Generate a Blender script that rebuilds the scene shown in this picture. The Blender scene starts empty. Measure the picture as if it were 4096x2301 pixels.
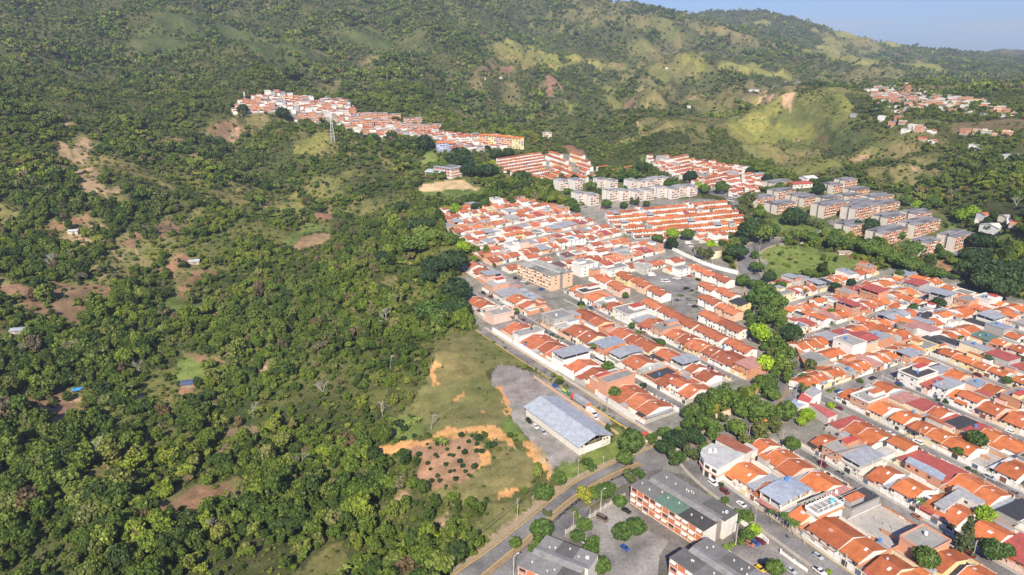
import bpy, math, random
import numpy as np
rnd = random.Random(7)
C = bpy.data.collections.new("scene_objects"); bpy.context.scene.collection.children.link(C)
PI = math.pi
# ---------------------------------------------------------------- camera model (photo pixels of the 4096x2301 frame)
CH = 180.0; PITCH = math.radians(19); FO = 2819.0
S9 = 1.8843
TS = {1:(0,0,S9),2:(1365,0,S9),3:(2730,0,S9),8:(0,767,S9),4:(1365,767,S9),5:(2730,767,S9),9:(0,1533,S9),6:(1365,1533,S9),7:(2730,1533,S9),
 'a':(2730,1533,3.769),'b':(3413,1533,3.769),'c':(2730,1917,3.769),'d':(3413,1917,3.769),
 'e':(3070,1050,5.0214),'f':(3583,1050,5.0214),'g':(3070,1290,5.0214),'h':(3583,1290,5.0214),
 'k':(1740,780,3.769),'l':(2423,780,3.769),'m':(1900,1130,3.769),'n':(2500,1130,3.769),'o':(2250,1400,2.1303),
 'q':(0,0,2576/4096),'s':(0,0,1)}
def ray(px, py):
    u = (px-2048)/FO; v = -(py-1150.5)/FO
    return u, math.cos(PITCH)+v*math.sin(PITCH), -math.sin(PITCH)+v*math.cos(PITCH)
def src(t, x, y):
    a = TS[t]; return a[0]+x/a[2], a[1]+y/a[2]
def azel(px, py):
    x, y, z = ray(px, py); return math.atan2(x, y), z/math.hypot(x, y)      # azimuth, tan(elevation)
def project(x, y, z):
    z = z-CH
    f = y*math.cos(PITCH)-z*math.sin(PITCH); w = y*math.sin(PITCH)+z*math.cos(PITCH)
    f = np.maximum(f, 1e-3)
    return 2048+FO*x/f, 1150.5-FO*w/f
# ---------------------------------------------------------------- terrain height field
def base(r):
    return 0.08*20*np.logaddexp(0, (r-500)/20.0)
def base_r(te):                      # range at which a ray of slope te meets the base plain
    lo, hi = 50.0, 4000.0
    for _ in range(60):
        m = (lo+hi)/2
        if CH+te*m > base(m): lo = m
        else: hi = m
    return lo
CT = []
def cp(qx, qy, kind, v=0):
    az, te = azel(*src('q', qx, qy))
    if kind == 'b': r = base_r(te)
    elif kind == 'z': r = (v-CH)/te
    else: r = v
    CT.append((az, math.log(r), CH+te*r))
for x, y in [(1200,1447),(1500,1447),(1900,1447),(2300,1447),(2576,1447),(1400,1250),(1700,1200),(2100,1200),(2576,1200),(1300,1000),(1600,1000),(1900,1000),(2200,1000),(2576,1000),
  (1250,800),(1500,800),(1800,800),(2200,800),(2576,820),(1250,640),(1500,640),(1800,640),(2100,640),(2400,690),(1200,540),(1500,540),(1800,540),(2100,540),(2350,560),(1450,470),(1700,450),(1950,470),(2200,500),(1150,480),(1300,430),(1450,410)]:
    cp(x, y, 'b')
for x, y, z in [(0,1447,-15),(300,1447,-14),(600,1447,-14),(900,1447,-12),(1080,1447,-5),(0,1200,-14),(300,1200,-16),(600,1200,-18),(900,1200,-14),(1040,1260,-9),(1010,1350,-12),
  (1150,1170,-3),(1040,1180,-7),(1260,1250,-1),(1000,1280,-11),(0,1000,-8),(300,1000,-10),(600,1000,-14),(900,1000,-11),(1060,960,-3),(1130,900,2),(1180,1000,0),(1080,1050,-5),(1000,1060,-9),
  (0,850,0),(300,850,-5),(600,850,-9),(900,850,-5),(1090,800,-1),(0,700,14),(300,700,10),(600,700,5),(900,700,1),(1080,700,0),(0,600,27),(300,600,23),(600,600,13),(900,600,7),(1050,580,7),
  (0,500,48),(300,500,44),(600,500,30),(880,490,22),(1000,480,24),(0,400,75),(300,400,68),(600,400,52),(850,400,38),(1020,420,34)]:
    cp(x, y, 'z', z)
for x, y, r in [(1430,-45,3200),(1500,-32,3150),(1560,-16,3150),(1600,0,3200),(835,352,985),(880,372,950),(660,285,1200),(790,290,1190),(930,330,1130),(1200,355,1030),(0,300,960),(300,300,1010),(560,300,1130),(0,200,1250),(300,200,1250),(600,200,1380),(900,210,1550),(0,100,1600),(300,100,1650),(600,100,1750),(900,100,1950),(0,0,2000),(300,0,2050),(600,0,2250),(900,0,2450),(1200,0,2800),
  (0,-150,2600),(600,-150,2900),(1200,-120,3400),(600,262,1250),(720,240,1330),(850,257,1290),(1000,302,1190),(1100,332,1090),(1300,362,1000),(1120,388,975),(750,330,1090),(790,385,960),(560,305,1160),(700,215,1520),
  (1400,330,1130),(1600,330,1180),(1500,250,1500),(1300,250,1480),(1700,250,1560),(1900,330,1190),(1900,250,1440),(1985,216,1400),(1920,260,1350),(2080,240,1370),(2000,400,960),(1750,392,910),(1650,395,900),(2250,420,900),(2500,420,860),(2400,330,1090),(2300,272,1260),(2450,290,1180),(2200,240,1420),
  (2576,300,1150),(2576,400,900),(2576,500,770),(2576,600,660),(2576,700,590),(2420,215,1750),(2500,195,2500),(2576,185,2700),(2300,185,2700),(1300,106,2100),(1220,120,2080),(1400,130,2050),(1300,172,1850),(1440,160,1900),(1560,-2,3000),(1480,50,2850),(1700,62,3150),(1600,100,2650),(1400,60,2950),(1640,25,3200),
  (1750,38,3600),(1850,72,3350),(1950,95,3150),(2100,132,2900),(2200,165,2750),(2380,192,2500),(1700,140,2400),(1870,172,2200),(1620,152,2250),(1950,192,2000),(1800,200,1900),(1700,205,1800),(1500,200,1700),
  (1740,38,5200),(1900,30,5000),(2000,45,4900),(2100,76,4800),(2200,100,4600),(2300,130,4400),(2385,152,4200),(2000,80,4300),(2150,125,4100),(2460,136,7000),(2500,127,7500),(2576,122,7500),(2400,150,6800),(2576,150,5800),(2500,170,4200)]:
    cp(x, y, 'r', r)
for d, r, z in [(-58,60,-14),(-58,200,-14),(-58,600,30),(-58,1000,110),(-58,2000,320),(-58,4000,560),(58,60,0),(58,300,0),(58,600,12),(58,1000,50),(58,2000,70),(58,6000,40),(-20,60,-12),(20,60,0),(0,60,0),
   (-40,4000,600),(-15,4300,560),(-40,10500,200),(-10,10500,150),(10,10500,-150),(25,10500,-200),(58,10500,-100),(36,9000,-60),(30,9000,-60),(20,7000,150),(14,4200,205),(5,4200,300),(5,6500,250)]:
    CT.append((math.radians(d), math.log(r), z))
RIDGES = []
def ridge(amp, wd, *pts):
    o = []
    for x, y, r in pts:
        az, te = azel(2048+1.4066*x, 1.4066*y); CT.append((az, math.log(r), CH+te*r)); o.append((r*math.sin(az), r*math.cos(az)))
    RIDGES.append((amp*(.6 if pts[0][2] < 1600 else 1.25 if pts[0][0] > 150 else .7), wd, o))
for a in [(70,130,(200,70,2880),(275,-4,2950),(380,75,2880)),(55,130,(0,150,1990),(70,122,2060),(180,180,1960)),(45,120,(430,22,3250),(560,58,3330),(700,97,3250)),(45,110,(800,125,3080),(1000,172,2900),(1290,215,2700)),(50,120,(345,182,2150),(430,120,2300),(500,114,2300)),(45,90,(520,120,2250),(650,160,2150),(800,222,2050)),
  (60,75,(640,290,1330),(770,239,1410),(830,240,1420),(900,250,1400)),(30,50,(640,300,1300),(790,345,1200)),(30,45,(410,300,1230),(510,263,1290),(600,305,1230)),(34,55,(430,365,1060),(560,340,1120),(700,380,1050)),(26,45,(700,380,1050),(900,440,950)),(30,70,(840,230,1900),(920,218,1950)),(45,140,(950,190,2500),(1080,185,2550),(1200,215,2450)),
  (60,200,(520,40,5150),(700,36,5050),(860,75,4900),(1000,100,4700)),(50,160,(880,120,4300),(905,100,4350),(960,150,4150)),(60,200,(1250,165,7000),(1390,140,7400),(1456,145,7300)),(30,80,(1320,210,2600),(1456,200,2600)),(26,60,(1160,360,1100),(1060,420,1000)),(25,60,(960,330,1250),(930,270,1330)),
  (50,150,(-730,70,1720),(-600,60,1800),(-420,160,1560),(-250,230,1400)),(60,160,(-1000,0,2050),(-800,80,1700),(-700,170,1400)),(60,140,(-300,-20,2500),(-180,70,2150),(-60,130,1850)),(50,120,(-560,-30,2400),(-480,30,2150),(-350,90,1850)),(35,80,(230,215,1700),(330,200,1780),(430,235,1650)),(26,60,(60,250,1500),(180,230,1560)),(60,170,(60,-60,3400),(150,20,3000),(180,60,2800))]: ridge(*a)
CT = np.array(CT)
KA, KR = 0.16, 0.32
def tps(d2): return 0.5*d2*np.log(d2+1e-12)
cx = np.stack([CT[:,0]/KA, CT[:,1]/KR], 1)
n = len(CT)
A = np.zeros((n+3, n+3)); A[:n,:n] = tps(((cx[:,None]-cx[None])**2).sum(-1))+np.eye(n)*0.02
A[:n,n] = 1; A[:n,n+1:] = cx; A[n,:n] = 1; A[n+1:,:n] = cx.T
wsol = np.linalg.solve(A, np.concatenate([CT[:,2], [0,0,0]]))
def rbf(az, lr):
    out = np.empty(az.shape)
    f = np.stack([az.ravel()/KA, lr.ravel()/KR], 1); o = np.empty(len(f))
    for i in range(0, len(f), 20000):
        g = f[i:i+20000]
        o[i:i+20000] = tps(((g[:,None]-cx[None])**2).sum(-1))@wsol[:n]+wsol[n]+g@wsol[n+1:]
    return o.reshape(az.shape)
_R = np.random.RandomState(3); _T = _R.rand(256, 256)
def vnoise(x, y):
    xi = np.floor(x).astype(int); yi = np.floor(y).astype(int); fx = x-xi; fy = y-yi
    fx = fx*fx*fx*(fx*(fx*6-15)+10); fy = fy*fy*fy*(fy*(fy*6-15)+10)
    g = lambda i, j: _T[(xi+i) & 255, (yi+j) & 255]
    return (g(0,0)*(1-fx)+g(1,0)*fx)*(1-fy)+(g(0,1)*(1-fx)+g(1,1)*fx)*fy-0.5
def fbm(x, y, o=4):
    s = 0; a = 1.0
    for i in range(o):
        s = s+a*vnoise(x+i*37.3, y+i*91.7); x, y = x*0.8*2-y*0.6*2, x*0.6*2+y*0.8*2; a *= .5
    return s
NA, NR = 700, 640
AZ = np.radians(np.linspace(-58, 58, NA)); LR = np.linspace(math.log(60), math.log(10500), NR)
ga, gl = np.meshgrid(AZ, LR); gr = np.exp(gl); GX = gr*np.sin(ga); GY = gr*np.cos(ga)
def poly_world(pts, t='q'):
    o = []
    for x, y in pts:
        az, te = azel(*src(t, x, y)); r = base_r(te); o.append((r*math.sin(az), r*math.cos(az)))
    return np.array(o)
def inpoly(x, y, P):
    c = np.zeros(x.shape, bool); m = len(P)
    for i in range(m):
        x1, y1 = P[i]; x2, y2 = P[(i+1) % m]
        if y1 == y2: continue
        k = ((y1 > y) != (y2 > y)) & (x < (x2-x1)*(y-y1)/(y2-y1)+x1)
        c ^= k
    return c
def pdist(x, y, P):
    d = np.full(x.shape, 1e18); m = len(P)
    for i in range(m):
        x1, y1 = P[i]; x2, y2 = P[(i+1) % m]; dx, dy = x2-x1, y2-y1
        t = np.clip(((x-x1)*dx+(y-y1)*dy)/(dx*dx+dy*dy+1e-9), 0, 1)
        d = np.minimum(d, (x-x1-t*dx)**2+(y-y1-t*dy)**2)
    return np.sqrt(d)
FLAT = poly_world([(1160,1470),(1300,1290),(1390,1190),(1330,1100),(1280,1060),(1230,960),(1240,900),(1230,850),(1150,790),(1160,720),(1120,620),(1090,550),(1030,495),(1045,440),(1130,415),(1240,395),(1380,378),(1490,378),(1530,425),(1610,400),(1720,392),(1890,425),(2060,460),(2300,490),(2480,620),(2750,760),(2900,1000),(2900,1480)])
GZ = rbf(ga, gl)
def near_line(pts, w):
    o = []
    for x, y, r in pts:
        az, te = azel(*src('q', x, y)); o.append((r*math.sin(az), r*math.cos(az)))
    d = np.full(GX.shape, 1e9)
    for (x1, y1), (x2, y2) in zip(o[:-1], o[1:]):
        dx, dy = x2-x1, y2-y1; t = np.clip(((GX-x1)*dx+(GY-y1)*dy)/(dx*dx+dy*dy), 0, 1); d = np.minimum(d, np.hypot(GX-x1-t*dx, GY-y1-t*dy))
    return np.clip((d-w)/60, 0, 1)
CALM = np.minimum(near_line([(600,262,1250),(720,243,1330),(860,257,1288),(1000,302,1190),(1120,342,1080),(1300,365,1000)], 75), near_line([(2200,250,1400),(2320,275,1255),(2450,290,1180),(2560,300,1150)], 70))
CALM = np.minimum(CALM, near_line([(750,330,1090),(835,350,985),(880,370,950)], 40))
rough = np.clip((gr-150)/900, 0.05, 1.0)*(.12+.88*CALM)
nz = 30*np.abs(fbm(GX/380, GY/380, 3))*-1.0+13*fbm(GX/110, GY/110, 3)-9*np.abs(fbm(GX/150+3, GY/150, 2))+2.6*fbm(GX/28, GY/28, 2)
nz2 = 60*(0.25-np.abs(fbm(GX/900+5, GY/900, 4)))*np.clip((gr-1500)/1500, 0, 1)
nzL = -17*np.abs(fbm(GX/125+9, GY/125, 2))*np.clip((-ga-.03)/.1, 0, 1)*np.clip((gr-180)/200, .15, 1)*CALM
GZ = GZ+nzL+nz*rough+9*rough+nz2*0.8
RID = np.zeros(GX.shape)
wob = 1+.5*fbm(GX/90, GY/90, 3)
for amp, wd, P in RIDGES:
    lo = np.min(P, 0)-wd*6; hi = np.max(P, 0)+wd*6; sl = (GX > lo[0]) & (GX < hi[0]) & (GY > lo[1]) & (GY < hi[1])
    d = np.full(int(sl.sum()), 1e9); X, Y = GX[sl], GY[sl]
    for (x1, y1), (x2, y2) in zip(P[:-1], P[1:]):
        dx, dy = x2-x1, y2-y1; t = np.clip(((X-x1)*dx+(Y-y1)*dy)/(dx*dx+dy*dy), 0, 1); d = np.minimum(d, np.hypot(X-x1-t*dx, Y-y1-t*dy))
    d = d*wob[sl]
    GZ[sl] -= amp*(1-np.exp(-(d/wd)**1.5))*np.exp(-(d/(2.4*wd))**2)*CALM[sl]
    RID[sl] = np.maximum(RID[sl], np.exp(-(d/(1.25*wd))**2))
ins = inpoly(GX, GY, FLAT); dd = pdist(GX, GY, FLAT); sd = np.where(ins, -dd, dd)
mm = np.clip((sd+2)/28, 0, 1); mm = mm*mm*(3-2*mm)
GZ = GZ*mm+base(gr)*(1-mm)
def height(x, y):
    az = math.atan2(x, y); lr = math.log(max(61, math.hypot(x, y)))
    i = min(NR-2, max(0, (lr-LR[0])/(LR[1]-LR[0]))); j = min(NA-2, max(0, (az-AZ[0])/(AZ[1]-AZ[0])))
    a, b = int(i), int(j); u, v = i-a, j-b
    return float((GZ[a,b]*(1-v)+GZ[a,b+1]*v)*(1-u)+(GZ[a+1,b]*(1-v)+GZ[a+1,b+1]*v)*u)
RR = np.exp(LR)
def hit(px, py, dz=0.0):
    """first point of the terrain (raised by dz) seen along a photo pixel"""
    az, te = azel(px, py)
    j = min(NA-2, max(0, (az-AZ[0])/(AZ[1]-AZ[0]))); b = int(j); v = j-b
    col = GZ[:,b]*(1-v)+GZ[:,b+1]*v+dz
    g = CH+te*RR-col
    k = np.argmax(g < 0)
    if g[k] >= 0: k = NR-1
    k = max(1, k); f = g[k-1]/(g[k-1]-g[k]+1e-9); f = min(1, max(0, f))
    r = RR[k-1]+(RR[k]-RR[k-1])*f
    x, y = r*math.sin(az), r*math.cos(az)
    return x, y, CH+te*r-dz
def G(t, x, y, dz=0.0): return hit(*src(t, x, y), dz)
def GP(t, pts): return np.array([G(t, *p)[:2] for p in pts])
# ---------------------------------------------------------------- object helpers
def tag(o, label=None, cat=None, group=None, kind=None):
    if label: o['label'] = label
    if cat: o['category'] = cat
    if group: o['group'] = group
    if kind: o['kind'] = kind
    return o
class MB:
    """collects faces (with a colour and a material slot each) and links them as one mesh object"""
    def __init__(s): s.v = []; s.f = []; s.c = []; s.m = []
    def face(s, pts, col=(1,1,1), mat=0):
        k = len(s.v); s.v += [tuple(p) for p in pts]; s.f.append(tuple(range(k, k+len(pts)))); s.c.append(col); s.m.append(mat)
    def box(s, x0, x1, y0, y1, z0, z1, col=(1,1,1), mat=0, skip=''):
        p = [(x0,y0,z0),(x1,y0,z0),(x1,y1,z0),(x0,y1,z0),(x0,y0,z1),(x1,y0,z1),(x1,y1,z1),(x0,y1,z1)]
        for k, q in (('b',(3,2,1,0)),('t',(4,5,6,7)),('f',(0,1,5,4)),('r',(1,2,6,5)),('k',(2,3,7,6)),('l',(3,0,4,7))):
            if k not in skip: s.face([p[i] for i in q], col, mat)
    def prism(s, poly, z0, z1, col=(1,1,1), mat=0):
        """vertical prism over a counter-clockwise polygon"""
        m = len(poly)
        for i in range(m):
            a, b = poly[i], poly[(i+1) % m]
            s.face([(a[0],a[1],z0),(b[0],b[1],z0),(b[0],b[1],z1),(a[0],a[1],z1)], col, mat)
        s.face([(x,y,z1) for x, y in poly], col, mat); s.face([(x,y,z0) for x, y in reversed(poly)], col, mat)
    def prof(s, prof, x0, x1, col=(1,1,1), mat=0):
        """profile in (y,z) extruded along x"""
        m = len(prof)
        for i in range(m):
            a, b = prof[i], prof[(i+1) % m]
            s.face([(x0,a[0],a[1]),(x1,a[0],a[1]),(x1,b[0],b[1]),(x0,b[0],b[1])], col, mat)
        s.face([(x1,y,z) for y, z in prof], col, mat); s.face([(x0,y,z) for y, z in reversed(prof)], col, mat)
    def cyl(s, x, y, z0, z1, r0, r1=None, k=10, col=(1,1,1), mat=0, cap=True):
        r1 = r0 if r1 is None else r1
        a = [(math.cos(2*PI*i/k), math.sin(2*PI*i/k)) for i in range(k)]
        for i in range(k):
            p, q = a[i], a[(i+1) % k]
            s.face([(x+p[0]*r0,y+p[1]*r0,z0),(x+q[0]*r0,y+q[1]*r0,z0),(x+q[0]*r1,y+q[1]*r1,z1),(x+p[0]*r1,y+p[1]*r1,z1)], col, mat)
        if cap: s.face([(x+p[0]*r1,y+p[1]*r1,z1) for p in a], col, mat)
    def tube(s, p, q, r0, r1=None, k=6, col=(1,1,1), mat=0):
        r1 = r0 if r1 is None else r1
        p = np.array(p, float); q = np.array(q, float); d = q-p; L = np.linalg.norm(d)
        if L < 1e-6: return
        d /= L; u = np.cross(d, (0,0,1) if abs(d[2]) < .9 else (1,0,0)); u /= np.linalg.norm(u); w = np.cross(d, u)
        for i in range(k):
            a, b = 2*PI*i/k, 2*PI*(i+1)/k
            e1 = u*math.cos(a)+w*math.sin(a); e2 = u*math.cos(b)+w*math.sin(b)
            s.face([p+e2*r0, p+e1*r0, q+e1*r1, q+e2*r1], col, mat)
        s.face([q+(u*math.cos(2*PI*i/k)+w*math.sin(2*PI*i/k))*r1 for i in range(k-1, -1, -1)], col, mat)
    def add(s, o, M=None, matmap=None):
        k = len(s.v)
        s.v += [tuple(M(p)) for p in o.v] if M else o.v
        s.f += [tuple(i+k for i in f) for f in o.f]; s.c += o.c
        s.m += [matmap[i] for i in o.m] if matmap else o.m
    def mesh(s, name, mats):
        me = bpy.data.meshes.new(name)
        me.from_pydata(s.v, [], s.f)
        for m in mats: me.materials.append(m)
        if s.f:
            cols = np.array([tuple(c)+(1.0,) for c in s.c], np.float32)
            tot = np.array([len(f) for f in s.f])
            at = me.color_attributes.new('Col', 'FLOAT_COLOR', 'CORNER')
            at.data.foreach_set('color', np.repeat(cols, tot, 0).ravel())
            me.polygons.foreach_set('material_index', np.array(s.m, np.int32))
        return me
    def build(s, name, mats, parent=None, loc=None, rz=0):
        if not isinstance(mats, (list, tuple)): mats = [mats]
        o = bpy.data.objects.new(name, s.mesh(name, mats)); C.objects.link(o)
        if parent: o.parent = parent
        if loc is not None: o.location = loc
        if rz: o.rotation_euler = (0,0,rz)
        return o
def empty(name, loc, rz=0, label=None, cat=None, group=None, sc=None):
    o = bpy.data.objects.new(name, None); C.objects.link(o); o.location = loc; o.rotation_euler = (0,0,rz); o.empty_display_size = 0.5
    if sc: o.scale = sc
    return tag(o, label, cat, group)
def copy_tree(o, parent=None):
    c = o.copy(); C.objects.link(c)
    if parent: c.parent = parent
    for ch in list(o.children): copy_tree(ch, c)
    return c
# ---------------------------------------------------------------- materials (procedural)
class NT:
    def __init__(s, name):
        s.m = bpy.data.materials.new(name); s.m.use_nodes = True; s.t = s.m.node_tree; s.n = s.t.nodes; s.b = s.n['Principled BSDF']
    def new(s, ty, **kw):
        n = s.n.new(ty)
        for k, v in kw.items(): setattr(n, k, v)
        return n
    def link(s, a, b): s.t.links.new(a, b)
    def inp(s, n, v):
        for k, x in v.items(): n.inputs[k].default_value = x
        return n
    def noise(s, scale, detail=3, rough=.55, vec=None):
        n = s.new('ShaderNodeTexNoise'); n.inputs['Scale'].default_value = scale; n.inputs['Detail'].default_value = detail; n.inputs['Roughness'].default_value = rough
        if vec is not None: s.link(vec, n.inputs['Vector'])
        return n.outputs['Fac']
    def ramp(s, fac, stops):
        r = s.new('ShaderNodeValToRGB'); e = r.color_ramp.elements
        while len(e) < len(stops): e.new(.5)
        for i, (p, c) in enumerate(stops): e[i].position = p; e[i].color = tuple(c)+(1,) if len(c) == 3 else c
        s.link(fac, r.inputs[0]); return r.outputs[0]
    def mix(s, fac, a, b, bt='MIX'):
        n = s.new('ShaderNodeMix', data_type='RGBA', blend_type=bt)
        for i, v in ((0, fac), (6, a), (7, b)):
            if hasattr(v, 'is_linked'): s.link(v, n.inputs[i])
            else: n.inputs[i].default_value = v if i == 0 else tuple(v)+(1,)
        return n.outputs[2]
    def math(s, op, a, b=None):
        n = s.new('ShaderNodeMath', operation=op)
        for i, v in ((0, a), (1, b)):
            if v is None: continue
            if hasattr(v, 'is_linked'): s.link(v, n.inputs[i])
            else: n.inputs[i].default_value = v
        return n.outputs[0]
    def pos(s): return s.new('ShaderNodeNewGeometry').outputs['Position']
    def attr(s, name): return s.new('ShaderNodeAttribute', attribute_name=name).outputs['Color']
def surf(name, rough=.8, spec=.3, dirt=.35, scale=.35, fine=2.5, metal=0, tint=(.45,.42,.38), streak=0):
    """colour attribute broken up by weathering noise"""
    t = NT(name); p = t.pos(); c = t.attr('Col')
    n1 = t.noise(scale, 4, .6, p); n2 = t.noise(fine, 3, .6, p)
    a = t.ramp(n1, [(.35,(0,0,0)),(.75,(1,1,1))]); 
    d = t.mix(t.math('MULTIPLY', a, dirt), c, t.mix(1.0, c, tint, 'MULTIPLY'))
    b = t.ramp(n2, [(.3,(.78,.78,.78)),(.7,(1.08,1.08,1.08))])
    col = t.mix(1.0, d, b, 'MULTIPLY')
    if streak:
        mp = t.new('ShaderNodeMapping'); mp.inputs['Scale'].default_value = (1.3,1.3,.12); t.link(p, mp.inputs['Vector'])
        sn = t.ramp(t.noise(1.2, 3, .6, mp.outputs[0]), [(.5,(0,0,0)),(.72,(1,1,1))])
        col = t.mix(t.math('MULTIPLY', sn, streak), col, t.mix(1.0, col, (.5,.47,.43), 'MULTIPLY'))
    t.link(col, t.b.inputs['Base Color']); t.inp(t.b, {'Roughness': rough, 'Metallic': metal, 'Specular IOR Level': spec})
    return t.m
PLASTER = surf('plaster', .85, .2, .3, .25, 1.6, tint=(.72,.68,.62), streak=.35)
TILE = surf('clay_tile', .85, .2, .8, .3, 1.3, tint=(.62,.50,.42))
SHEET = surf('metal_sheet', .6, .3, .65, .35, 1.0, tint=(.55,.52,.49), streak=.25)
CONC = surf('concrete', .9, .2, .55, .3, 1.5, tint=(.5,.48,.46))
BRICK = surf('brick', .9, .2, .4, .5, 3.0, tint=(.7,.6,.55))
DARK = surf('dark_opening', .35, .5, .2, 1, 3)
PAINT = surf('gloss_paint', .3, .5, .1, 1, 3)
WOODM = surf('weathered_wood', .9, .2, .4, .8, 4)
def road_mat():
    t = NT('asphalt'); p = t.pos()
    n1 = t.noise(.06, 4, .6, p); n2 = t.noise(.9, 4, .6, p); n3 = t.noise(6, 2, .5, p)
    c = t.ramp(n1, [(.35,(.075,.073,.075)),(.65,(.16,.155,.152))])
    c = t.mix(1.0, c, t.ramp(n2, [(.3,(.72,.72,.72)),(.7,(1.2,1.2,1.2))]), 'MULTIPLY')
    c = t.mix(1.0, c, t.ramp(n3, [(.3,(.85,.85,.85)),(.7,(1.12,1.12,1.12))]), 'MULTIPLY')
    c = t.mix(1.0, c, t.attr('Col'), 'MULTIPLY')
    t.link(c, t.b.inputs['Base Color']); t.inp(t.b, {'Roughness': .9, 'Specular IOR Level': .2}); return t.m
ASPHALT = road_mat()
def leaf_mat(name, stops, noise=1.0):
    t = NT(name); oi = t.new('ShaderNodeObjectInfo')
    c = t.ramp(oi.outputs['Random'], stops)
    p = t.pos()
    n = t.noise(.55, 3, .6, p)
    c = t.mix(1.0, c, t.ramp(n, [(.3,(.6,.62,.6)),(.7,(1.3,1.28,1.15))]), 'MULTIPLY')
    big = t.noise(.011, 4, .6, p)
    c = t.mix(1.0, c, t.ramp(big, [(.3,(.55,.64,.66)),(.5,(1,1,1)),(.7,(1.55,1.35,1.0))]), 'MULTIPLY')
    gi = t.new('ShaderNodeNewGeometry')
    c = t.mix(1.0, c, t.ramp(gi.outputs['Random Per Island'], [(0,(.7,.72,.7)),(1,(1.3,1.3,1.2))]), 'MULTIPLY')
    t.link(c, t.b.inputs['Base Color']); t.inp(t.b, {'Roughness': .65, 'Specular IOR Level': .25})
    return t.m
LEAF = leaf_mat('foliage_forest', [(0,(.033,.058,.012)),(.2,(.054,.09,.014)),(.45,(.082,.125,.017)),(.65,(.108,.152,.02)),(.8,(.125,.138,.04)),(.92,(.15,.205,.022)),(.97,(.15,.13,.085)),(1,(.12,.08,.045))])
LEAFB = leaf_mat('foliage_bright', [(0,(.15,.24,.015)),(1,(.19,.30,.02))])
LEAFM = leaf_mat('foliage_mid', [(0,(.045,.09,.02)),(1,(.085,.135,.028))])
LEAFD = leaf_mat('foliage_dark', [(0,(.02,.045,.018)),(1,(.034,.065,.022))])
LEAFY = leaf_mat('foliage_yellow', [(0,(.17,.19,.03)),(1,(.21,.2,.035))])
LEAFO = leaf_mat('foliage_olive', [(0,(.06,.085,.03)),(1,(.09,.11,.04))])
BARK = surf('bark', .95, .1, .3, 1, 4)
BARKC = (.16,.12,.085)
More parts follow.
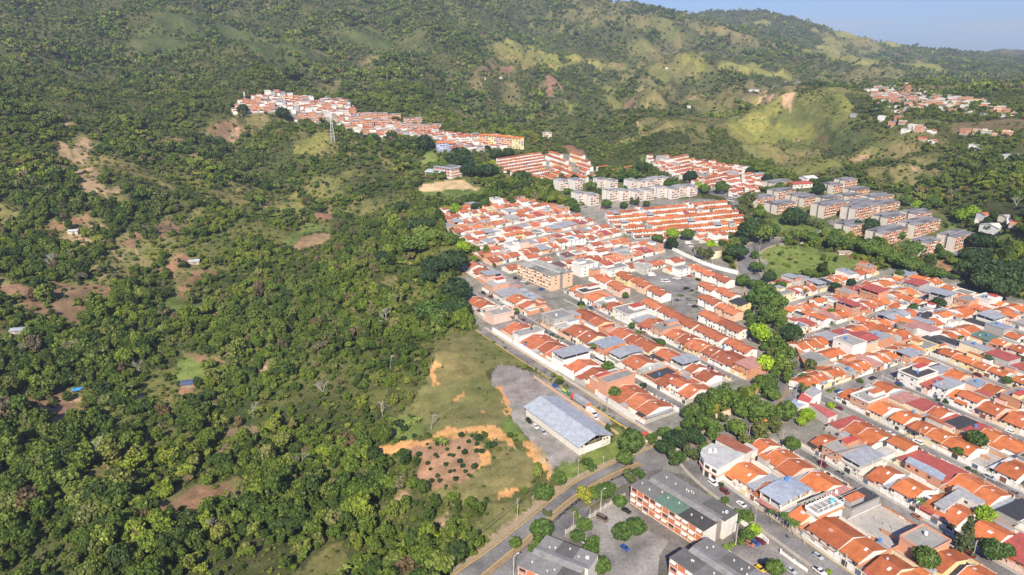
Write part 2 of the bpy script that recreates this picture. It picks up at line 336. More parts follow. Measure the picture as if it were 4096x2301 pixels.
# ---------------------------------------------------------------- ground cover patches (world polygons found on the terrain)
PATCH = []          # kind, polygon
def patch(kind, t, pts): PATCH.append((kind, GP(t, pts)))
for kind, t, pts in [
 ('soil',8,[(390,245),(480,200),(640,170),(600,230),(500,270),(420,290)]),('pale',8,[(480,370),(600,280),(720,280),(800,330),(690,380),(560,400)]),
 ('brown',8,[(1010,340),(1110,270),(1280,230),(1370,235),(1250,330),(1130,310),(1040,370)]),('pale',8,[(800,560),(900,460),(1010,430),(1040,560),(940,640),(760,720),(820,620)]),
 ('dry',8,[(570,600),(800,480),(1000,400),(1090,520),(1070,620),(900,720),(740,730),(700,650)]),
 ('soil',8,[(1215,560),(1270,510),(1420,510),(1470,550),(1330,590),(1230,590)]),('soil',8,[(1280,840),(1360,700),(1500,640),(1640,650),(1470,720),(1420,850),(1330,860)]),
 ('brown',8,[(40,740),(100,700),(350,705),(700,740),(700,790),(600,830),(600,930),(420,940),(300,930),(200,880),(110,820)]),('grass',8,[(1200,870),(1300,760),(1420,840),(1530,800),(1530,920),(1400,960),(1200,930)]),
 ('corn',8,[(2190,410),(2330,340),(2480,310),(2470,400),(2330,430)]),('grass',8,[(1310,1290),(1440,1240),(1650,1300),(1700,1400),(1500,1440),(1330,1400)]),
 ('soil',8,[(1440,1240),(1520,1240),(1740,1300),(1650,1310),(1460,1290)]),('path',8,[(200,1010),(390,988),(545,1065),(695,1160),(680,1175),(530,1085),(390,1005),(200,1026)]),
 ('dry',8,[(1240,640),(1400,590),(1500,620),(1400,680),(1300,700)]),('grass',8,[(2250,260),(2420,240),(2480,290),(2330,330),(2150,420),(2130,390)]),('soil',8,[(2360,170),(2480,160),(2490,200),(2380,200)]),
 ('dry',8,[(2280,470),(2574,470),(2574,560),(2400,560)]),('dry',8,[(0,110),(110,90),(160,200),(30,230)]),('soil',8,[(1990,80),(2040,70),(2060,105),(2010,120)]),('hillgrass',8,[(2060,20),(2250,20),(2300,150),(2090,180)]),
 ('pale',8,[(30,585),(330,575),(330,588),(40,600)]),('path',8,[(1530,950),(1570,915),(1650,880),(1660,890),(1590,930),(1545,965)]),
 ('brown',8,[(710,1380),(740,1330),(760,1340),(740,1400)]),('pale',8,[(1930,1400),(1990,1340),(2030,1370),(1970,1410)]),('dry',8,[(2000,1280),(2120,1270),(2110,1310),(2030,1320)]),
 ('pale',1,[(540,940),(590,925),(770,1000),(740,1000),(600,950)]),('pale',1,[(480,1120),(570,1040),(600,1080),(720,1110),(590,1125),(560,1200),(500,1200)]),
 ('brown',1,[(1240,1080),(1330,1045),(1410,1070),(1290,1110)]),('dry',1,[(1850,880),(2200,900),(2480,950),(2480,1000),(2250,1080),(2200,1150),(2150,1090),(2030,1000),(1900,960)]),
 ('hillgrass',1,[(2180,1170),(2240,1060),(2470,980),(2440,1060),(2350,1170)]),('brown',1,[(1530,980),(1600,930),(1780,910),(1820,960),(1750,1040),(1650,1040)]),('pale',1,[(1640,1030),(1740,970),(1790,930),(1800,960),(1740,1030),(1690,1060)]),
 ('dry',1,[(1160,1150),(1500,1080),(1900,1060),(1700,1280),(1250,1240)]),('pale',1,[(550,1280),(700,1270),(820,1447),(700,1447)]),('dry',1,[(860,40),(1000,15),(1080,60),(900,75)]),('brown',1,[(960,1390),(1010,1380),(1060,1410),(1000,1420)]),
 ('grassm',1,[(960,300),(1150,170),(1500,80),(1650,150),(1600,260),(1300,420),(1000,420)]),('grassm',1,[(1550,100),(1900,250),(2500,450),(2400,520),(2000,480),(1750,330)]),('dry',1,[(2380,640),(2574,590),(2574,700),(2430,700)]),
 ('soil',2,[(1030,250),(1080,245),(1110,275),(1050,285)]),('hillgrass',2,[(1010,380),(1120,330),(1350,320),(1450,350),(1600,410),(1750,480),(1560,525),(1400,525),(1250,480),(1180,450),(1120,390)]),
 ('dry',2,[(1790,160),(1870,60),(1950,-10),(2110,-20),(2200,80),(2310,220),(2200,200),(2050,160),(1900,220)]),('dry',2,[(2010,530),(2150,520),(2330,590),(2500,660),(2480,760),(2250,690),(2100,600)]),
 ('brown',2,[(1530,600),(1610,590),(1640,700),(1600,770),(1540,740)]),('pale',2,[(2110,960),(2190,925),(2260,950),(2230,980)]),('dry',2,[(2180,960),(2350,900),(2574,880),(2574,1010),(2400,1000),(2250,990)]),
 ('dry',2,[(2400,720),(2574,730),(2574,800),(2300,820),(2050,800),(2150,770)]),('dry',2,[(100,500),(180,400),(380,400),(320,440),(200,500),(110,540)]),('dry',2,[(240,650),(400,640),(420,690),(280,700)]),
 ('hillgrass',2,[(1680,440),(1900,420),(2100,490),(1980,520),(1750,480)]),('dry',2,[(2200,480),(2330,390),(2450,320),(2574,300),(2574,430),(2400,500)]),('dry',2,[(1200,600),(1280,620),(1330,690),(1230,680)]),
 ('grass',2,[(560,1410),(560,1470),(800,1490),(1160,1470),(1160,1420),(960,1350),(700,1350)]),('sand',2,[(560,1425),(620,1390),(740,1365),(920,1350),(960,1370),(1090,1415),(930,1430),(720,1447),(570,1447)]),
 ('grass',2,[(600,1150),(720,1160),(760,1230),(640,1290),(600,1260)]),('dry',2,[(100,1100),(250,1120),(400,1280),(380,1290),(150,1180)]),('dry',2,[(720,620),(860,560),(960,570),(800,640)]),('brown',2,[(1040,540),(1140,500),(1280,530),(1210,550),(1060,550)]),
 ('hillgrass',2,[(1680,800),(1750,780),(1760,850),(1700,840)]),('grass',2,[(2150,1180),(2300,1190),(2200,1210)]),('soil',2,[(1650,1090),(1760,1095),(1800,1140),(1700,1140)]),('dry',2,[(880,860),(1050,880),(1080,930),(900,900)]),('brown',2,[(2180,740),(2250,720),(2260,790),(2180,790)]),
 ('grassm',2,[(0,250),(150,190),(350,260),(400,340),(200,340),(0,330)]),('pale',2,[(1390,890),(1430,875),(1430,890),(1400,900)]),
 ('dry',3,[(0,110),(110,150),(250,150),(330,220),(470,260),(640,290),(780,330),(700,360),(500,360),(330,290),(200,260),(100,240),(0,180)]),
 ('hillgrass',3,[(780,330),(1000,380),(1230,420),(1480,450),(1600,480),(1450,500),(1250,490),(1100,450),(900,390)]),('hillgrass',3,[(1000,360),(1080,290),(1160,280),(1250,380),(1130,420)]),('hillgrass',3,[(530,180),(620,140),(690,180),(620,210)]),
 ('hillgrass',3,[(960,230),(1010,210),(1070,250),(1010,250)]),('hillgrass',3,[(1090,220),(1240,240),(1400,280),(1530,310),(1680,380),(1800,430),(1950,510),(2150,580),(1900,560),(1620,490),(1800,440),(1600,370),(1400,320),(1220,290)]),
 ('hillgrass',3,[(0,420),(110,440),(280,530),(150,540),(0,500)]),('hillgrass',3,[(240,470),(370,490),(620,480),(740,530),(850,590),(640,580),(450,540),(290,540)]),('dry',3,[(1240,560),(1400,500),(1600,520),(1780,570),(1650,610),(1450,640),(1300,600)]),
 ('hillgrass',3,[(880,600),(960,590),(1170,600),(1100,630),(900,625)]),('dry',3,[(400,800),(500,720),(590,670),(740,640),(900,645),(960,660),(830,780),(800,850),(600,840),(480,790)]),('hillgrass',3,[(480,760),(590,700),(680,800),(760,850),(600,850)]),
 ('path',3,[(595,675),(680,740),(800,830),(790,845),(680,770),(600,700)]),('path',3,[(812,650),(828,650),(828,750),(812,750)]),('path',3,[(600,675),(720,645),(730,655),(610,685)]),('dry',3,[(0,720),(70,695),(230,770),(200,790),(0,800)]),('pale',3,[(10,735),(70,710),(130,740),(80,760)]),
 ('dry',3,[(50,880),(180,830),(350,930),(500,1030),(450,1060),(200,980)]),('hillgrass',3,[(380,960),(480,830),(660,900),(900,980),(980,1040),(700,1080),(500,1060)]),('brown',3,[(1050,1060),(1130,1150),(1000,1110),(940,1050)]),
 ('dryb',3,[(2000,930),(2574,890),(2574,1000),(2050,985)]),('pale',3,[(1310,1190),(1430,1140),(1450,1180),(1310,1230)]),('pale',3,[(1620,1250),(1780,1245),(1930,1260),(1700,1265)]),('dry',3,[(1380,1290),(1500,1240),(1900,1260),(2100,1300),(1800,1380),(1500,1360)]),
 ('dry',3,[(600,1100),(900,1060),(1200,1200),(900,1260),(650,1250)]),('dry',3,[(1560,1120),(1800,1090),(2000,1150),(1900,1230),(1600,1220)]),('soil',3,[(1480,870),(1700,850),(1900,850),(1650,900)]),('hillgrass',3,[(1050,750),(1190,700),(1280,770),(1200,830)]),
 ('dry',3,[(2120,560),(2400,550),(2574,530),(2574,590),(2200,600)]),('brown',3,[(350,840),(460,820),(400,890)]),('asph',3,[(820,620),(920,625),(900,640),(830,635)]),('dry',3,[(0,900),(180,960),(200,1060),(50,1080)]),('grassm',3,[(1000,960),(1400,970),(1450,1060),(1200,1100),(1000,1020)]),
 ('grass',5,[(575,410),(700,395),(950,420),(1040,440),(1250,480),(1450,555),(1330,600),(1200,620),(960,650),(830,660),(700,690),(630,600),(590,500)]),('grass',5,[(600,190),(700,200),(940,240),(1180,260),(1100,290),(950,300),(740,290)]),
 ('soil',5,[(1810,520),(2000,520),(2110,550),(2000,600),(1830,560)]),('grass',5,[(1920,200),(2150,270),(2200,310),(2600,400),(2600,350),(2100,330),(1980,270)]),('soil',5,[(2050,590),(2300,640),(2500,760),(2400,770),(2150,660)]),('soil',5,[(1100,460),(1300,480),(1250,500)]),
 ('grass',4,[(530,100),(700,60),(900,0),(1160,20),(1130,60),(850,80),(640,60)]),('grassd',4,[(690,1180),(880,1060),(1060,1030),(1180,1090),(1300,1220),(1390,1290),(1290,1310),(1120,1330),(1050,1447),(640,1447),(700,1260)]),
 ('dry',4,[(250,700),(420,620),(480,700),(300,760)]),('grassm',4,[(300,560),(500,500),(560,600),(420,620)]),('soil',4,[(850,600),(1000,570),(1040,590),(900,630)]),('dry',4,[(60,900),(300,800),(400,900),(280,1060),(150,1020)]),
 ('grassd',6,[(640,-40),(1130,-40),(1200,80),(1270,230),(1230,370),(930,330),(760,350),(690,390),(420,270),(560,150),(600,60)]),('clay',4,[(690,1290),(760,1250),(760,1280),(720,1330),(680,1447),(660,1447)]),
 ('clay',6,[(830,140),(930,60),(960,90),(860,145)]),('clay',6,[(680,0),(760,0),(700,30)]),('clay',6,[(1130,0),(1180,0),(1270,180),(1260,240),(1200,100)]),('clay',6,[(1010,240),(1060,195),(1070,205),(1030,240)]),
 ('grass',6,[(420,270),(560,230),(640,330),(560,420),(340,440),(300,400)]),
 ('path',6,[(200,560),(280,500),(430,450),(640,420),(760,350),(900,335),(1180,350),(1230,400),(1330,440),(1300,480),(1160,410),(920,375),(760,400),(500,490),(270,560)]),
 ('plot',6,[(480,500),(640,430),(850,390),(1000,420),(1080,460),(1140,570),(1100,630),(960,700),(870,800),(760,850),(680,820),(560,750),(560,660),(600,600)]),('clay',6,[(1000,450),(1080,480),(1150,560),(1110,630),(1040,640),(1060,560)]),
 ('grassd',6,[(640,830),(900,760),(1080,640),(1180,700),(1180,860),(1060,920),(900,900),(700,900)]),('clay',6,[(240,545),(300,490),(440,440),(640,415),(760,345),(900,325),(1180,340),(1240,400),(1330,440),(1300,470),(1160,400),(920,385),(760,410),(500,500)]),('clay',6,[(900,335),(1220,345),(1230,400),(1160,410),(1000,375)]),('clay',6,[(1370,440),(1470,470),(1500,560),(1560,650),(1570,740),(1500,620),(1390,540)]),('grassd',6,[(1170,560),(1330,490),(1440,560),(1490,640),(1440,760),(1330,800),(1170,860),(1060,740),(1110,640)]),
 ('clay',6,[(1165,875),(1190,830),(1340,790),(1310,830)]),('pale',6,[(350,990),(370,890),(470,840),(490,920),(400,1010)]),('pale',6,[(740,1030),(790,970),(815,1030),(760,1110),(700,1090)]),
 ('grassd',6,[(1060,1010),(1110,920),(1380,880),(1440,900),(1300,1010),(1100,1180),(800,1340),(900,1200)]),('verge',6,[(840,1447),(1300,1010),(1480,890),(1700,710),(2090,575),(2080,600),(1720,760),(1330,1060),(920,1447)]),
 ('grass',6,[(1790,540),(2030,460),(2060,340),(2140,370),(2090,560),(1820,700),(1640,720),(1640,610),(1780,600)]),('grass',6,[(1240,240),(1290,280),(1420,440),(1350,440),(1230,380)]),
 ('soil',9,[(1260,920),(1400,830),(1600,790),(1700,770),(1690,880),(1430,950),(1290,990)]),('pale',9,[(1690,500),(1750,360),(1780,330),(1940,350),(1930,390),(1760,420),(1720,500)]),('dry',9,[(490,720),(760,620),(860,680),(700,760),(560,850)]),
 ('brown',9,[(250,130),(400,60),(560,100),(540,230),(400,270),(230,230)]),('pale',9,[(490,130),(560,90),(700,60),(720,75),(560,130)]),('soil',9,[(1260,110),(1400,60),(1420,90),(1320,120)]),('dry',9,[(1480,40),(1750,80),(1640,200),(1500,210),(1460,120)]),
 ('reed',9,[(2220,1460),(2400,1280),(2574,1180),(2650,1460)]),('grassm',9,[(1600,250),(1900,150),(2200,160),(2000,300),(1700,330)]),('path',9,[(730,600),(830,620),(900,620),(940,660),(925,670),(880,632),(800,635)]),
 ('path',9,[(1030,60),(1080,90),(1100,150),(1085,160),(1065,100),(1020,70)]),('grassm',9,[(300,900),(450,800),(600,820),(500,950)]),
 ]: patch(kind, t, pts)
def inflate(P, f):
    c = P.mean(0); return c+(P-c)*f
PATCH = [('dry', inflate(P, 1.75)) for k, P in PATCH if k in ('soil','pale','brown') and P[:,1].mean() > 230 and P[:,0].mean() < 0]+[(k, inflate(P, 1.25) if k in ('soil','pale','brown') and P[:,0].mean() < -20 else P) for k, P in PATCH]
YARD = GP(6, [(1185,-70),(1330,-110),(1560,-10),(1850,110),(2050,300),(2000,340),(1800,560),(1720,615),(1600,640),(1500,500),(1430,440),(1290,270),(1270,200),(1200,80)])
YARD2 = GP(4, [(1130,1370),(1200,1300),(1320,1320),(1450,1370),(1600,1440),(1650,1470),(1140,1470)])
PATCH.insert(0, ('asph', YARD)); PATCH.append(('asph', YARD2))
PATCH.append(('path', GP(6, [(1470,440),(1560,600),(1650,690),(1590,720),(1520,600),(1440,470)])))
TOWN_MID = GP('q', [(1150,700),(1240,635),(1180,620),(1105,560),(1110,535),(1215,512),(1270,500),(1460,520),(1500,500),(1800,500),(1890,560),(1880,620),(1790,630),(1860,690),(1880,760),(1895,860),(1910,960),(1800,1050),(1690,1090),(1640,1110),(1240,850),(1180,810),(1160,765)])
TOWN_RIGHT = GP('q', [(1945,712),(2130,690),(2280,670),(2420,700),(2600,765),(2700,900),(2700,1600),(2120,1600),(1900,1330),(1760,1190),(1770,1130),(1880,1080),(2010,1000),(2000,900),(1965,780)])
FLATS = GP('q', [(1300,1447),(1470,1300),(1570,1220),(1640,1160),(1700,1170),(1780,1200),(1880,1300),(2060,1420),(2200,1600),(1200,1600)])
AVE = GP('q', [(1560,1150),(1650,1090),(1700,1140),(1800,1060),(1920,980),(1880,840),(1870,700),(1860,640),(1890,580),(1960,600),(2000,615),(1935,620),(1930,680),(1960,780),(2010,920),(2020,990),(1900,1090),(1800,1150),(1740,1200)])
for P in (TOWN_MID, TOWN_RIGHT, AVE): PATCH.insert(0, ('paved', P))
PATCH.insert(0, ('lot', FLATS))
APT = GP('q', [(1900,500),(2050,470),(2240,480),(2460,600),(2470,650),(2300,650),(2100,600),(2000,570),(1920,540)])
WAPT = GP('q', [(1390,470),(1450,455),(1760,460),(1770,510),(1500,525),(1400,500)])
NB = GP('q', [(1620,400),(1720,400),(1880,430),(1960,470),(1850,500),(1770,475),(1700,450)])
TER = GP('q', [(1240,400),(1370,388),(1470,385),(1505,440),(1480,460),(1340,460),(1250,430)])
VIL = GP('q', [(575,275),(600,258),(720,238),(790,252),(860,252),(905,290),(960,294),(1010,315),(1115,335),(1200,345),(1305,350),(1310,375),(1230,380),(1140,388),(1090,365),(1030,350),(950,355),(930,340),(880,330),(830,310),(740,300),(690,285),(590,290)])
for P in (NB, TER): PATCH.insert(0, ('paved2', P))
for P in (APT, WAPT): PATCH.insert(0, ('green', P))
PATCH.insert(0, ('paved2', VIL))
OFF = np.array([(1e6,1e6),(1e6+1,1e6),(1e6,1e6+1)])
PATCH += [('dryx', OFF), ('hillx', OFF), ('scrub', OFF)]
GC = {'soil':(.25,.148,.092),'clay':(.52,.28,.12),'pale':(.36,.25,.16),'grass':(.135,.175,.048),'grassd':(.145,.155,.055),'grassm':(.075,.10,.034),'dry':(.165,.15,.064),'dryb':(.17,.135,.075),'hillgrass':(.215,.215,.06),'brown':(.20,.127,.085),'corn':(.30,.205,.12),
 'asph':(.27,.248,.243),'sand':(.60,.43,.26),'paved':(.22,.208,.192),'paved2':(.21,.20,.17),'path':(.42,.29,.175),'plot':(.27,.165,.105),'verge':(.30,.225,.15),'reed':(.17,.16,.06),'lot':(.13,.122,.118),'green':(.105,.12,.048),'scrub':(.14,.14,.048),'dryx':(.13,.122,.052),'hillx':(.14,.15,.05)}
DENS = {'soil':.04,'clay':.0,'pale':.06,'grass':.05,'grassd':.05,'grassm':.25,'dry':.16,'dryb':.05,'hillgrass':.07,'brown':.05,'corn':0,'asph':0,'sand':0,'paved':0,'paved2':0,'path':0,'plot':0,'verge':0,'reed':.12,'lot':0,'green':.03,'scrub':.3,'dryx':.5,'hillx':.38}
def classify(x, y):
    """ground kind index of world points; edges wander with noise"""
    k = np.zeros(x.shape, int)
    r = np.hypot(x, y); a = np.clip((r-150)/400, .3, 3)*4
    wx = x+a*fbm(x/9/a*3, y/9/a*3, 3)*2.6; wy = y+a*fbm(x/9/a*3+50, y/9/a*3+9, 3)*2.6; spk = fbm(x/7/np.sqrt(a/4), y/7/np.sqrt(a/4), 3)
    for i, (kind, P) in enumerate(PATCH):
        pv = kind in ('paved','asph','paved2','lot','green')
        X, Y = (x, y) if pv else (wx, wy)
        lo = P.min(0); hi = P.max(0)
        s = (X >= lo[0]) & (X <= hi[0]) & (Y >= lo[1]) & (Y <= hi[1])
        if s.any():
            q = np.zeros(x.shape, bool); q[s] = inpoly(X[s], Y[s], P)
            if kind in ('soil','pale','brown','dry'): q &= spk < (.3 if kind != 'dry' else .22)
            k[q] = i+1
    # grass on the ridges of the right hand hills, scrub openings in the near forest
    az = np.arctan2(x, y); g = fbm(x/120, y/120, 4)+.35*fbm(x/500, y/500, 2); rd = grid_at(RID, x, y)
    wgt = np.clip((az-.02)/.12, 0, 1)*np.clip((r-820)/250, 0, 1)
    hs = g+rd*.42-.2-.2*(r > 3300)-.42*np.clip((.26-az)/.2, 0, 1)
    k = np.where((k == 0) & (wgt*hs > .06) , np.where(fbm(x/260+7, y/260, 2) > .02, len(PATCH)-1, len(PATCH)-2), k)
    k = np.where((k == 0) & (az < .06) & (fbm(x/75+31, y/75, 3)+.4*fbm(x/24, y/24+5, 2) > .25+.25*np.clip((r-700)/400, 0, 1)), len(PATCH), k)
    return k
def grid_at(A, x, y):
    az = np.arctan2(x, y); lr = np.log(np.maximum(np.hypot(x, y), 61))
    i = np.clip((lr-LR[0])/(LR[1]-LR[0]), 0, NR-1).astype(int); j = np.clip((az-AZ[0])/(AZ[1]-AZ[0]), 0, NA-1).astype(int)
    return A[i, j]
def build_terrain():
    k = classify(GX, GY)
    f1 = fbm(GX/60, GY/60, 4); f2 = fbm(GX/200+9, GY/200, 3)
    t = np.clip(.5+f1+.6*f2, 0, 1)[...,None]
    col = np.array((.05,.058,.024))*(1-t)+np.array((.10,.105,.04))*t
    for i, (kind, P) in enumerate(PATCH):
        m = k == i+1; c = np.array(GC[kind])
        v = 1+.35*np.clip(f1[m], -.6, .6)[:,None]
        cc = c*v
        if kind in ('grassd','dry','hillgrass','dryb','grassm','dryx','hillx','scrub'):
            b = np.clip(f2[m]*1.5+f1[m]*.9, -.5, .6)[:,None]
            cc = cc*(1-np.clip(b,0,1)*.7)+np.array((.20,.145,.08))*np.clip(b,0,1)*.7
        col[m] = cc
    v = np.stack([GX, GY, GZ], -1).reshape(-1, 3).astype(np.float32)
    me = bpy.data.meshes.new('ground')
    i, j = np.meshgrid(np.arange(NR-1), np.arange(NA-1), indexing='ij'); a = (i*NA+j).ravel()
    f = np.stack([a, a+NA, a+NA+1, a+1], 1)[:, ::-1]
    nf = len(f); me.vertices.add(len(v)); me.vertices.foreach_set('co', v.ravel())
    me.loops.add(nf*4); me.polygons.add(nf)
    me.polygons.foreach_set('loop_start', np.arange(nf)*4); me.loops.foreach_set('vertex_index', f.ravel().astype(np.int32))
    me.update(calc_edges=True); me.validate()
    at = me.color_attributes.new('Col', 'FLOAT_COLOR', 'POINT')
    at.data.foreach_set('color', np.concatenate([col.reshape(-1,3), np.ones((len(v),1))], 1).astype(np.float32).ravel())
    me.polygons.foreach_set('use_smooth', np.ones(nf, bool))
    t = NT('ground_cover'); p = t.pos(); c = t.attr('Col')
    n1 = t.noise(.12, 5, .65, p); n2 = t.noise(.9, 4, .65, p); n3 = t.noise(.018, 6, .7, p)
    c = t.mix(1.0, c, t.ramp(n3, [(.3,(.6,.68,.62)),(.5,(1,1,1)),(.7,(1.3,1.15,1.15))]), 'MULTIPLY')
    c = t.mix(1.0, c, t.ramp(n1, [(.3,(.62,.66,.6)),(.7,(1.35,1.3,1.3))]), 'MULTIPLY')
    c = t.mix(1.0, c, t.ramp(n2, [(.3,(.7,.72,.7)),(.7,(1.3,1.28,1.25))]), 'MULTIPLY')
    t.link(c, t.b.inputs['Base Color']); t.inp(t.b, {'Roughness': .95, 'Specular IOR Level': .1})
    me.materials.append(t.m)
    o = bpy.data.objects.new('ground', me); C.objects.link(o); tag(o, kind='structure'); return o
build_terrain()
# ---------------------------------------------------------------- tree meshes
def quads_mesh(name, P, mats):
    """P: (n,4,3) quads"""
    me = bpy.data.meshes.new(name); nf = len(P)
    me.vertices.add(nf*4); me.vertices.foreach_set('co', P.reshape(-1).astype(np.float32)); me.loops.add(nf*4); me.polygons.add(nf)
    me.polygons.foreach_set('loop_start', np.arange(nf)*4); me.loops.foreach_set('vertex_index', np.arange(nf*4, dtype=np.int32))
    me.update(calc_edges=True)
    for m in mats: me.materials.append(m)
    return me
def leaves(cen, rad, nleaf, size, rs, flat=1.0, mid=None):
    """leaf clump quads spread over small spheres"""
    out = []
    for c, r in zip(cen, rad):
        d = rs.normal(size=(nleaf*2, 3)); d /= np.linalg.norm(d, axis=1)[:,None]
        o = np.array(c)-(mid if mid is not None else np.array((0,0,.7))); o = o/(np.linalg.norm(o)+1e-6)
        d = d[(d@o) > -.35][:nleaf]
        pos = np.array(c)+d*r*rs.uniform(.75, 1.08, (len(d),1))*np.array((1,1,flat))
        nn = d+rs.normal(size=d.shape)*.55; nn /= np.linalg.norm(nn, axis=1)[:,None]
        u = np.cross(nn, rs.normal(size=d.shape)); u /= np.linalg.norm(u, axis=1)[:,None]; w = np.cross(nn, u)
        s = size*rs.uniform(.6, 1.3, (len(d),1))
        out.append(np.stack([pos-u*s-w*s*.7, pos+u*s*.9-w*s*.8, pos+u*s*1.1+w*s*.7, pos-u*s*.8+w*s], 1))
    return np.concatenate(out)
def crown_quads(shape, nl, nleaf, size, seed):
    rs = np.random.RandomState(seed)
    cen, rad = [], []
    if shape == 'round':
        for i in range(nl):
            d = rs.normal(size=3); d /= np.linalg.norm(d); d[2] = abs(d[2])*1.0-.25
            cen.append(np.array((d[0]*.62, d[1]*.62, 1.0+d[2]*.62))*1.0); rad.append(rs.uniform(.28, .45))
    elif shape == 'broad':
        for i in range(nl):
            a = rs.uniform(0, 2*PI); q = math.sqrt(rs.uniform(0, 1))*.75
            cen.append((q*math.cos(a), q*math.sin(a), .75+.38*(1-q*q)+rs.uniform(-.12, .1))); rad.append(rs.uniform(.22, .36))
    elif shape == 'irregular':
        arms = [(rs.uniform(0, 2*PI), rs.uniform(.3, .75), rs.uniform(.6, 1.5)) for _ in range(5)]
        for i in range(nl):
            a, q, z = arms[rs.randint(5)]
            cen.append((q*math.cos(a)+rs.normal()*.18, q*math.sin(a)+rs.normal()*.18, z+rs.normal()*.15)); rad.append(rs.uniform(.2, .36))
    elif shape == 'tall':
        for i in range(nl):
            z = rs.uniform(.4, 2.2); q = .55*math.sin(min(PI, (z-.2)/2.2*PI))+.1; a = rs.uniform(0, 2*PI)
            cen.append((q*math.cos(a), q*math.sin(a), z)); rad.append(rs.uniform(.25, .4))
    elif shape == 'bush':
        for i in range(nl):
            d = rs.normal(size=3); d /= np.linalg.norm(d)
            cen.append((d[0]*.6, d[1]*.6, .35+abs(d[2])*.35)); rad.append(rs.uniform(.3, .5))
    elif shape == 'conifer':
        for i in range(nl):
            z = rs.uniform(.3, 4.3); q = (4.6-z)/4.6*.85; a = rs.uniform(0, 2*PI)
            cen.append((q*math.cos(a), q*math.sin(a), z)); rad.append(.18+.2*(4.6-z)/4.6)
    return leaves(cen, rad, nleaf, size, rs, mid=np.array((0,0,2.0 if shape == 'conifer' else .7)))
def trunk_mb(shape, seed):
    r = random.Random(seed); m = MB(); top = {'broad':.7,'round':.8,'irregular':.8,'tall':1.4,'bush':.3,'conifer':4.2}[shape]
    m.tube((0,0,-.35),(0,0,top*.5),.085,.06,7,BARKC); m.tube((0,0,top*.5),(.03,.02,top),.06,.03,6,BARKC)
    for i in range(5):
        a = i*2*PI/5+r.uniform(-.4,.4); q = .5 if shape != 'conifer' else .35
        m.tube((0,0,top*(.4+.08*i)),(q*math.cos(a),q*math.sin(a),top*(.75+.1*i)),.035,.012,5,BARKC)
    return m
TREEDEF = {}
def tree_kind(key, shape, nl, nleaf, size, seed, leaf):
    TREEDEF[key] = (quads_mesh('crown', crown_quads(shape, nl, nleaf, size, seed), [leaf]), trunk_mb(shape, seed).mesh('trunk', [BARK]))
# stuff prototypes: crown and trunk in one mesh, only used as instances
PROTO = bpy.data.collections.new('forest_prototypes')
def proto(i, shape, nl, nleaf, size, seed, leaf, trunk=True):
    q = crown_quads(shape, nl, nleaf, size, seed)
    me = quads_mesh('forest_growth', q, [leaf, BARK])
    if trunk:
        import bmesh
        bm = bmesh.new(); bm.from_mesh(me); tm = trunk_mb(shape, seed)
        vs = [bm.verts.new(v) for v in tm.v]
        for f in tm.f: bm.faces.new([vs[i] for i in f]).material_index = 1
        bm.to_mesh(me); bm.free()
    o = bpy.data.objects.new('growth_%02d' % i, me); PROTO.objects.link(o)
NEAR = ['round','broad','irregular','broad','tall','irregular']
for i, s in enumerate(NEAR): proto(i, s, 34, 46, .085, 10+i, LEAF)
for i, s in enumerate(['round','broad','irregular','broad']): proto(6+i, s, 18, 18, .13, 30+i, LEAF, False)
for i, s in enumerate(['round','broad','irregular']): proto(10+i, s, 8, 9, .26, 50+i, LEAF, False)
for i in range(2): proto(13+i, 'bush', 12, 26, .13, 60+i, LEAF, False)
def wedge(r0, r1, sp, rs):
    L = r1*1.05; n = int(2*L/sp)
    x, y = np.meshgrid((np.arange(n)-n/2)*sp, np.arange(int(L/sp)+1)*sp)
    x = (x+rs.uniform(-.45,.45,x.shape)*sp).ravel(); y = (y+rs.uniform(-.45,.45,y.shape)*sp).ravel()
    r = np.hypot(x, y); a = np.arctan2(x, y)
    s = (r >= r0) & (r < r1) & (np.abs(a) < math.radians(42))
    return x[s], y[s]
def hgt(x, y):
    az = np.arctan2(x, y); lr = np.log(np.hypot(x, y))
    i = np.clip((lr-LR[0])/(LR[1]-LR[0]), 0, NR-2); j = np.clip((az-AZ[0])/(AZ[1]-AZ[0]), 0, NA-2)
    a = i.astype(int); b = j.astype(int); u = i-a; v = j-b
    return (GZ[a,b]*(1-v)+GZ[a,b+1]*v)*(1-u)+(GZ[a+1,b]*(1-v)+GZ[a+1,b+1]*v)*u
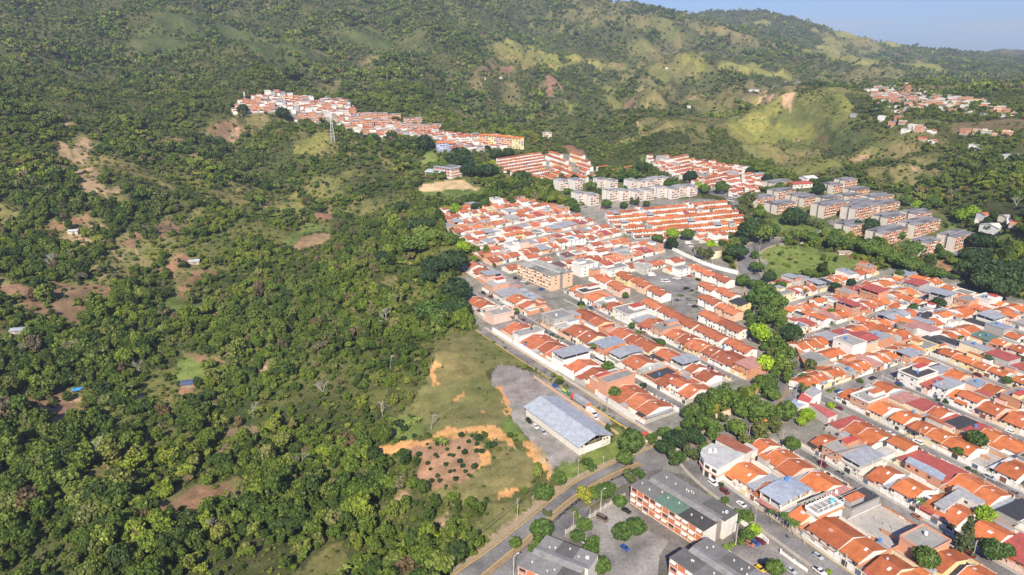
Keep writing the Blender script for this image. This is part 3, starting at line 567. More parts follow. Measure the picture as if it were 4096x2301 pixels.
def forest_points():
    rs = np.random.RandomState(5); out = []
    dens = np.array([1.0]+[DENS[k] for k, _ in PATCH])
    for r0, r1, sp, smin, smax, ty, sh in [(150,760,4.9,1.7,4.6,(0,6),0),(150,760,3.3,.8,1.8,(13,15),1),(760,1500,6.2,2.2,5.0,(6,10),0),(760,1500,6,1.1,2.3,(13,15),1),(1500,2800,10,3.6,6.8,(10,13),0),(2800,5600,17,6,11,(10,13),0)]:
        x, y = wedge(r0, r1, sp, rs); z = hgt(x, y)
        px, py = project(x, y, z)
        s = (px > -160) & (px < 4260) & (py > -160) & (py < 2600)
        x, y, z = x[s], y[s], z[s]
        k = classify(x, y); d = dens[k]
        nzv = fbm(x/38, y/38, 3); nz3 = fbm(x/150+3, y/150, 3)
        d = np.where(k == 0, np.clip(.92+nzv*.9+nz3*.6, .2, 1), d)
        if sh: d = np.where(k == 0, np.clip(1.05-nzv*.4, .5, 1), d*2.0)
        gd = np.array([False]+[kk in ('grassd','green') for kk, _ in PATCH])[k]
        if not sh: d = np.where(gd, 0, d)
        xx = np.array([False]+[kk in ('dryx','hillx','grassm') for kk, _ in PATCH])[k]; d = np.where(xx & (r0 >= 760), d*np.clip(.6+nzv*3.2, .1, 2.6), d)
        keep = rs.uniform(size=len(x)) < d
        x, y, z, nzv, k = x[keep], y[keep], z[keep], nzv[keep], k[keep]
        m = len(x); g = rs.uniform(size=m)**1.6
        sc = (smin+(smax-smin)*g)*(1+.45*np.clip(nzv, -.6, .8))*np.clip(1+1.1*fbm(x/95+17, y/95, 2), .62, 1.5); sc = np.where((k > 0) & (sh == 0), sc*.7, sc)
        rgh = np.hypot(x, y); sc = np.where(np.arctan2(x, y) > .05, sc*.85, sc)
        out.append(np.stack([x, y, z-.1, sc, sc*rs.uniform(.8, 1.25, m), rs.uniform(0, 6.28, m), rs.randint(ty[0], ty[1], m)], 1))
    return np.concatenate(out)
FP = forest_points()
def instance_stuff(name, pts, coll, label=None):
    me = bpy.data.meshes.new(name); me.vertices.add(len(pts)); me.vertices.foreach_set('co', pts[:, :3].astype(np.float32).ravel())
    a = me.attributes.new('siz', 'FLOAT_VECTOR', 'POINT'); a.data.foreach_set('vector', np.stack([pts[:,3], pts[:,3], pts[:,4]], 1).astype(np.float32).ravel())
    a = me.attributes.new('rot', 'FLOAT_VECTOR', 'POINT'); a.data.foreach_set('vector', np.stack([pts[:,5]*0, pts[:,5]*0, pts[:,5]], 1).astype(np.float32).ravel())
    a = me.attributes.new('typ', 'INT', 'POINT'); a.data.foreach_set('value', pts[:,6].astype(np.int32))
    o = bpy.data.objects.new(name, me); C.objects.link(o); tag(o, label, kind='stuff')
    ng = bpy.data.node_groups.new(name, 'GeometryNodeTree')
    ng.interface.new_socket('Geometry', in_out='INPUT', socket_type='NodeSocketGeometry'); ng.interface.new_socket('Geometry', in_out='OUTPUT', socket_type='NodeSocketGeometry')
    N = ng.nodes; L = ng.links
    gi = N.new('NodeGroupInput'); go = N.new('NodeGroupOutput'); ip = N.new('GeometryNodeInstanceOnPoints'); ci = N.new('GeometryNodeCollectionInfo')
    ci.inputs['Collection'].default_value = coll; ci.inputs['Separate Children'].default_value = True; ci.inputs['Reset Children'].default_value = True
    ip.inputs['Pick Instance'].default_value = True
    def na(n, ty):
        q = N.new('GeometryNodeInputNamedAttribute'); q.data_type = ty; q.inputs['Name'].default_value = n; return q.outputs['Attribute']
    L.new(gi.outputs[0], ip.inputs['Points']); L.new(ci.outputs[0], ip.inputs['Instance']); L.new(na('typ', 'INT'), ip.inputs['Instance Index'])
    L.new(na('rot', 'FLOAT_VECTOR'), ip.inputs['Rotation']); L.new(na('siz', 'FLOAT_VECTOR'), ip.inputs['Scale']); L.new(ip.outputs[0], go.inputs[0])
    o.modifiers.new('scatter', 'NODES').node_group = ng
    return o
# ---------------------------------------------------------------- streets
FR = {'R':(0.475,-0.880),'Q':(0.880,0.475),'M':(0.54,-0.842),'K':(0.842,0.54)}
def gxy(fr, s, n):
    u = FR[fr]; return s*u[0]-n*u[1], s*u[1]+n*u[0]
def sn(fr, x, y):
    u = FR[fr]; return x*u[0]+y*u[1], -x*u[1]+y*u[0]
def densify(p, step=4.0):
    o = []
    for a, b in zip(p[:-1], p[1:]):
        d = math.hypot(b[0]-a[0], b[1]-a[1]); k = max(1, int(d/step))
        o += [(a[0]+(b[0]-a[0])*i/k, a[1]+(b[1]-a[1])*i/k) for i in range(k)]
    return o+[tuple(p[-1])]
def smooth(p, it=2):
    for _ in range(it):
        o = [p[0]]
        for a, b in zip(p[:-1], p[1:]): o += [(a[0]*.75+b[0]*.25, a[1]*.75+b[1]*.25), (a[0]*.25+b[0]*.75, a[1]*.25+b[1]*.75)]
        p = o+[p[-1]]
    return p
def strip(m, p, w, dz, col, mat=0, lat=0.0, z1=None, cross=4):
    """sheet (or a low kerb when z1 is given) that follows the ground along a line"""
    p = densify(p, 3.0); rows = []
    for i, q in enumerate(p):
        a = p[max(0, i-1)]; b = p[min(len(p)-1, i+1)]; dx, dy = b[0]-a[0], b[1]-a[1]; L = math.hypot(dx, dy)+1e-9
        nx, ny = -dy/L, dx/L
        rows.append([(q[0]+nx*(lat+(k/cross-.5)*w), q[1]+ny*(lat+(k/cross-.5)*w)) for k in range(cross+1)])
    rows = [[(x, y, height(x, y)+dz) for x, y in r] for r in rows]
    for a, b in zip(rows[:-1], rows[1:]):
        for k in range(cross): m.face([a[k], b[k], b[k+1], a[k+1]][::-1], col, mat)
    if z1:
        for a, b in zip(rows[:-1], rows[1:]):
            for e, sg in ((0, 1), (cross, -1)):
                q = [a[e], b[e], (b[e][0],b[e][1],b[e][2]-z1), (a[e][0],a[e][1],a[e][2]-z1)]
                m.face(q if sg > 0 else q[::-1], col, mat)
MATS = [PLASTER, TILE, SHEET, CONC, BRICK, DARK, PAINT, WOODM]
PL, TI, SH, CO, BR, DK, PA, WO = range(8)
def GL(t, pts): return [tuple(G(t, *p)[:2]) for p in pts]
roads = MB(); walks = MB(); marks = MB(); kerbs = MB()
YEL, WHT = (.62,.40,.06), (.75,.75,.72)
lane1 = smooth(GL(6, [(900,1500),(1150,1330),(1450,1085),(1690,880),(1900,735),(2130,630),(2330,545),(2420,510)]))
lane2 = smooth(GL(6, [(1100,1560),(1330,1375),(1530,1190),(1720,980),(1880,830),(2060,730),(2230,650),(2400,560)]))
for l in (lane1, lane2): strip(roads, l, 9.8, .07, (1.5,1.47,1.47), 0, cross=6)
med = smooth(GL(6, [(1010,1520),(1300,1275),(1430,1175),(1600,1000),(1780,850),(1960,740),(2160,645),(2260,610)]))
strip(walks, med, 2.6, .22, (.30,.22,.14), CO, z1=.25); 
strip(marks, lane1, .35, .11, YEL, PA, lat=4.6, cross=1); strip(kerbs, med, .3, .24, YEL, PA, lat=1.35, cross=1, z1=.2)
strip(walks, lane1, 2.4, .2, (.36,.28,.19), CO, lat=6.4, z1=.25)
junction = GL(6, [(2170,590),(2330,470),(2480,480)])+GL(7, [(150,520),(60,650),(-110,640),(-250,660)])
roads.face([(x, y, height(x, y)+.085) for x, y in junction][::-1], (1.5,1.46,1.46))
ave = smooth(GL(7, [(-200,540),(60,470),(330,420),(520,335),(690,200),(800,50)])+GL(5, [(820,1330),(740,1190),(650,1090),(610,930),(570,780),(530,660),(480,570),(490,470),(560,405),(720,365),(860,378)]))
aveA = ave
strip(roads, ave, 15, .07, (1.4,1.37,1.37), 0, cross=8); strip(walks, [p for p in ave if 300 < math.hypot(*p) < 520], 1.8, .22, (.3,.22,.15), CO, z1=.2)
strip(walks, ave, 2.0, .2, (.36,.30,.23), CO, lat=8.6, z1=.2, cross=2); strip(walks, ave, 2.0, .2, (.36,.30,.23), CO, lat=-8.6, z1=.2, cross=2)
up = smooth(GL(5, [(720,365),(560,280),(450,170),(395,80),(320,25)])+GL(2, [(2380,1400),(2300,1440)]), 1)
strip(roads, up, 9, .08, (1.4,1.37,1.37), 0)
def street(fr, n, s0, s1, w=6.2, curb=True):
    p = [gxy(fr, s0, n), gxy(fr, s1, n)]; p = densify(p, 20)
    strip(roads, p, w, .06, (1.65,1.6,1.52), 0)
    if curb:
        strip(walks, p, 1.3, .16, (.40,.38,.35), CO, lat=w/2+.7, z1=.2, cross=1); strip(walks, p, 1.3, .16, (.40,.38,.35), CO, lat=-w/2-.7, z1=.2, cross=1)
stA = smooth(GL(7, [(30,560),(110,660),(250,785),(480,950),(720,1115),(960,1290),(1260,1500)]))
strip(roads, stA, 8.4, .06, (1.6,1.55,1.52), 0); strip(walks, stA, 2.4, .17, (.42,.39,.35), CO, lat=5.5, z1=.2, cross=2); strip(walks, stA, 1.6, .17, (.40,.36,.3), CO, lat=-5.0, z1=.2, cross=2)
strip(marks, stA[len(stA)//2:], .3, .19, YEL, PA, lat=4.2, cross=1)
for n, s0, s1 in ((254,-197,-60),(308,-221,-60),(357,-222,-60),(407,-282,-60),(449,-324,-60),(490,-324,-150)): street('R', n, s0, s1)
for s, n0, n1 in ((-222,305,410),(-281,365,414),(-324,408,500)):
    p = densify([gxy('R', s, n0), gxy('R', s, n1)], 20); strip(roads, p, 6.5, .064, (2.02,1.94,1.86), 0)
S_line = [gxy('M', -380, 217.5), gxy('M', -200, 217)]
strip(roads, densify(S_line, 20), 7, .06, (1.71,1.63,1.55), 0); strip(walks, densify(S_line, 20), 2.0, .17, (.45,.42,.38), CO, lat=4.6, z1=.2, cross=2)
strip(kerbs, densify(S_line, 20), .3, .2, YEL, PA, lat=3.45, cross=1, z1=.2); strip(kerbs, densify(S_line, 20), .35, .2, YEL, PA, lat=-3.6, cross=1, z1=.2)
strip(marks, densify([gxy('M', -268, 213.6), gxy('M', -222, 213.6)], 10), .7, .35, YEL, PA, cross=1, z1=.3)
street('M', 252.5, -440, -228); street('M', 302.5, -395, -235); 
for s, n0, n1 in ((-376,215,282),(-376,282,300)): strip(roads, densify([gxy('M', s, n0), gxy('M', s, n1)], 20), 7, .064, (1.86,1.78,1.71), 0)
strip(roads, densify([gxy('M', -500, 286), gxy('M', -440, 286)], 20), 5.5, .06, (2.02,1.94,1.86), 0)
strip(roads, densify([gxy('M', -600, 436), gxy('M', -425, 434)], 20), 7.5, .06, (1.78,1.71,1.63), 0)
ROADL = [lane1, lane2, ave, up, stA]
strip(roads, densify([gxy('M', -425, 434), gxy('M', -352, 436)], 20), 6.5, .06, (1.86,1.78,1.71), 0)
strip(roads, densify([gxy('M', -418, 340), gxy('M', -424, 436)], 20), 6.5, .064, (1.86,1.78,1.71), 0)
for s in (-560,-518,-602): strip(roads, densify([gxy('M', s, 290), gxy('M', s, 432)], 20), 5.5, .06, (2.17,2.05,1.98), 0)
def sheet(m, t, pts, dz, col, mat=0, step=6):
    P = GP(t, pts) if t else np.array(pts)
    lo = P.min(0); hi = P.max(0)
    from mathutils.geometry import tessellate_polygon
    tri = tessellate_polygon([[mathutils.Vector((x, y, 0)) for x, y in P]])
    for a in tri:
        q = [P[i] for i in a]
        ar = (q[1][0]-q[0][0])*(q[2][1]-q[0][1])-(q[1][1]-q[0][1])*(q[2][0]-q[0][0])
        if ar < 0: q = q[::-1]
        m.face([(x, y, height(x, y)+dz) for x, y in q], col, mat)
import mathutils
lots = MB()
sheet(lots, 'c', [(600,1060),(950,950),(1000,1000),(1290,1000),(1480,1130),(2200,1700),(1500,1700),(1200,1480),(860,1280)], .05, (1.88,1.80,1.72))
sheet(lots, 6, [(1760,1060),(2130,860),(2220,960),(2330,1120),(2470,1190),(2400,1300),(2380,1500),(2000,1500),(1960,1330),(1830,1200),(1640,1150)], .05, (1.95,1.88,1.80))
sheet(lots, 'l', [(480,1190),(760,1170),(1000,1230),(1230,1210),(1420,1290),(1300,1447),(1180,1540),(1330,1700),(1150,1820),(900,1560),(640,1340)], .05, (1.65,1.62,1.58))
sheet(lots, 'k', [(990,1260),(1240,1200),(1700,1440),(1700,1530),(1480,1530),(1150,1370)], .05, (1.80,1.72,1.65))
sheet(lots, 5, [(1080,220),(1260,190),(1330,240),(1280,310),(1180,290)], .05, (1.80,1.72,1.72))
sheet(lots, 5, [(1900,470),(2080,440),(2180,490),(2080,520)], .05, (1.80,1.72,1.72))
sheet(lots, 2, [(870,1110),(1010,1090),(1150,1140),(1010,1160)], .06, (1.65,1.58,1.58))
tag(roads.build('road', [ASPHALT]), kind='structure'); tag(lots.build('parking_area', [ASPHALT]), kind='structure')
tag(walks.build('pavement', MATS), kind='structure'); tag(marks.build('road_marking', MATS), kind='structure'); tag(kerbs.build('kerb', MATS), kind='structure')
# ---------------------------------------------------------------- houses
WHITE = [(.80,.78,.75),(.78,.76,.72),(.74,.71,.66),(.80,.76,.70)]; CREAM = [(.72,.62,.45),(.74,.60,.34),(.72,.48,.34),(.70,.50,.42),(.66,.64,.58)]
RAW = [(.56,.27,.16),(.52,.25,.15),(.60,.31,.20)]; GRY = [(.42,.41,.39),(.50,.48,.45),(.36,.35,.34)]
TILES_N = [(.57,.185,.07),(.53,.165,.065),(.60,.20,.075),(.48,.15,.065)]; TILES_O = [(.49,.165,.085),(.45,.15,.08),(.52,.18,.09),(.40,.135,.075),(.53,.19,.095)]
METC = {'g':(.36,.37,.40),'G':(.36,.38,.42),'B':(.31,.35,.42),'R':(.42,.10,.08),'P':(.50,.25,.21),'N':(.055,.055,.06),'E':(.12,.2,.16),'D':(.17,.09,.08),'S':(.62,.63,.66)}
class House:
    def __init__(s): s.parts = []; s.look = []
    def part(s, name, parent=None):
        m = MB(); s.parts.append([name, parent, m]); return m, len(s.parts)-1
def window(h, x, y, z, w, ht, face, frame, parent):
    """framed pane; face f=front (y-), k=back (y+), r=right (x+), l=left (x-)"""
    m, i = h.part('window', parent); t = .12; e = .1
    if face in 'fk':
        y0, y1 = (y-t, y+.02) if face == 'f' else (y-.02, y+t); g = (y0-.02, y0+.05) if face == 'f' else (y1-.05, y1+.02)
        m.box(x-w/2-e, x+w/2+e, y0, y1, z-e, z, frame, PL); m.box(x-w/2-e, x+w/2+e, y0, y1, z+ht, z+ht+e, frame, PL)
        m.box(x-w/2-e, x-w/2, y0, y1, z, z+ht, frame, PL); m.box(x+w/2, x+w/2+e, y0, y1, z, z+ht, frame, PL)
        ym = (y-.05, y+.01) if face == 'f' else (y-.01, y+.05)
        m.box(x-w/2, x+w/2, ym[0], ym[1], z, z+ht, (.045,.05,.055), DK)
    else:
        x0, x1 = (x-.02, x+t) if face == 'r' else (x-t, x+.02)
        m.box(x0, x1, y-w/2-e, y+w/2+e, z-e, z, frame, PL); m.box(x0, x1, y-w/2-e, y+w/2+e, z+ht, z+ht+e, frame, PL)
        m.box(x0, x1, y-w/2-e, y-w/2, z, z+ht, frame, PL); m.box(x0, x1, y+w/2, y+w/2+e, z, z+ht, frame, PL)
        xm = (x-.01, x+.05) if face == 'r' else (x-.05, x+.01)
        m.box(xm[0], xm[1], y-w/2, y+w/2, z, z+ht, (.045,.05,.055), DK)
def tank(h, x, y, z, parent, r):
    m, i = h.part('water_tank', parent)
    c = r.choice([(.06,.20,.52),(.08,.26,.58),(.06,.20,.52),(.70,.72,.74),(.05,.05,.06)])
    for a in (-.45,.45):
        for b in (-.45,.45): m.box(x+a-.06, x+a+.06, y+b-.06, y+b+.06, z, z+.5, (.3,.3,.3), CO)
    m.cyl(x, y, z+.5, z+1.75, .72, .66, 10, c, PA); m.cyl(x, y, z+1.75, z+1.95, .66, .25, 10, c, PA)
    h.look.append('blue tank' if c[2] > .4 and c[0] < .2 else 'white tank' if c[0] > .5 else 'black tank')
def dish(h, x, y, z, parent):
    m, i = h.part('satellite_dish', parent); m.tube((x,y,z),(x,y,z+.7),.05,.05,5,(.5,.5,.5),PA)
    k = 8; cc = (x, y-.25, z+.95); ring = [(x+.5*math.cos(2*PI*j/k), y-.3+.5*math.sin(2*PI*j/k)*.5, z+1.0+.5*math.sin(2*PI*j/k)*.85) for j in range(k)]
    for j in range(k):
        m.face([cc, ring[j], ring[(j+1) % k]], (.82,.82,.82), PA); m.face([cc, ring[(j+1) % k], ring[j]], (.82,.82,.82), PA)
def gable(m, x0, x1, y0, y1, ze, rise, oh, col, mat, th=.16, ridge=.5):
    ym = y0+(y1-y0)*ridge; sl = rise/(ym-y0); sb = rise/(y1-ym)
    m.prof([(y0-oh, ze-oh*sl), (ym, ze+rise), (y1+oh, ze-oh*sb), (y1+oh, ze-oh*sb+th), (ym, ze+rise+th), (y0-oh, ze-oh*sl+th)][::-1], x0, x1, col, mat)
def shed(m, x0, x1, y0, y1, z0, z1, col, mat, th=.1):
    m.prof([(y0,z0),(y1,z1),(y1,z1+th),(y0,z0+th)], x0, x1, col, mat)
def house(style, w, D, seed, old=False, lod=0):
    r = random.Random(seed); h = House(); st = style[0]; st2 = style[1:] if len(style) > 1 else ''
    wc = r.choice(WHITE) if r.random() < (.8 if old else .66) else r.choice(CREAM)
    tc = r.choice(TILES_O if old else TILES_N)
    v = r.uniform(.74, 1.1); tc = tuple(c*v for c in tc)
    g = .06
    yf = r.uniform(2.4, 3.8) if D > 13 else .6; yb = D-r.uniform(2.6, 5.2) if D > 13 else D-.5
    x0, x1 = g, w-g
    # boundary wall and gate
    if D > 13 and lod < 2:
        m, i = h.part('boundary_wall'); hh = r.uniform(1.9, 2.5); bc = wc if r.random() < .7 else r.choice(RAW+CREAM)
        k = max(2, int(w/2.6)); gi = r.randrange(k)
        for j in range(k):
            a = x0+(x1-x0)*j/k; b = x0+(x1-x0)*(j+1)/k
            m.box(a, a+.3, .0, .3, 0, hh+.25, bc, PL)
            if j != gi: m.box(a+.3, b, .08, .22, 0, hh*(.55 if r.random() < .4 else 1), bc, PL)
        m.box(x1-.3, x1-.02, .01, .31, 0, hh+.2, bc, PL)
        m.box(x0, x1-.3, -.02, .32, hh+.26, hh+.36, tc if r.random() < .45 else bc, TI) if r.random() < .5 else None
        sc_ = r.choice([wc, (.45,.42,.38), wc, r.choice(RAW)])
        m.box(x1-.14, x1, .34, D, 0, hh+.1, sc_, PL if sc_ is wc else BR)
        m.box(x0, x1-.16, D-.16, D-.02, 0, 2.3, sc_, PL if sc_ is wc else BR)
        if lod == 0:
            gm, _ = h.part('gate'); a = x0+(x1-x0)*gi/k+.3; b = x0+(x1-x0)*(gi+1)/k
            gc = r.choice([(.75,.75,.74),(.05,.05,.05),(.2,.09,.06),(.7,.7,.7),(.1,.14,.2)])
            gm.box(a, b, .1, .18, .05, hh-.1, gc, PA)
            for q in range(4): gm.box(a+(b-a)*(q+.4)/4.2, a+(b-a)*(q+.5)/4.2, .06, .1, .05, hh, gc, PA)
    W, wi = h.part('wall'); Rf, ri = None, None
    up = 'two storey ' if st in 'WUGL' or '2' in st2 or '3' in st2 else ''
    if st in 'TWL':
        H2 = 2.9 if st == 'T' else 5.5
        if st == 'T' and w > 9 and D > 13 and r.random() < (.45 if old else .7):
            cg = r.uniform(2.2, 3.3); k = r.random()
            if k < .62:
                P_, _ = h.part('carport_roof'); cc = METC[r.choice('gggGSPRNg')]; a0 = r.uniform(1.2, 4); b0 = r.uniform(D*.6, D-1)
                shed(P_, x0+.05, x0+cg-.1, a0, b0, 2.35, 2.6, cc, SH)
                for q in (a0+.1, b0-.3): P_.box(x0+.1, x0+.22, q, q+.12, 0, 2.36, (.6,.58,.55), PL)
            x0 += cg
        if st == 'L': yf, yb = D*.36, D-2.0
        elif st == 'W' and D > 13: yf, yb = 4.0, min(D-5, 13)
        half = (yb-yf)/2; rise = half*r.uniform(.26, .34); e = .18
        # walls as one profile so that the gable ends close under the roof
        W.prof([(yf,0),(yb,0),(yb,H2),((yf+yb)/2,H2+rise),(yf,H2)], x0+.02, x1-.16, wc, PL)
        Rf, ri = h.part('roof')
        gable(Rf, x0-.0 if st == 'T' else x0-.25, x1-.18 if st == 'T' else x1+.2, yf, yb, H2+.02, rise, .75, tc, TI)
        hip = [(yf-.8,H2-.15),((yf+yb)/2,H2+rise+.42),(yb+.8,H2-.15),(yb+.3,H2-.6),(yf-.3,H2-.6)]
        if st == 'T': W.prof([(p[0],p[1]) for p in hip][::-1], x1-.17, x1-.01, wc, PL)
        if st == 'T' and r.random() < .7:
            s_, _ = h.part('skylight', ri); q = r.uniform(.6, .85)*w; yy = yf+half*r.uniform(.5, .8); zz = H2+rise*(yy-yf)/half
            s_.prof([(yy,zz+.16),(yy+1.5,zz+.16+1.5*rise/half),(yy+1.5,zz+.34+1.5*rise/half),(yy,zz+.34)], q-.45, q+.45, (.8,.8,.82), PA); h.look.append('skylight')
        elif st == 'T' and r.random() < .5:
            s_, _ = h.part('skylight', ri); q = r.uniform(.3, .7)*w; yy = yf+half*.55; zz = H2+rise*.55
            s_.prof([(yy,zz+.18),(yy+1.3,zz+.18+1.3*rise/half),(yy+1.3,zz+.26+1.3*rise/half),(yy,zz+.26)], q-.9, q+.9, r.choice([(.5,.5,.53),(.6,.6,.62),(.55,.3,.25)]), SH); h.look.append('roof panel')
        if lod < 2 and D > 13:
            if r.random() < .75:
                B, bi = h.part('back_room'); bw = w*r.uniform(.4, .9); bx = x0+.1 if r.random() < .5 else x1-.2-bw; bh = r.choice([2.6,2.8,2.6,5.0]); bc = r.choice([wc, wc, r.choice(GRY), r.choice(RAW)])
                bx = max(x0+.1, bx); bx1 = min(bx+bw, x1-.2); dd = D-.25
                B.box(bx, bx1, yb+1.0, dd, 0, bh, bc, BR if bc in RAW else PL)
                k = r.random()
                rc = (METC[r.choice('gRPNg')], SH) if k < .28 else (r.choice(GRY), CO) if k < .45 else (tc, TI)
                shed(B, bx-.2, bx1+.1, yb+.8, dd-.02, bh+.35, bh+.03, rc[0], rc[1])
            if r.random() < .5: 
                P_, _ = h.part('porch_roof'); pc = (METC[r.choice('RgPgN')], SH) if r.random() < .6 else (tc, TI); a = x0+.2; b = x0+w*r.uniform(.4,.7)
                shed(P_, a, b, 1.0, yf-.2, 2.35, 2.8 if st == 'T' else 3.0, pc[0], pc[1]); 
                for q in (a+.1, b-.25): P_.box(q, q+.15, 1.1, 1.25, 0, 2.36, wc, PL)
        if st == 'L' and lod < 2:
            P_, _ = h.part('porch_roof'); shed(P_, x0+.1, x1-.2, .8, yf-.05, 2.5, 3.0, r.choice([tc, tc, (.7,.68,.65)]), TI)
            for q in (x0+.2, x1-.5): P_.box(q, q+.2, .9, 1.1, 0, 2.5, wc, PL)
        if lod == 0:
            zs = [1.0] if st == 'T' else [1.0, 3.7]
            for z in zs:
                for q in ((.28,.72) if w > 7 else (.5,)): window(h, w*q, yf, z, 1.3, 1.1, 'f', wc, wi)
                if st == 'W': window(h, x1-.16, (yf+yb)/2, z, 1.2, 1.0, 'r', wc, wi); window(h, w*.5, yb, z, 1.3, 1.0, 'k', wc, wi)
            d_, _ = h.part('door', wi); d_.box(w*.5-.45, w*.5+.45, yf-.08, yf+.02, 0, 2.1, r.choice([(.2,.1,.06),(.05,.05,.05),(.7,.7,.7)]), PA)
        elif lod == 1 and st != 'T':
            for q in (.3,.7): W.box(w*q-.6, w*q+.6, yf-.04, yf+.02, 3.8, 4.8, (.05,.05,.055), DK)
        top = H2+rise*.5
        name = ('bright orange' if not old and tc[0] > .52 else 'orange' if tc[0] > .44 else 'rust orange' if tc[0] > .37 else 'dark rust')+' tiled'
        if r.random() < .2: tank(h, w*.5, yb+2.5 if D > 13 else (yf+yb)/2, 2.6 if D > 13 else H2+rise, wi if D > 13 else wi, r) if D > 13 else None
        if r.random() < .18 and lod < 2: dish(h, w*r.uniform(.3,.7), (yf+yb)/2, H2+rise+.1, ri)
    elif st == 'G':
        fl = 3 if '3' in st2 else 2; z = 2.9*(fl-1); yf = r.uniform(1.5, 3); yb = D-r.uniform(1.5, 4) if D > 13 else D-.5
        bc = r.choice([wc, wc, r.choice(RAW), r.choice(GRY)]); bm = BR if bc in RAW else PL
        W.box(x0, x1-.16, yf, yb, 0, z, bc, bm)
        sl, si = h.part('slab'); sl.box(x0-.1, x1, yf-.5, yb+.1, z, z+.22, (.5,.48,.45), CO)
        pr = r.choice([wc, bc]); q = z+.22
        W.box(x0, x1-.2, yf-.35, yf-.2, q, q+.9, pr, PL); W.box(x1-.18, x1-.02, yf-.3, yb, q, q+(2.3 if r.random() < .5 else .9), bc, bm); W.box(x0, x0+.15, yf-.15, yb, q, q+.9, pr, PL)
        if r.random() < .6: W.box(x0+.3, x0+w*r.uniform(.45,.8), yf+(yb-yf)*.45, yb-.2, q, q+2.4, r.choice([bc, wc, r.choice(RAW)]), PL)
        ps, _ = h.part('roof_post')
        for px in (x0+.1, w/2, x1-.4):
            for py in (yf-.1, (yf+yb)/2, yb-.3): ps.box(px, px+.18, py, py+.18, q, q+2.6, (.7,.68,.65), PL)
        Rf, ri = h.part('roof'); mc = METC[style[-1]] if style[-1] in 'BRPNED' else METC['G']
        if r.random() < .5: shed(Rf, x0-.4, x1+.25, yf-.9, yb+.4, q+2.5, q+3.1, mc, SH)
        else: gable(Rf, x0-.4, x1+.25, yf-.4, yb, q+2.5, .9, .6, mc, SH, .1)
        if lod < 2:
            for zz in [1.0+2.9*i for i in range(fl-1)]:
                for qx in (.28,.7):
                    if lod == 0: window(h, w*qx, yf, zz, 1.3, 1.1, 'f', wc, wi)
                    else: W.box(w*qx-.6, w*qx+.6, yf-.04, yf+.02, zz, zz+1.1, (.05,.05,.055), DK)
        name = {'B':'blue','R':'red','P':'pink','N':'black','E':'green','D':'dark brown'}.get(style[-1], 'grey')+' roofed'; up = 'terraced '
        if r.random() < .2: tank(h, w*.3, yb+1.2 if D > 13 and yb < D-2 else yf+2, 0 if D > 13 and yb < D-2 else q+3.0, wi, r)
    elif st in 'gBRPNDES':
        H2 = 3.0 if not st2 else 5.8; bc = r.choice([wc, wc, r.choice(GRY), r.choice(RAW)]); bm = BR if bc in RAW else PL
        yf = r.uniform(1.5, 4) if D > 13 else .5; yb = D-r.uniform(.6, 4) if D > 13 else D-.5
        rise = r.uniform(.5, .9)
        W.prof([(yf,0),(yb,0),(yb,H2+rise),(yf,H2)], x0+.02, x1-.16, bc, bm)
        Rf, ri = h.part('roof'); sl = rise/(yb-yf)
        shed(Rf, x0-.15, x1-.0, yf-.8, yb+.3, H2-.8*sl+.03, H2+rise+.3*sl+.03, METC[st], SH, .12)
        if r.random() < .5 and D > 13 and lod < 2:
            P_, _ = h.part('annex'); P_.box(x0+.2, w*.6, max(.5, yf-2.2), yf-.82, 0, 2.4, wc, PL); shed(P_, x0+.1, w*.6+.2, max(.4, yf-2.4), yf-.83, 2.43, 2.6, tc, TI)
        if lod == 0:
            for z in ([1.0] if not st2 else [1.0,3.9]):
                for q in (.28,.72): window(h, w*q, yf, z, 1.3, 1.0, 'f', wc, wi)
                window(h, x1-.16, (yf+yb)/2, z, 1.2, .9, 'r', wc, wi)
        name = {'g':'grey','B':'blue grey','R':'red','P':'pink','N':'black','D':'dark brown','E':'green','S':'silvery'}[st]+' sheet roofed'
        if r.random() < .25: tank(h, w*.6, (yf+yb)/2, H2+rise*.5, wi, r)
        if r.random() < .2 and lod < 2: dish(h, w*.4, yf+2, H2+rise*.3, ri)
    elif st in 'KFU':
        fl = 3 if '3' in st2 else 2 if ('2' in st2 or st == 'U') else 1; H2 = 2.85*fl+.1
        bc = r.choice([wc, wc, wc, r.choice(GRY), r.choice(RAW)]) if st != 'U' else r.choice(RAW); bm = BR if bc in RAW else PL
        yf = r.uniform(1.2, 3.5) if D > 13 else .4; yb = D-r.uniform(1, 5) if D > 13 else D-.4
        W.box(x0+.02, x1-.16, yf, yb, 0, H2, bc, bm)
        if st == 'U':
            for q in (x0, w/2-.1, x1-.4):
                W.box(q, q+.25, yf-.06, yf-.01, 0, H2, (.5,.48,.45), CO)
            for z in range(1, fl): W.box(x0, x1-.14, yf-.05, yf, 2.85*z-.1, 2.85*z+.12, (.5,.48,.45), CO)
            for q in (.2,.4,.6,.8): W.box(x1-.155, x1-.11, yf+(yb-yf)*q-.12, yf+(yb-yf)*q+.12, 0, H2-.01, (.62,.45,.35), CO)
        Rf, ri = h.part('roof'); fc = (.065,.065,.07) if st == 'K' else r.choice([(.33,.325,.31),(.42,.41,.39),(.27,.265,.26)])
        Rf.box(x0-.1, x1-.02, yf-.45, yb+.2, H2, H2+.2, fc, CO)
        pc = bc if r.random() < .7 else wc; ph = r.choice([.25,.5,.9])
        pp, _ = h.part('parapet'); zt = H2+.2
        pp.box(x0-.08, x1-.04, yf-.43, yf-.28, zt, zt+ph, pc, bm); pp.box(x0-.08, x1-.04, yb+.03, yb+.18, zt, zt+ph, pc, bm); pp.box(x1-.19, x1-.04, yf-.28, yb+.03, zt, zt+ph, pc, bm); pp.box(x0-.08, x0+.07, yf-.28, yb+.03, zt, zt+ph, pc, bm)
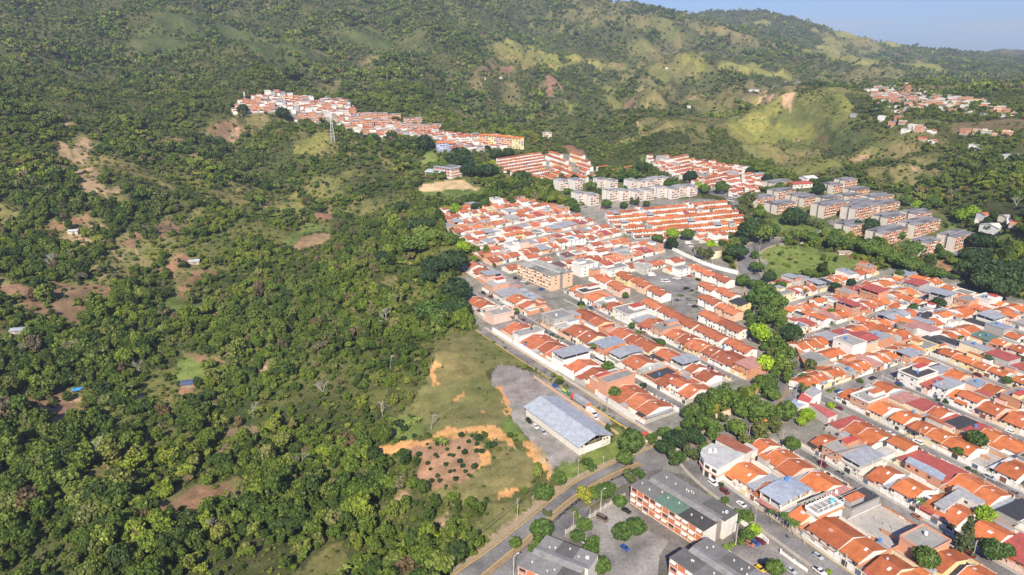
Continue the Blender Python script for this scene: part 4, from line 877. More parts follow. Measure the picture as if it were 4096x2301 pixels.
        if r.random() < .4 and lod < 2:
            rr_, _ = h.part('roof_room'); a = w*r.uniform(.1,.4); b = a+w*r.uniform(.3,.45); c = yf+(yb-yf)*.5
            rr_.box(a, b, c, yb-.1, zt, zt+2.3, r.choice([wc, bc]), PL); rr_.box(a-.2, b+.2, c-.4, yb, zt+2.3, zt+2.42, r.choice([(.36,.37,.4),(.5,.09,.07),tc]), SH)
        if lod < 2:
            for f in range(fl):
                for q in ((.25,.72) if w > 7 else (.5,)):
                    if lod == 0: window(h, w*q, yf, .95+2.85*f, 1.4, 1.1, 'f', wc, wi)
                    else: W.box(w*q-.6, w*q+.6, yf-.04, yf+.02, 1+2.85*f, 2.1+2.85*f, (.05,.05,.055), DK)
                if lod == 0 and f > 0: window(h, x1-.16, yf+(yb-yf)*.35, .95+2.85*f, 1.1, .9, 'r', wc, wi)
        name = {'K':'black flat roofed','F':'grey flat roofed','U':'bare brick'}[st]
        if r.random() < .35: tank(h, w*.6, yf+(yb-yf)*.35, zt, wi, r)
        if r.random() < .3 and lod < 2: dish(h, w*.3, yf+1.5, zt, ri)
    elif st == 'V':
        W.box(x0, x1, .2, .4, 0, 1.6, (.5,.46,.42), PL); W.box(x1-.2, x1, .4, D-.2, 0, 2.0, (.42,.4,.37), CO); W.box(x0, x1, D-.2, D, 0, 2.2, (.5,.3,.2), BR)
        W.box(x0+.3, x1-.3, .6, D-.4, 0, .12, (.4,.38,.36), CO)
        for k in range(4): W.box(w*(.2+.2*k), w*(.2+.2*k)+.2, D*.4, D*.4+.2, .12, r.uniform(1.2, 2.8), (.5,.48,.46), CO)
        W.box(x0+.4, w*.5, D*.62, D*.62+.15, .12, 1.8, (.5,.26,.16), BR)
        name = 'roofless half built'
    h.desc = (up if st not in 'U' else 'two storey ')+name; h.h = 6
    return h
HOUSES = []     # dict: style, w, D, origin xy, rz, seed, old, where
def add_house(style, w, D, x, y, rz, old, seed, far=False):
    c, s_ = math.cos(rz), math.sin(rz); mx, my = x+c*w/2-s_*D/2, y+s_*w/2+c*D/2
    HOUSES.append(dict(style=style, w=w, D=D, x=x, y=y, rz=rz, seed=seed, old=old, mx=mx, my=my, far=far))
def row(fr, nf, nb, s0, s1, clip, weights, wid, old, anchors=(), seed=0, far=False, gapp=0.0):
    """houses along a street: nf is the offset of the street front, nb of the back of the lots"""
    r = random.Random(1000+seed); lots_ = []
    A = sorted(anchors)
    cur = s0
    for s, st, aw in A:
        aw = aw or wid*r.uniform(.95, 1.15)
        a = s-aw/2
        if a < cur-aw*.45: continue
        a = max(a, cur); gap = a-cur
        if gap > wid*.55:
            k = max(1, round(gap/wid))
            for i in range(k): lots_.append((cur+gap*i/k, cur+gap*(i+1)/k, None))
        elif gap > 0 and lots_: lots_[-1] = (lots_[-1][0], a, lots_[-1][2])
        lots_.append((a, s+aw/2, st)); cur = s+aw/2
    if s1-cur > wid*.6:
        k = max(1, round((s1-cur)/wid)); gap = s1-cur
        for i in range(k): lots_.append((cur+gap*i/k, cur+gap*(i+1)/k, None))
    sty = [k for k, q in weights]; wt = [q for k, q in weights]
    for a, b, st in lots_:
        st = st or r.choices(sty, wt)[0]
        if r.random() < gapp: continue
        u = FR[fr]; front = nf < nb; D = abs(nb-nf)
        mx, my = gxy(fr, (a+b)/2, (nf+nb)/2)
        if clip is not None and not inpoly(np.array([mx]), np.array([my]), clip)[0]: continue
        if front: x, y = gxy(fr, a, nf); rz = math.atan2(u[1], u[0])
        else: x, y = gxy(fr, b, nf); rz = math.atan2(-u[1], -u[0])
        add_house(st, b-a, D, x, y, rz, old, r.randrange(10**6), far)
# ---------------------------------------------------------------- rows of houses: anchors are roof centres read off the photo
ANCH_R = [('a',900,1340,'T',14),('c',1080,60,'g',7),('c',1180,140,'T',9),('c',2110,830,'T',17),('c',2480,1050,'T',14),('d',430,1270,'T',14),('d',850,1430,'T',13),
 ('a',990,860,'R',14),('a',1260,950,'T',11),('a',1440,1120,'T',9),('a',1130,1200,'P2',10),('a',1720,1250,'T',15),('a',2100,1480,'T',12),('c',2240,190,'P',9),('c',2370,240,'T',9),('d',60,280,'K2',8),('d',300,380,'N',9),('d',590,590,'V',20),('d',300,680,'g2',13),('d',740,920,'F2',18),('d',1060,950,'T',8),('d',1250,1000,'F',10),('d',1420,1210,'T',13),
 ('a',1920,680,'T',9),('a',2040,860,'T',13),('a',2430,790,'K2',13),('b',330,1010,'G',10),('b',110,1200,'T',11),('b',350,1350,'T',13),('d',720,160,'T',13),('d',1060,340,'T',12),('d',2020,760,'T',14),('b',570,1000,'T',9),
 ('a',2330,590,'R',10),('b',330,830,'T',12),('b',760,850,'W',8),('b',1130,1060,'R',9),('b',1290,1230,'R',11),('d',1700,70,'T',9),('d',1910,90,'K',11),('d',2090,280,'T',11),('d',2230,520,'N',12),('d',2440,430,'T',11),
 ('b',110,220,'U',12),('b',260,310,'F',9),('b',410,390,'T',9),('b',610,490,'T',15),('b',940,640,'T',14),('b',1170,780,'T',13),('b',1590,960,'T',13),('b',1850,1120,'T',13),('b',2250,1310,'T',14),('b',2500,1350,'T',11),
 ('b',160,100,'T',7),('b',460,90,'T',13),('b',680,120,'T',9),('b',720,230,'P',9),('b',1120,290,'R',11),('b',990,380,'K',8),('b',1300,460,'T',12),('b',1420,620,'N',12),('b',1730,600,'T',10),('b',1650,730,'R',9),('b',1970,750,'T',11),('b',2060,1000,'V',14),('b',2240,770,'T',9),('b',2420,920,'T',12),
 ('b',1180,60,'T',10),('b',1400,60,'G',8),('b',1780,150,'W',15),('b',1400,190,'T',8),('b',2030,360,'T',14),('b',2260,260,'K2',11),('b',2390,540,'T',14),
 ('h',470,930,'K2',14),('h',290,1110,'T',10),('h',560,1000,'F',8),('h',700,1270,'T',10),('h',970,1260,'g2',9),('h',900,1160,'R',7),('h',1180,1110,'T',12),('h',1000,890,'g',8),('h',1590,1210,'B',10),
 ('h',1260,780,'T',12),('h',1600,870,'T',12),('h',1960,1000,'T',12),('h',1080,560,'T',12),('h',820,490,'R',7),('h',590,470,'F',11),('h',1480,520,'g2',16),('h',2050,590,'R2',22),('h',2300,780,'E',14),('h',2480,920,'R',11),
 ('h',850,360,'N',11),('h',1030,340,'T',9),('h',1640,300,'E',14),('h',1980,430,'T',9),('h',2200,310,'R2',16),('h',1100,120,'T',12),('h',1290,200,'T',10),('h',1540,140,'K2',9),('h',1930,120,'B2',12),('h',530,100,'P2',16),('h',280,240,'g',9),('h',420,350,'T',9),('h',80,220,'T',8),
 ('f',750,1180,'T',12),('f',1130,1100,'W',14),('f',1400,1000,'T',11),('f',990,1010,'B',12),('f',1560,1190,'N',11),('f',1760,1070,'T',9),('f',2080,1100,'G',14),('f',2350,1000,'W',10),('f',1210,890,'T',10),('f',520,1070,'N',9),('f',180,970,'T',11),('f',380,890,'g',9),
 ('f',170,720,'T',11),('f',430,630,'T',10),('f',100,530,'T',12),('f',270,440,'R2',11),('f',460,440,'g',10),('f',960,600,'G3',14),('f',780,530,'g',10),('f',1400,740,'U',11),('f',1690,900,'T',9),('f',1990,890,'B',11),('f',1970,750,'F2',16),('f',2400,880,'T',12),('f',2170,960,'R',8),
 ('f',570,320,'T',14),('f',790,390,'T',10),('f',1130,380,'U',12),('f',1290,540,'T',9),('f',2380,1270,'T',13),('f',1700,1160,'N',12),('f',1000,460,'g',9),
 ('e',2110,540,'G3R',15),('e',2400,440,'T',12),('e',2290,800,'T',11),('e',2500,870,'T',10),('e',2300,690,'F',12),('e',1890,990,'G',13),('e',2300,990,'G',13),('e',1520,1030,'T',10),('e',1290,920,'T',11),('e',1440,730,'G3R',10),('e',1180,800,'W',9),('e',1750,860,'R',11),('e',1800,1150,'T',14),('e',2050,1200,'T',12),('e',2350,1330,'T',11),
 ('e',390,430,'R',11),('e',800,350,'F2',20),('e',440,550,'R',9),('e',700,560,'T',13),('e',930,540,'T',10),('e',330,620,'F2',9),('e',1080,360,'N',10),('e',1290,310,'W',12),('e',1680,210,'g2',9),('e',1830,310,'T',13),('e',2000,310,'T',11),('e',2150,250,'T',9),('e',2300,240,'T',10),('e',2430,170,'T',11),('e',2150,110,'F2',10),
 ('e',500,900,'T',9),('e',690,990,'D2',9),('e',790,940,'T',8),('e',980,1050,'N',8),('e',1060,1090,'W',9),('e',640,1080,'F',14),('e',470,1180,'F',9),('e',740,1260,'T',12),('e',960,1260,'R',9),('e',1160,1210,'T',11),
 ('g',1070,530,'T',16),('g',800,630,'F',11),('g',1180,410,'T',8),('g',1500,390,'F3',12),('g',1870,250,'G3R',13),('g',1660,270,'R',9),('g',1900,180,'T',11),('g',2160,290,'g2',22),('g',1840,690,'P',8),('g',1050,870,'R',8),('g',1380,1060,'T',17),('g',1560,980,'T',9),('g',1690,920,'T',12),('g',1940,870,'T',11),('g',1040,1080,'T',9),('g',2170,730,'T',14),('g',2360,840,'S',10),('g',2080,600,'T',10),('g',1240,820,'F',10)]
ANCH_M = [('m',690,680,'T',12),('m',660,770,'F2',9),('m',960,850,'T',12),('m',1180,970,'T',9),('m',1330,1010,'T',9),('m',1250,1090,'G3',11),('m',1540,1130,'T',10),('m',1600,1230,'T',14),('m',1680,1310,'V',10),('m',1860,1370,'T',10),('o',120,190,'F',10),('o',200,270,'U',10),('o',330,260,'U3',11),
 ('o',560,340,'T',11),('o',560,470,'T',9),('o',720,480,'T',18),('m',1040,480,'R',7),('m',1200,560,'T',14),('m',1460,710,'T',14),('m',1660,850,'T',11),('m',1900,860,'B',9),('m',2080,890,'B2',11),('m',1960,1060,'T',8),('m',2150,1010,'G',10),('o',600,120,'T',14),('o',490,190,'G',11),('o',720,185,'R',9),('o',850,260,'T',13),('o',950,270,'W',12),('o',1010,370,'T',12),
 ('m',1370,440,'F2',10),('m',1640,460,'T',13),('m',1570,580,'F',8),('m',1900,600,'T',13),('m',1930,700,'F',8),('m',2210,770,'T',13),('m',2430,820,'T',7),('n',270,940,'T',12),('n',570,1110,'T',13),('n',850,1170,'G',10),('n',1050,1270,'T',15),('n',130,1250,'T',13),('n',330,1345,'R',7),('n',680,1330,'K',9),('n',560,1210,'F',8),
 ('m',1650,130,'K2',10),('m',1820,230,'T',12),('m',1960,290,'F',10),('m',2050,330,'T',11),('m',2150,220,'F2',9),('m',2330,380,'F2',12),('m',2330,490,'T',12),('m',2450,560,'g',8),('n',350,640,'T',12),('n',580,650,'U',12),('n',740,780,'T',13),('n',1040,970,'T',13),('n',1300,900,'U',9),('n',1480,1180,'T',17),('n',1830,1220,'P2',13),
 ('k',560,1200,'U',11),('k',780,1110,'g2',9),('k',950,1150,'F2',13),('k',760,1290,'T',12),('k',900,1330,'U',13),('k',980,1400,'T',12),('m',580,240,'T',13),('m',1240,210,'W',14),('m',800,330,'T',11),('m',900,370,'F',9),('m',1070,320,'F2',10),('m',140,330,'T',13),('m',190,430,'K',8),('m',400,430,'F2',12)]
RES = []        # ground taken by buildings modelled one by one
def to_frame(lst, fr, dz=3.5):
    o = []
    for t, x, y, st, w in lst:
        z = dz+ (2.6 if '2' in st or st[0] in 'WUG' else 0)+(2.6 if '3' in st else 0)
        X, Y, Z = G(t, x, y, z); s, n = sn(fr, X, Y); o.append((s, n, st, w))
    return o
def rows(fr, bands, anch, clip, weights, wid, old, seed):
    A = to_frame(anch, fr)
    for i, (nf, nb, s0, s1) in enumerate(bands):
        lo, hi = min(nf, nb), max(nf, nb)
        a = [(s, st, w) for s, n, st, w in A if lo-2.5 <= n < hi+2.5 and (nf, nb) == min(((f, b) for f, b, *_ in bands), key=lambda q: abs((q[0]+q[1])/2-n))]
        row(fr, nf, nb, s0, s1, clip, weights, wid, old, a, seed+i)
WR = [('T',62),('g',7),('R',4),('F',6),('F2',4),('K',4),('G',6),('U',3),('P',2),('B',4),('W',4)]
WM = [('T',82),('F',4),('F2',4),('G',2),('g',3),('W',5)]
WK = [('T',62),('W',10),('F2',9),('G',3),('R',4),('F',4),('g',3),('U',3)]
BANDS_R = [(206.5,227.5,-196,-60),(249,228,-200,-60),(259,280,-192,-60),(303.5,281,-196,-60),(312.5,332,-218,-60),(352.5,333,-218,-60),(361.5,382,-214,-60),(402.5,383,-232,-60),(412,428,-282,-60),(444.5,429,-278,-60),(453.5,469,-320,-60),(485.5,470,-320,-60),(494.5,512,-318,-60)]
rows('R', BANDS_R, ANCH_R, TOWN_RIGHT, WR, 11, False, 0)
# strip of houses along the avenue wall north of the cross streets
rows('Q', [(226.5,243.5,305,403),(277.5,260.5,345,403),(260.3,243.7,335,403),(285.5,303,366,396),(320.5,304,395,405),(328.5,345,396,530),(361.5,345.5,398,480)], ANCH_R, TOWN_RIGHT, WR, 10.5, False, 40)
row('R', 402, 386, -318, -286, TOWN_RIGHT, WR, 10, False, (), 42)
row('R', 512, 528, -320, -230, TOWN_RIGHT, WR, 11, False, (), 43)
row('M', 248, 224, -371, -226, TOWN_MID, WM, 12.5, True, [a for a in [(s, st, w) for s, n, st, w in to_frame(ANCH_M, 'M') if 221 < n < 252] if a[0] > -372], 50)
row('M', 256.5, 279, -371, -236, TOWN_MID, WM, 12.5, True, [(s, st, w) for s, n, st, w in to_frame(ANCH_M, 'M') if 254 < n < 280 and s > -372], 51)
row('M', 298.5, 279.5, -366, -236, TOWN_MID, WM, 12.5, True, [(s, st, w) for s, n, st, w in to_frame(ANCH_M, 'M') if 280 <= n < 301 and s > -370], 52)
row('M', 306.5, 328, -418, -250, TOWN_MID, WM, 12.5, True, [(s, st, w) for s, n, st, w in to_frame(ANCH_M, 'M') if 303 < n < 333 and s > -418], 53)
row('M', 249, 228, -425, -381, TOWN_MID, WM, 12.5, True, [(s, st, w) for s, n, st, w in to_frame(ANCH_M, 'M') if 226 < n < 252 and s < -380], 54)
row('M', 257, 278, -450, -381, TOWN_MID, WM, 12.5, True, [(s, st, w) for s, n, st, w in to_frame(ANCH_M, 'M') if 254 < n < 281 and s < -380], 55)
row('M', 283.5, 264, -515, -452, TOWN_MID, WM, 12, True, (), 56); 
KP = GP('k', [(60,560),(100,280),(240,250),(480,200),(700,165),(860,110),(1060,90),(1240,30),(1640,140),(1990,270),(2420,430),(2574,480)])
KP = np.concatenate([KP, GP('l', [(140,540),(330,690),(620,760),(880,880),(640,960),(420,1010),(0,1020)]), GP('k', [(2450,1150),(2050,960),(1480,940),(1250,980),(760,1050),(620,960),(500,760),(330,640)])])
for i, f in enumerate((481, 521, 563, 605, 647)):
    row('K', f, f+17.5, 258, 432, KP, WK, 10.5, True, (), 60+i); row('K', f-6.5, f-23.5, 258, 432, KP, WK, 10.5, True, (), 70+i)
row('K', 426, 442.5, 340, 432, TOWN_MID, WK, 11, True, (), 77); row('K', 456.8, 443, 340, 432, TOWN_MID, WK, 11, True, (), 78)
def free(t, x, y, st, w, D, fr='K', flip=False, dz=4, old=True):
    X, Y, Z = G(t, x, y, dz); u = FR[fr]; rz = math.atan2(u[1], u[0])+(PI if flip else 0)
    c, s_ = math.cos(rz), math.sin(rz)
    add_house(st, w, D, X-c*w/2+s_*D/2, Y-s_*w/2-c*D/2, rz, old, rnd.randrange(10**6))
for a in [('m',600,50,'P',9,6),('m',700,110,'g',10,6),('m',800,165,'g',10,6),('m',900,215,'g',10,7),('k',1650,880,'F2',12,9),('k',1450,900,'T',13,10),('k',1640,950,'T',12,10),('k',2150,900,'U',12,10),('k',2420,1080,'g2',16,10),('k',2500,1120,'F',14,8),('l',370,1050,'T',9,12),('l',560,1050,'F2',10,12),('l',130,1080,'F2',22,11),('l',740,1010,'T',15,12),('l',1050,960,'T',13,12),('l',990,1090,'T',11,10),('l',1140,1090,'F2',13,9),('l',1300,1060,'T',11,10),('k',2260,1060,'F3',18,13),('k',1990,880,'D3',10,9),('k',1830,1040,'D',14,11),('k',2350,940,'T',16,12),('k',2150,1330,'P2',13,9),('k',2480,1220,'T',14,11),('k',1150,1070,'T',12,12),('k',1150,880,'T',13,12)]:
    free(*a, dz=7 if '3' in a[3] else 6 if '2' in a[3] else 4)
# two storey terraces with white gables round the car park
for t, x, y, w in [('n',530,110,20),('n',440,300,20),('n',710,430,21),('n',970,570,21),('n',1330,740,26),('n',1760,930,22),('l',1540,1140,20),('l',1780,1230,20),('n',1290,40,18),('n',1560,130,20),('n',1310,240,20),('n',1590,380,21),('n',1340,490,21),('n',1640,630,23),('l',330,1200,20),('l',570,1300,20),('l',80,1290,19),('l',210,1350,20)]:
    w *= .86; free(t, x, y, 'W', w/2, 11, 'M', dz=6.5); H_ = HOUSES[-1]
    # the second half of each pair steps forward
    c, s_ = math.cos(H_['rz']), math.sin(H_['rz'])
    H_['x'] -= c*w/4; H_['y'] -= s_*w/4
    add_house('W', w/2, 11, H_['x']+c*w/2+s_*1.6, H_['y']+s_*w/2-c*1.6, H_['rz'], True, H_['seed'])
    H_['mx'] -= c*w/4; H_['my'] -= s_*w/4
free('n',1740,290,'N2',12,11,'M',dz=6)
# six terraces of row houses
def line_row(t, pts, z, wid, D, st, seed, old=False, flip=False):
    p = [G(t, x, y, z)[:2] for x, y in pts]; r = random.Random(seed); d = densify(p, 1.0)
    L = [0]
    for a, b in zip(d[:-1], d[1:]): L.append(L[-1]+math.hypot(b[0]-a[0], b[1]-a[1]))
    k = max(1, int(L[-1]/wid))
    for i in range(k):
        s = (i+.5)/k*L[-1]; j = min(len(d)-2, np.searchsorted(L, s)); a, b = d[max(0, j-6)], d[min(len(d)-1, j+6)]
        rz = math.atan2(b[1]-a[1], b[0]-a[0]); x, y = d[j]; c, s_ = math.cos(rz), math.sin(rz); w = L[-1]/k
        q = r.random(); sty = st if q < .86 else r.choice(['F2','G','R'])
        add_house(sty, w, D, x-c*w/2+s_*D*.58, y-s_*w/2-c*D*.58, rz, old, r.randrange(10**6), False)
for i, pts in enumerate([[(0,272),(300,235),(620,195),(1240,140),(1810,85)],[(20,335),(430,300),(700,265),(1200,215),(1560,190),(1870,150)],[(100,400),(500,365),(960,325),(1400,285),(1980,225)],[(260,480),(640,440),(960,395),(1500,350),(2060,290)],[(640,530),(1000,490),(1240,465),(1640,425),(2120,395)],[(400,545),(640,525)],[(1380,530),(1760,505),(2080,485)]]):
    line_row('l', pts, 6.0, 6.6, 12.5, 'L', 80+i)
for x, y, st in [(1510,660,'T'),(1640,595,'W'),(1750,600,'W'),(1990,520,'K2'),(1750,715,'W'),(1400,600,'T'),(850,620,'T')]: free('l', x, y, st, 9, 9, 'K', dz=4)
def fill(P, fr, pitch, wid, weights, seed, keep=.95, old=True, D=None, jit=0.0):
    r = random.Random(seed); S = [sn(fr, *p) for p in P]; s0 = min(a for a, b in S); s1 = max(a for a, b in S); n0 = min(b for a, b in S); n1 = max(b for a, b in S)
    sty = [k for k, q in weights]; wt = [q for k, q in weights]; n = n0+2
    while n < n1:
        s = s0+r.uniform(0, 4)
        while s < s1:
            w = wid*r.uniform(.85, 1.2); x, y = gxy(fr, s+w/2, n+pitch*.35)
            if r.random() < keep and inpoly(np.array([x]), np.array([y]), P)[0]:
                a = s+r.uniform(-jit, jit); b = n+r.uniform(-jit, jit); u = FR[fr]; X, Y = gxy(fr, a, b)
                add_house(r.choices(sty, wt)[0], w, D or pitch*.7, X, Y, math.atan2(u[1], u[0])+r.uniform(-.05,.05)*(jit > 0), old, r.randrange(10**6), True)
            s += w+(r.uniform(0, jit) if jit else 0)
        n += pitch
fill(NB, 'K', 14, 8.5, [('T',30),('L',60),('F2',10)], 90, .9, D=11)
fill(GP(2, [(1160,1215),(1500,1180),(1545,1320),(1440,1345),(1210,1330)]), 'K', 13.5, 6.6, [('L',100)], 91, 1, D=10)
fill(GP(2, [(1545,1175),(1630,1170),(1760,1340),(1900,1345),(1920,1370),(1620,1385),(1440,1375),(1450,1345),(1600,1330)]), 'M', 15, 6.6, [('L',100)], 92, 1, D=11, old=False)
fill(GP(2, [(1705,1180),(1790,1172),(1900,1310),(1820,1330)]), 'M', 15, 6.6, [('L',100)], 93, 1, D=11, old=False)
fill(GP(2, [(1930,1285),(2190,1255),(2190,1300),(1935,1315)]), 'K', 20, 7, [('L',100)], 94, 1, D=10, old=False)
fill(VIL, 'K', 13, 8.5, [('T',30),('L',25),('F2',22),('U',10),('G',8),('R',5)], 95, .92, D=9, jit=1.5)
RV = GP(3, [(1380,690),(1560,650),(1760,660),(1850,700),(2050,740),(2230,770),(2420,830),(2530,870),(2450,890),(2150,870),(1970,850),(1850,810),(1700,850),(1480,850),(1440,750)])
WV = [('T',18),('F',25),('F2',14),('U',18),('g',20),('R',5)]
fill(RV, 'K', 15, 9, WV, 96, .72, D=9, jit=3)
for i, pts in enumerate([[(1420,890),(1500,890),(1520,920),(1430,920)],[(1590,900),(1670,910),(1660,960),(1560,1010),(1560,960)],[(1650,985),(1790,970),(1890,990),(1890,1030),(1660,1010)],[(1740,1040),(1900,1040),(1910,1090),(1850,1100),(1760,1070)],[(2060,990),(2250,990),(2440,1010),(2460,1040),(2330,1050),(2200,1020),(2080,1020)],[(2110,1090),(2240,1110),(2380,1130),(2290,1130),(2120,1120)],[(1100,855),(1190,860),(1190,885),(1100,885)],[(1250,860),(1370,870),(1360,885),(1255,880)],[(2290,1170),(2574,1190),(2574,1240),(2480,1230),(2300,1195)],[(2490,200),(2574,230),(2574,260),(2500,250)]]):
    fill(GP(3, pts) if i != 9 else GP(5, pts), 'K', 13, 9, WV, 100+i, .8, D=9, jit=2.5)
# ---------------------------------------------------------------- landmarks for the labels
LM = []
def landmark(phrase, x, y): LM.append((phrase, x, y))
ORD = ['first','second','third','fourth','fifth','sixth','seventh','eighth','ninth','tenth','eleventh','twelfth','thirteenth','fourteenth','fifteenth','sixteenth','seventeenth','eighteenth','nineteenth','twentieth']+['twenty '+k for k in ('first','second','third','fourth','fifth','sixth','seventh','eighth','ninth')]+['thirtieth']+['thirty '+k for k in ('first','second','third','fourth','fifth','sixth','seventh','eighth','ninth')]
def image_dir(x, y, lx, ly):
    a = project(np.array([x]), np.array([y]), np.array([height(x, y)])); b = project(np.array([lx]), np.array([ly]), np.array([height(lx, ly)]))
    dx, dy = float(a[0][0]-b[0][0]), float(a[1][0]-b[1][0])
    if abs(dx) > 1.3*abs(dy): return 'right of' if dx > 0 else 'left of'
    return 'below' if dy > 0 else 'above'
def place_labels(items, used=None):
    """items: [object, look, x, y]; each label = look + rank + side of the nearest landmark"""
    groups = {}
    for it in items:
        o, look, x, y = it
        ph, lx, ly = min(LM, key=lambda l: (l[1]-x)**2+(l[2]-y)**2)
        groups.setdefault((look, image_dir(x, y, lx, ly), ph), []).append((math.hypot(x-lx, y-ly), o))
    for (look, d, ph), v in groups.items():
        v.sort(key=lambda q: q[0])
        for i, (dist, o) in enumerate(v):
            if len(v) == 1: lab = f"{look} {d} {ph}"
            elif i < len(ORD): lab = f"{look}, {ORD[i]} {d} {ph}"
            else: lab = f"{look}, number {i+1} out {d} {ph}"
            if len(lab.split()) > 16: lab = lab.replace(look, look.split(' with ')[0])
            o['label'] = lab
landmark('the grey roofed warehouse', 27, 310)
for ph_, a_ in (('the green meadow', (5,1000,520)),('the six tiled terraces', ('l',1000,450)),('the street junction below the reservoir', ('l',640,1010))): landmark(ph_, *G(*a_)[:2])
# ---------------------------------------------------------------- buildings modelled one by one
SPECIAL = []
def thing(name, loc, rz, label, cat, group=None): return empty(name, loc, rz, label, cat, group)
def fpoly(x, y, rz, L, W, pad=1.5):
    c, s_ = math.cos(rz), math.sin(rz)
    return np.array([(x+c*a-s_*b, y+s_*a+c*b) for a, b in ((-pad,-pad),(L+pad,-pad),(L+pad,W+pad),(-pad,W+pad))])
# warehouse: long axis runs from far left to near right
def warehouse():
    x, y = 7.2, 321.4; rz = math.atan2(-37.6, 23.8); L, W = 44.6, 18.7
    t = thing('warehouse', (x,y,height(x,y)), rz, 'long warehouse with a grey gabled sheet roof and cream walls beside the asphalt yard', 'warehouse')
    w = MB(); wc = (.66,.62,.55)
    w.box(0, L, 0, .3, 0, 4.9, wc, PL); w.box(0, L, W-.3, W, 0, 4.9, wc, PL); w.box(0, .3, .3, W-.3, 0, 4.9, wc, PL)
    w.box(L-.3, L, .3, W-.3, 0, 3.6, wc, PL)
    w.box(L-.3, L, .3, 3.2, 3.6, 4.8, wc, PL); w.box(L-.3, L, W-5, W-.3, 3.6, 4.8, wc, PL)
    for i in range(8): w.box(2+i*5.5, 2.3+i*5.5, -.08, 0, 0, 4.8, (.6,.57,.52), PL)
    wo = w.build('wall', MATS, t)
    r = MB(); col = (.40,.44,.50)
    gable(r, -.8, L+.9, -.3, W+.3, 5.0, 3.0, .9, col, SH, .12); r.build('roof', MATS, t)
    g = MB()
    for k in range(5): a = W*(.15+.17*k); g.box(L-.6, L-.45, a, a+.12, 3.6, 5+min(a, W-a)*.3, (.35,.25,.18), WO)
    g.box(L-.6, L-.48, .5, W-.5, 4.75, 4.9, (.35,.25,.18), WO); g.build('gable_truss', MATS, t)
    d = MB()
    for a in (3.6, 8.4): d.box(L-.01, L+.07, a, a+4.2, .05, 3.0, (.78,.77,.74), PA)
    for i, a in enumerate((3.6, 8.4)):
        e = MB(); e.box(L-.01, L+.07, a, a+4.4, .05, 3.0, (.78,.77,.74), PA)
        for q in range(4): e.box(L+.07, L+.11, a+.05, a+4.35, .7*q+.3, .7*q+.36, (.6,.6,.58), PA)
        e.build('roller_door', MATS, t)
    for a, b in ((1.2,4.0),(14.5,4.0),(16.3,3.9)):
        e = MB(); e.box(L-.02, L+.05, a, a+.9, b-.5, b+.3, (.05,.05,.05), DK); e.build('vent_opening', MATS, t)
    RES.append(fpoly(x, y, rz, L, W))
warehouse()
PC = {}
def part_copy(name, key, make, parent, loc):
    if key not in PC: m = MB(); make(m); PC[key] = m.mesh(name, MATS)
    o = bpy.data.objects.new(name, PC[key]); C.objects.link(o); o.parent = parent; o.location = loc; return o
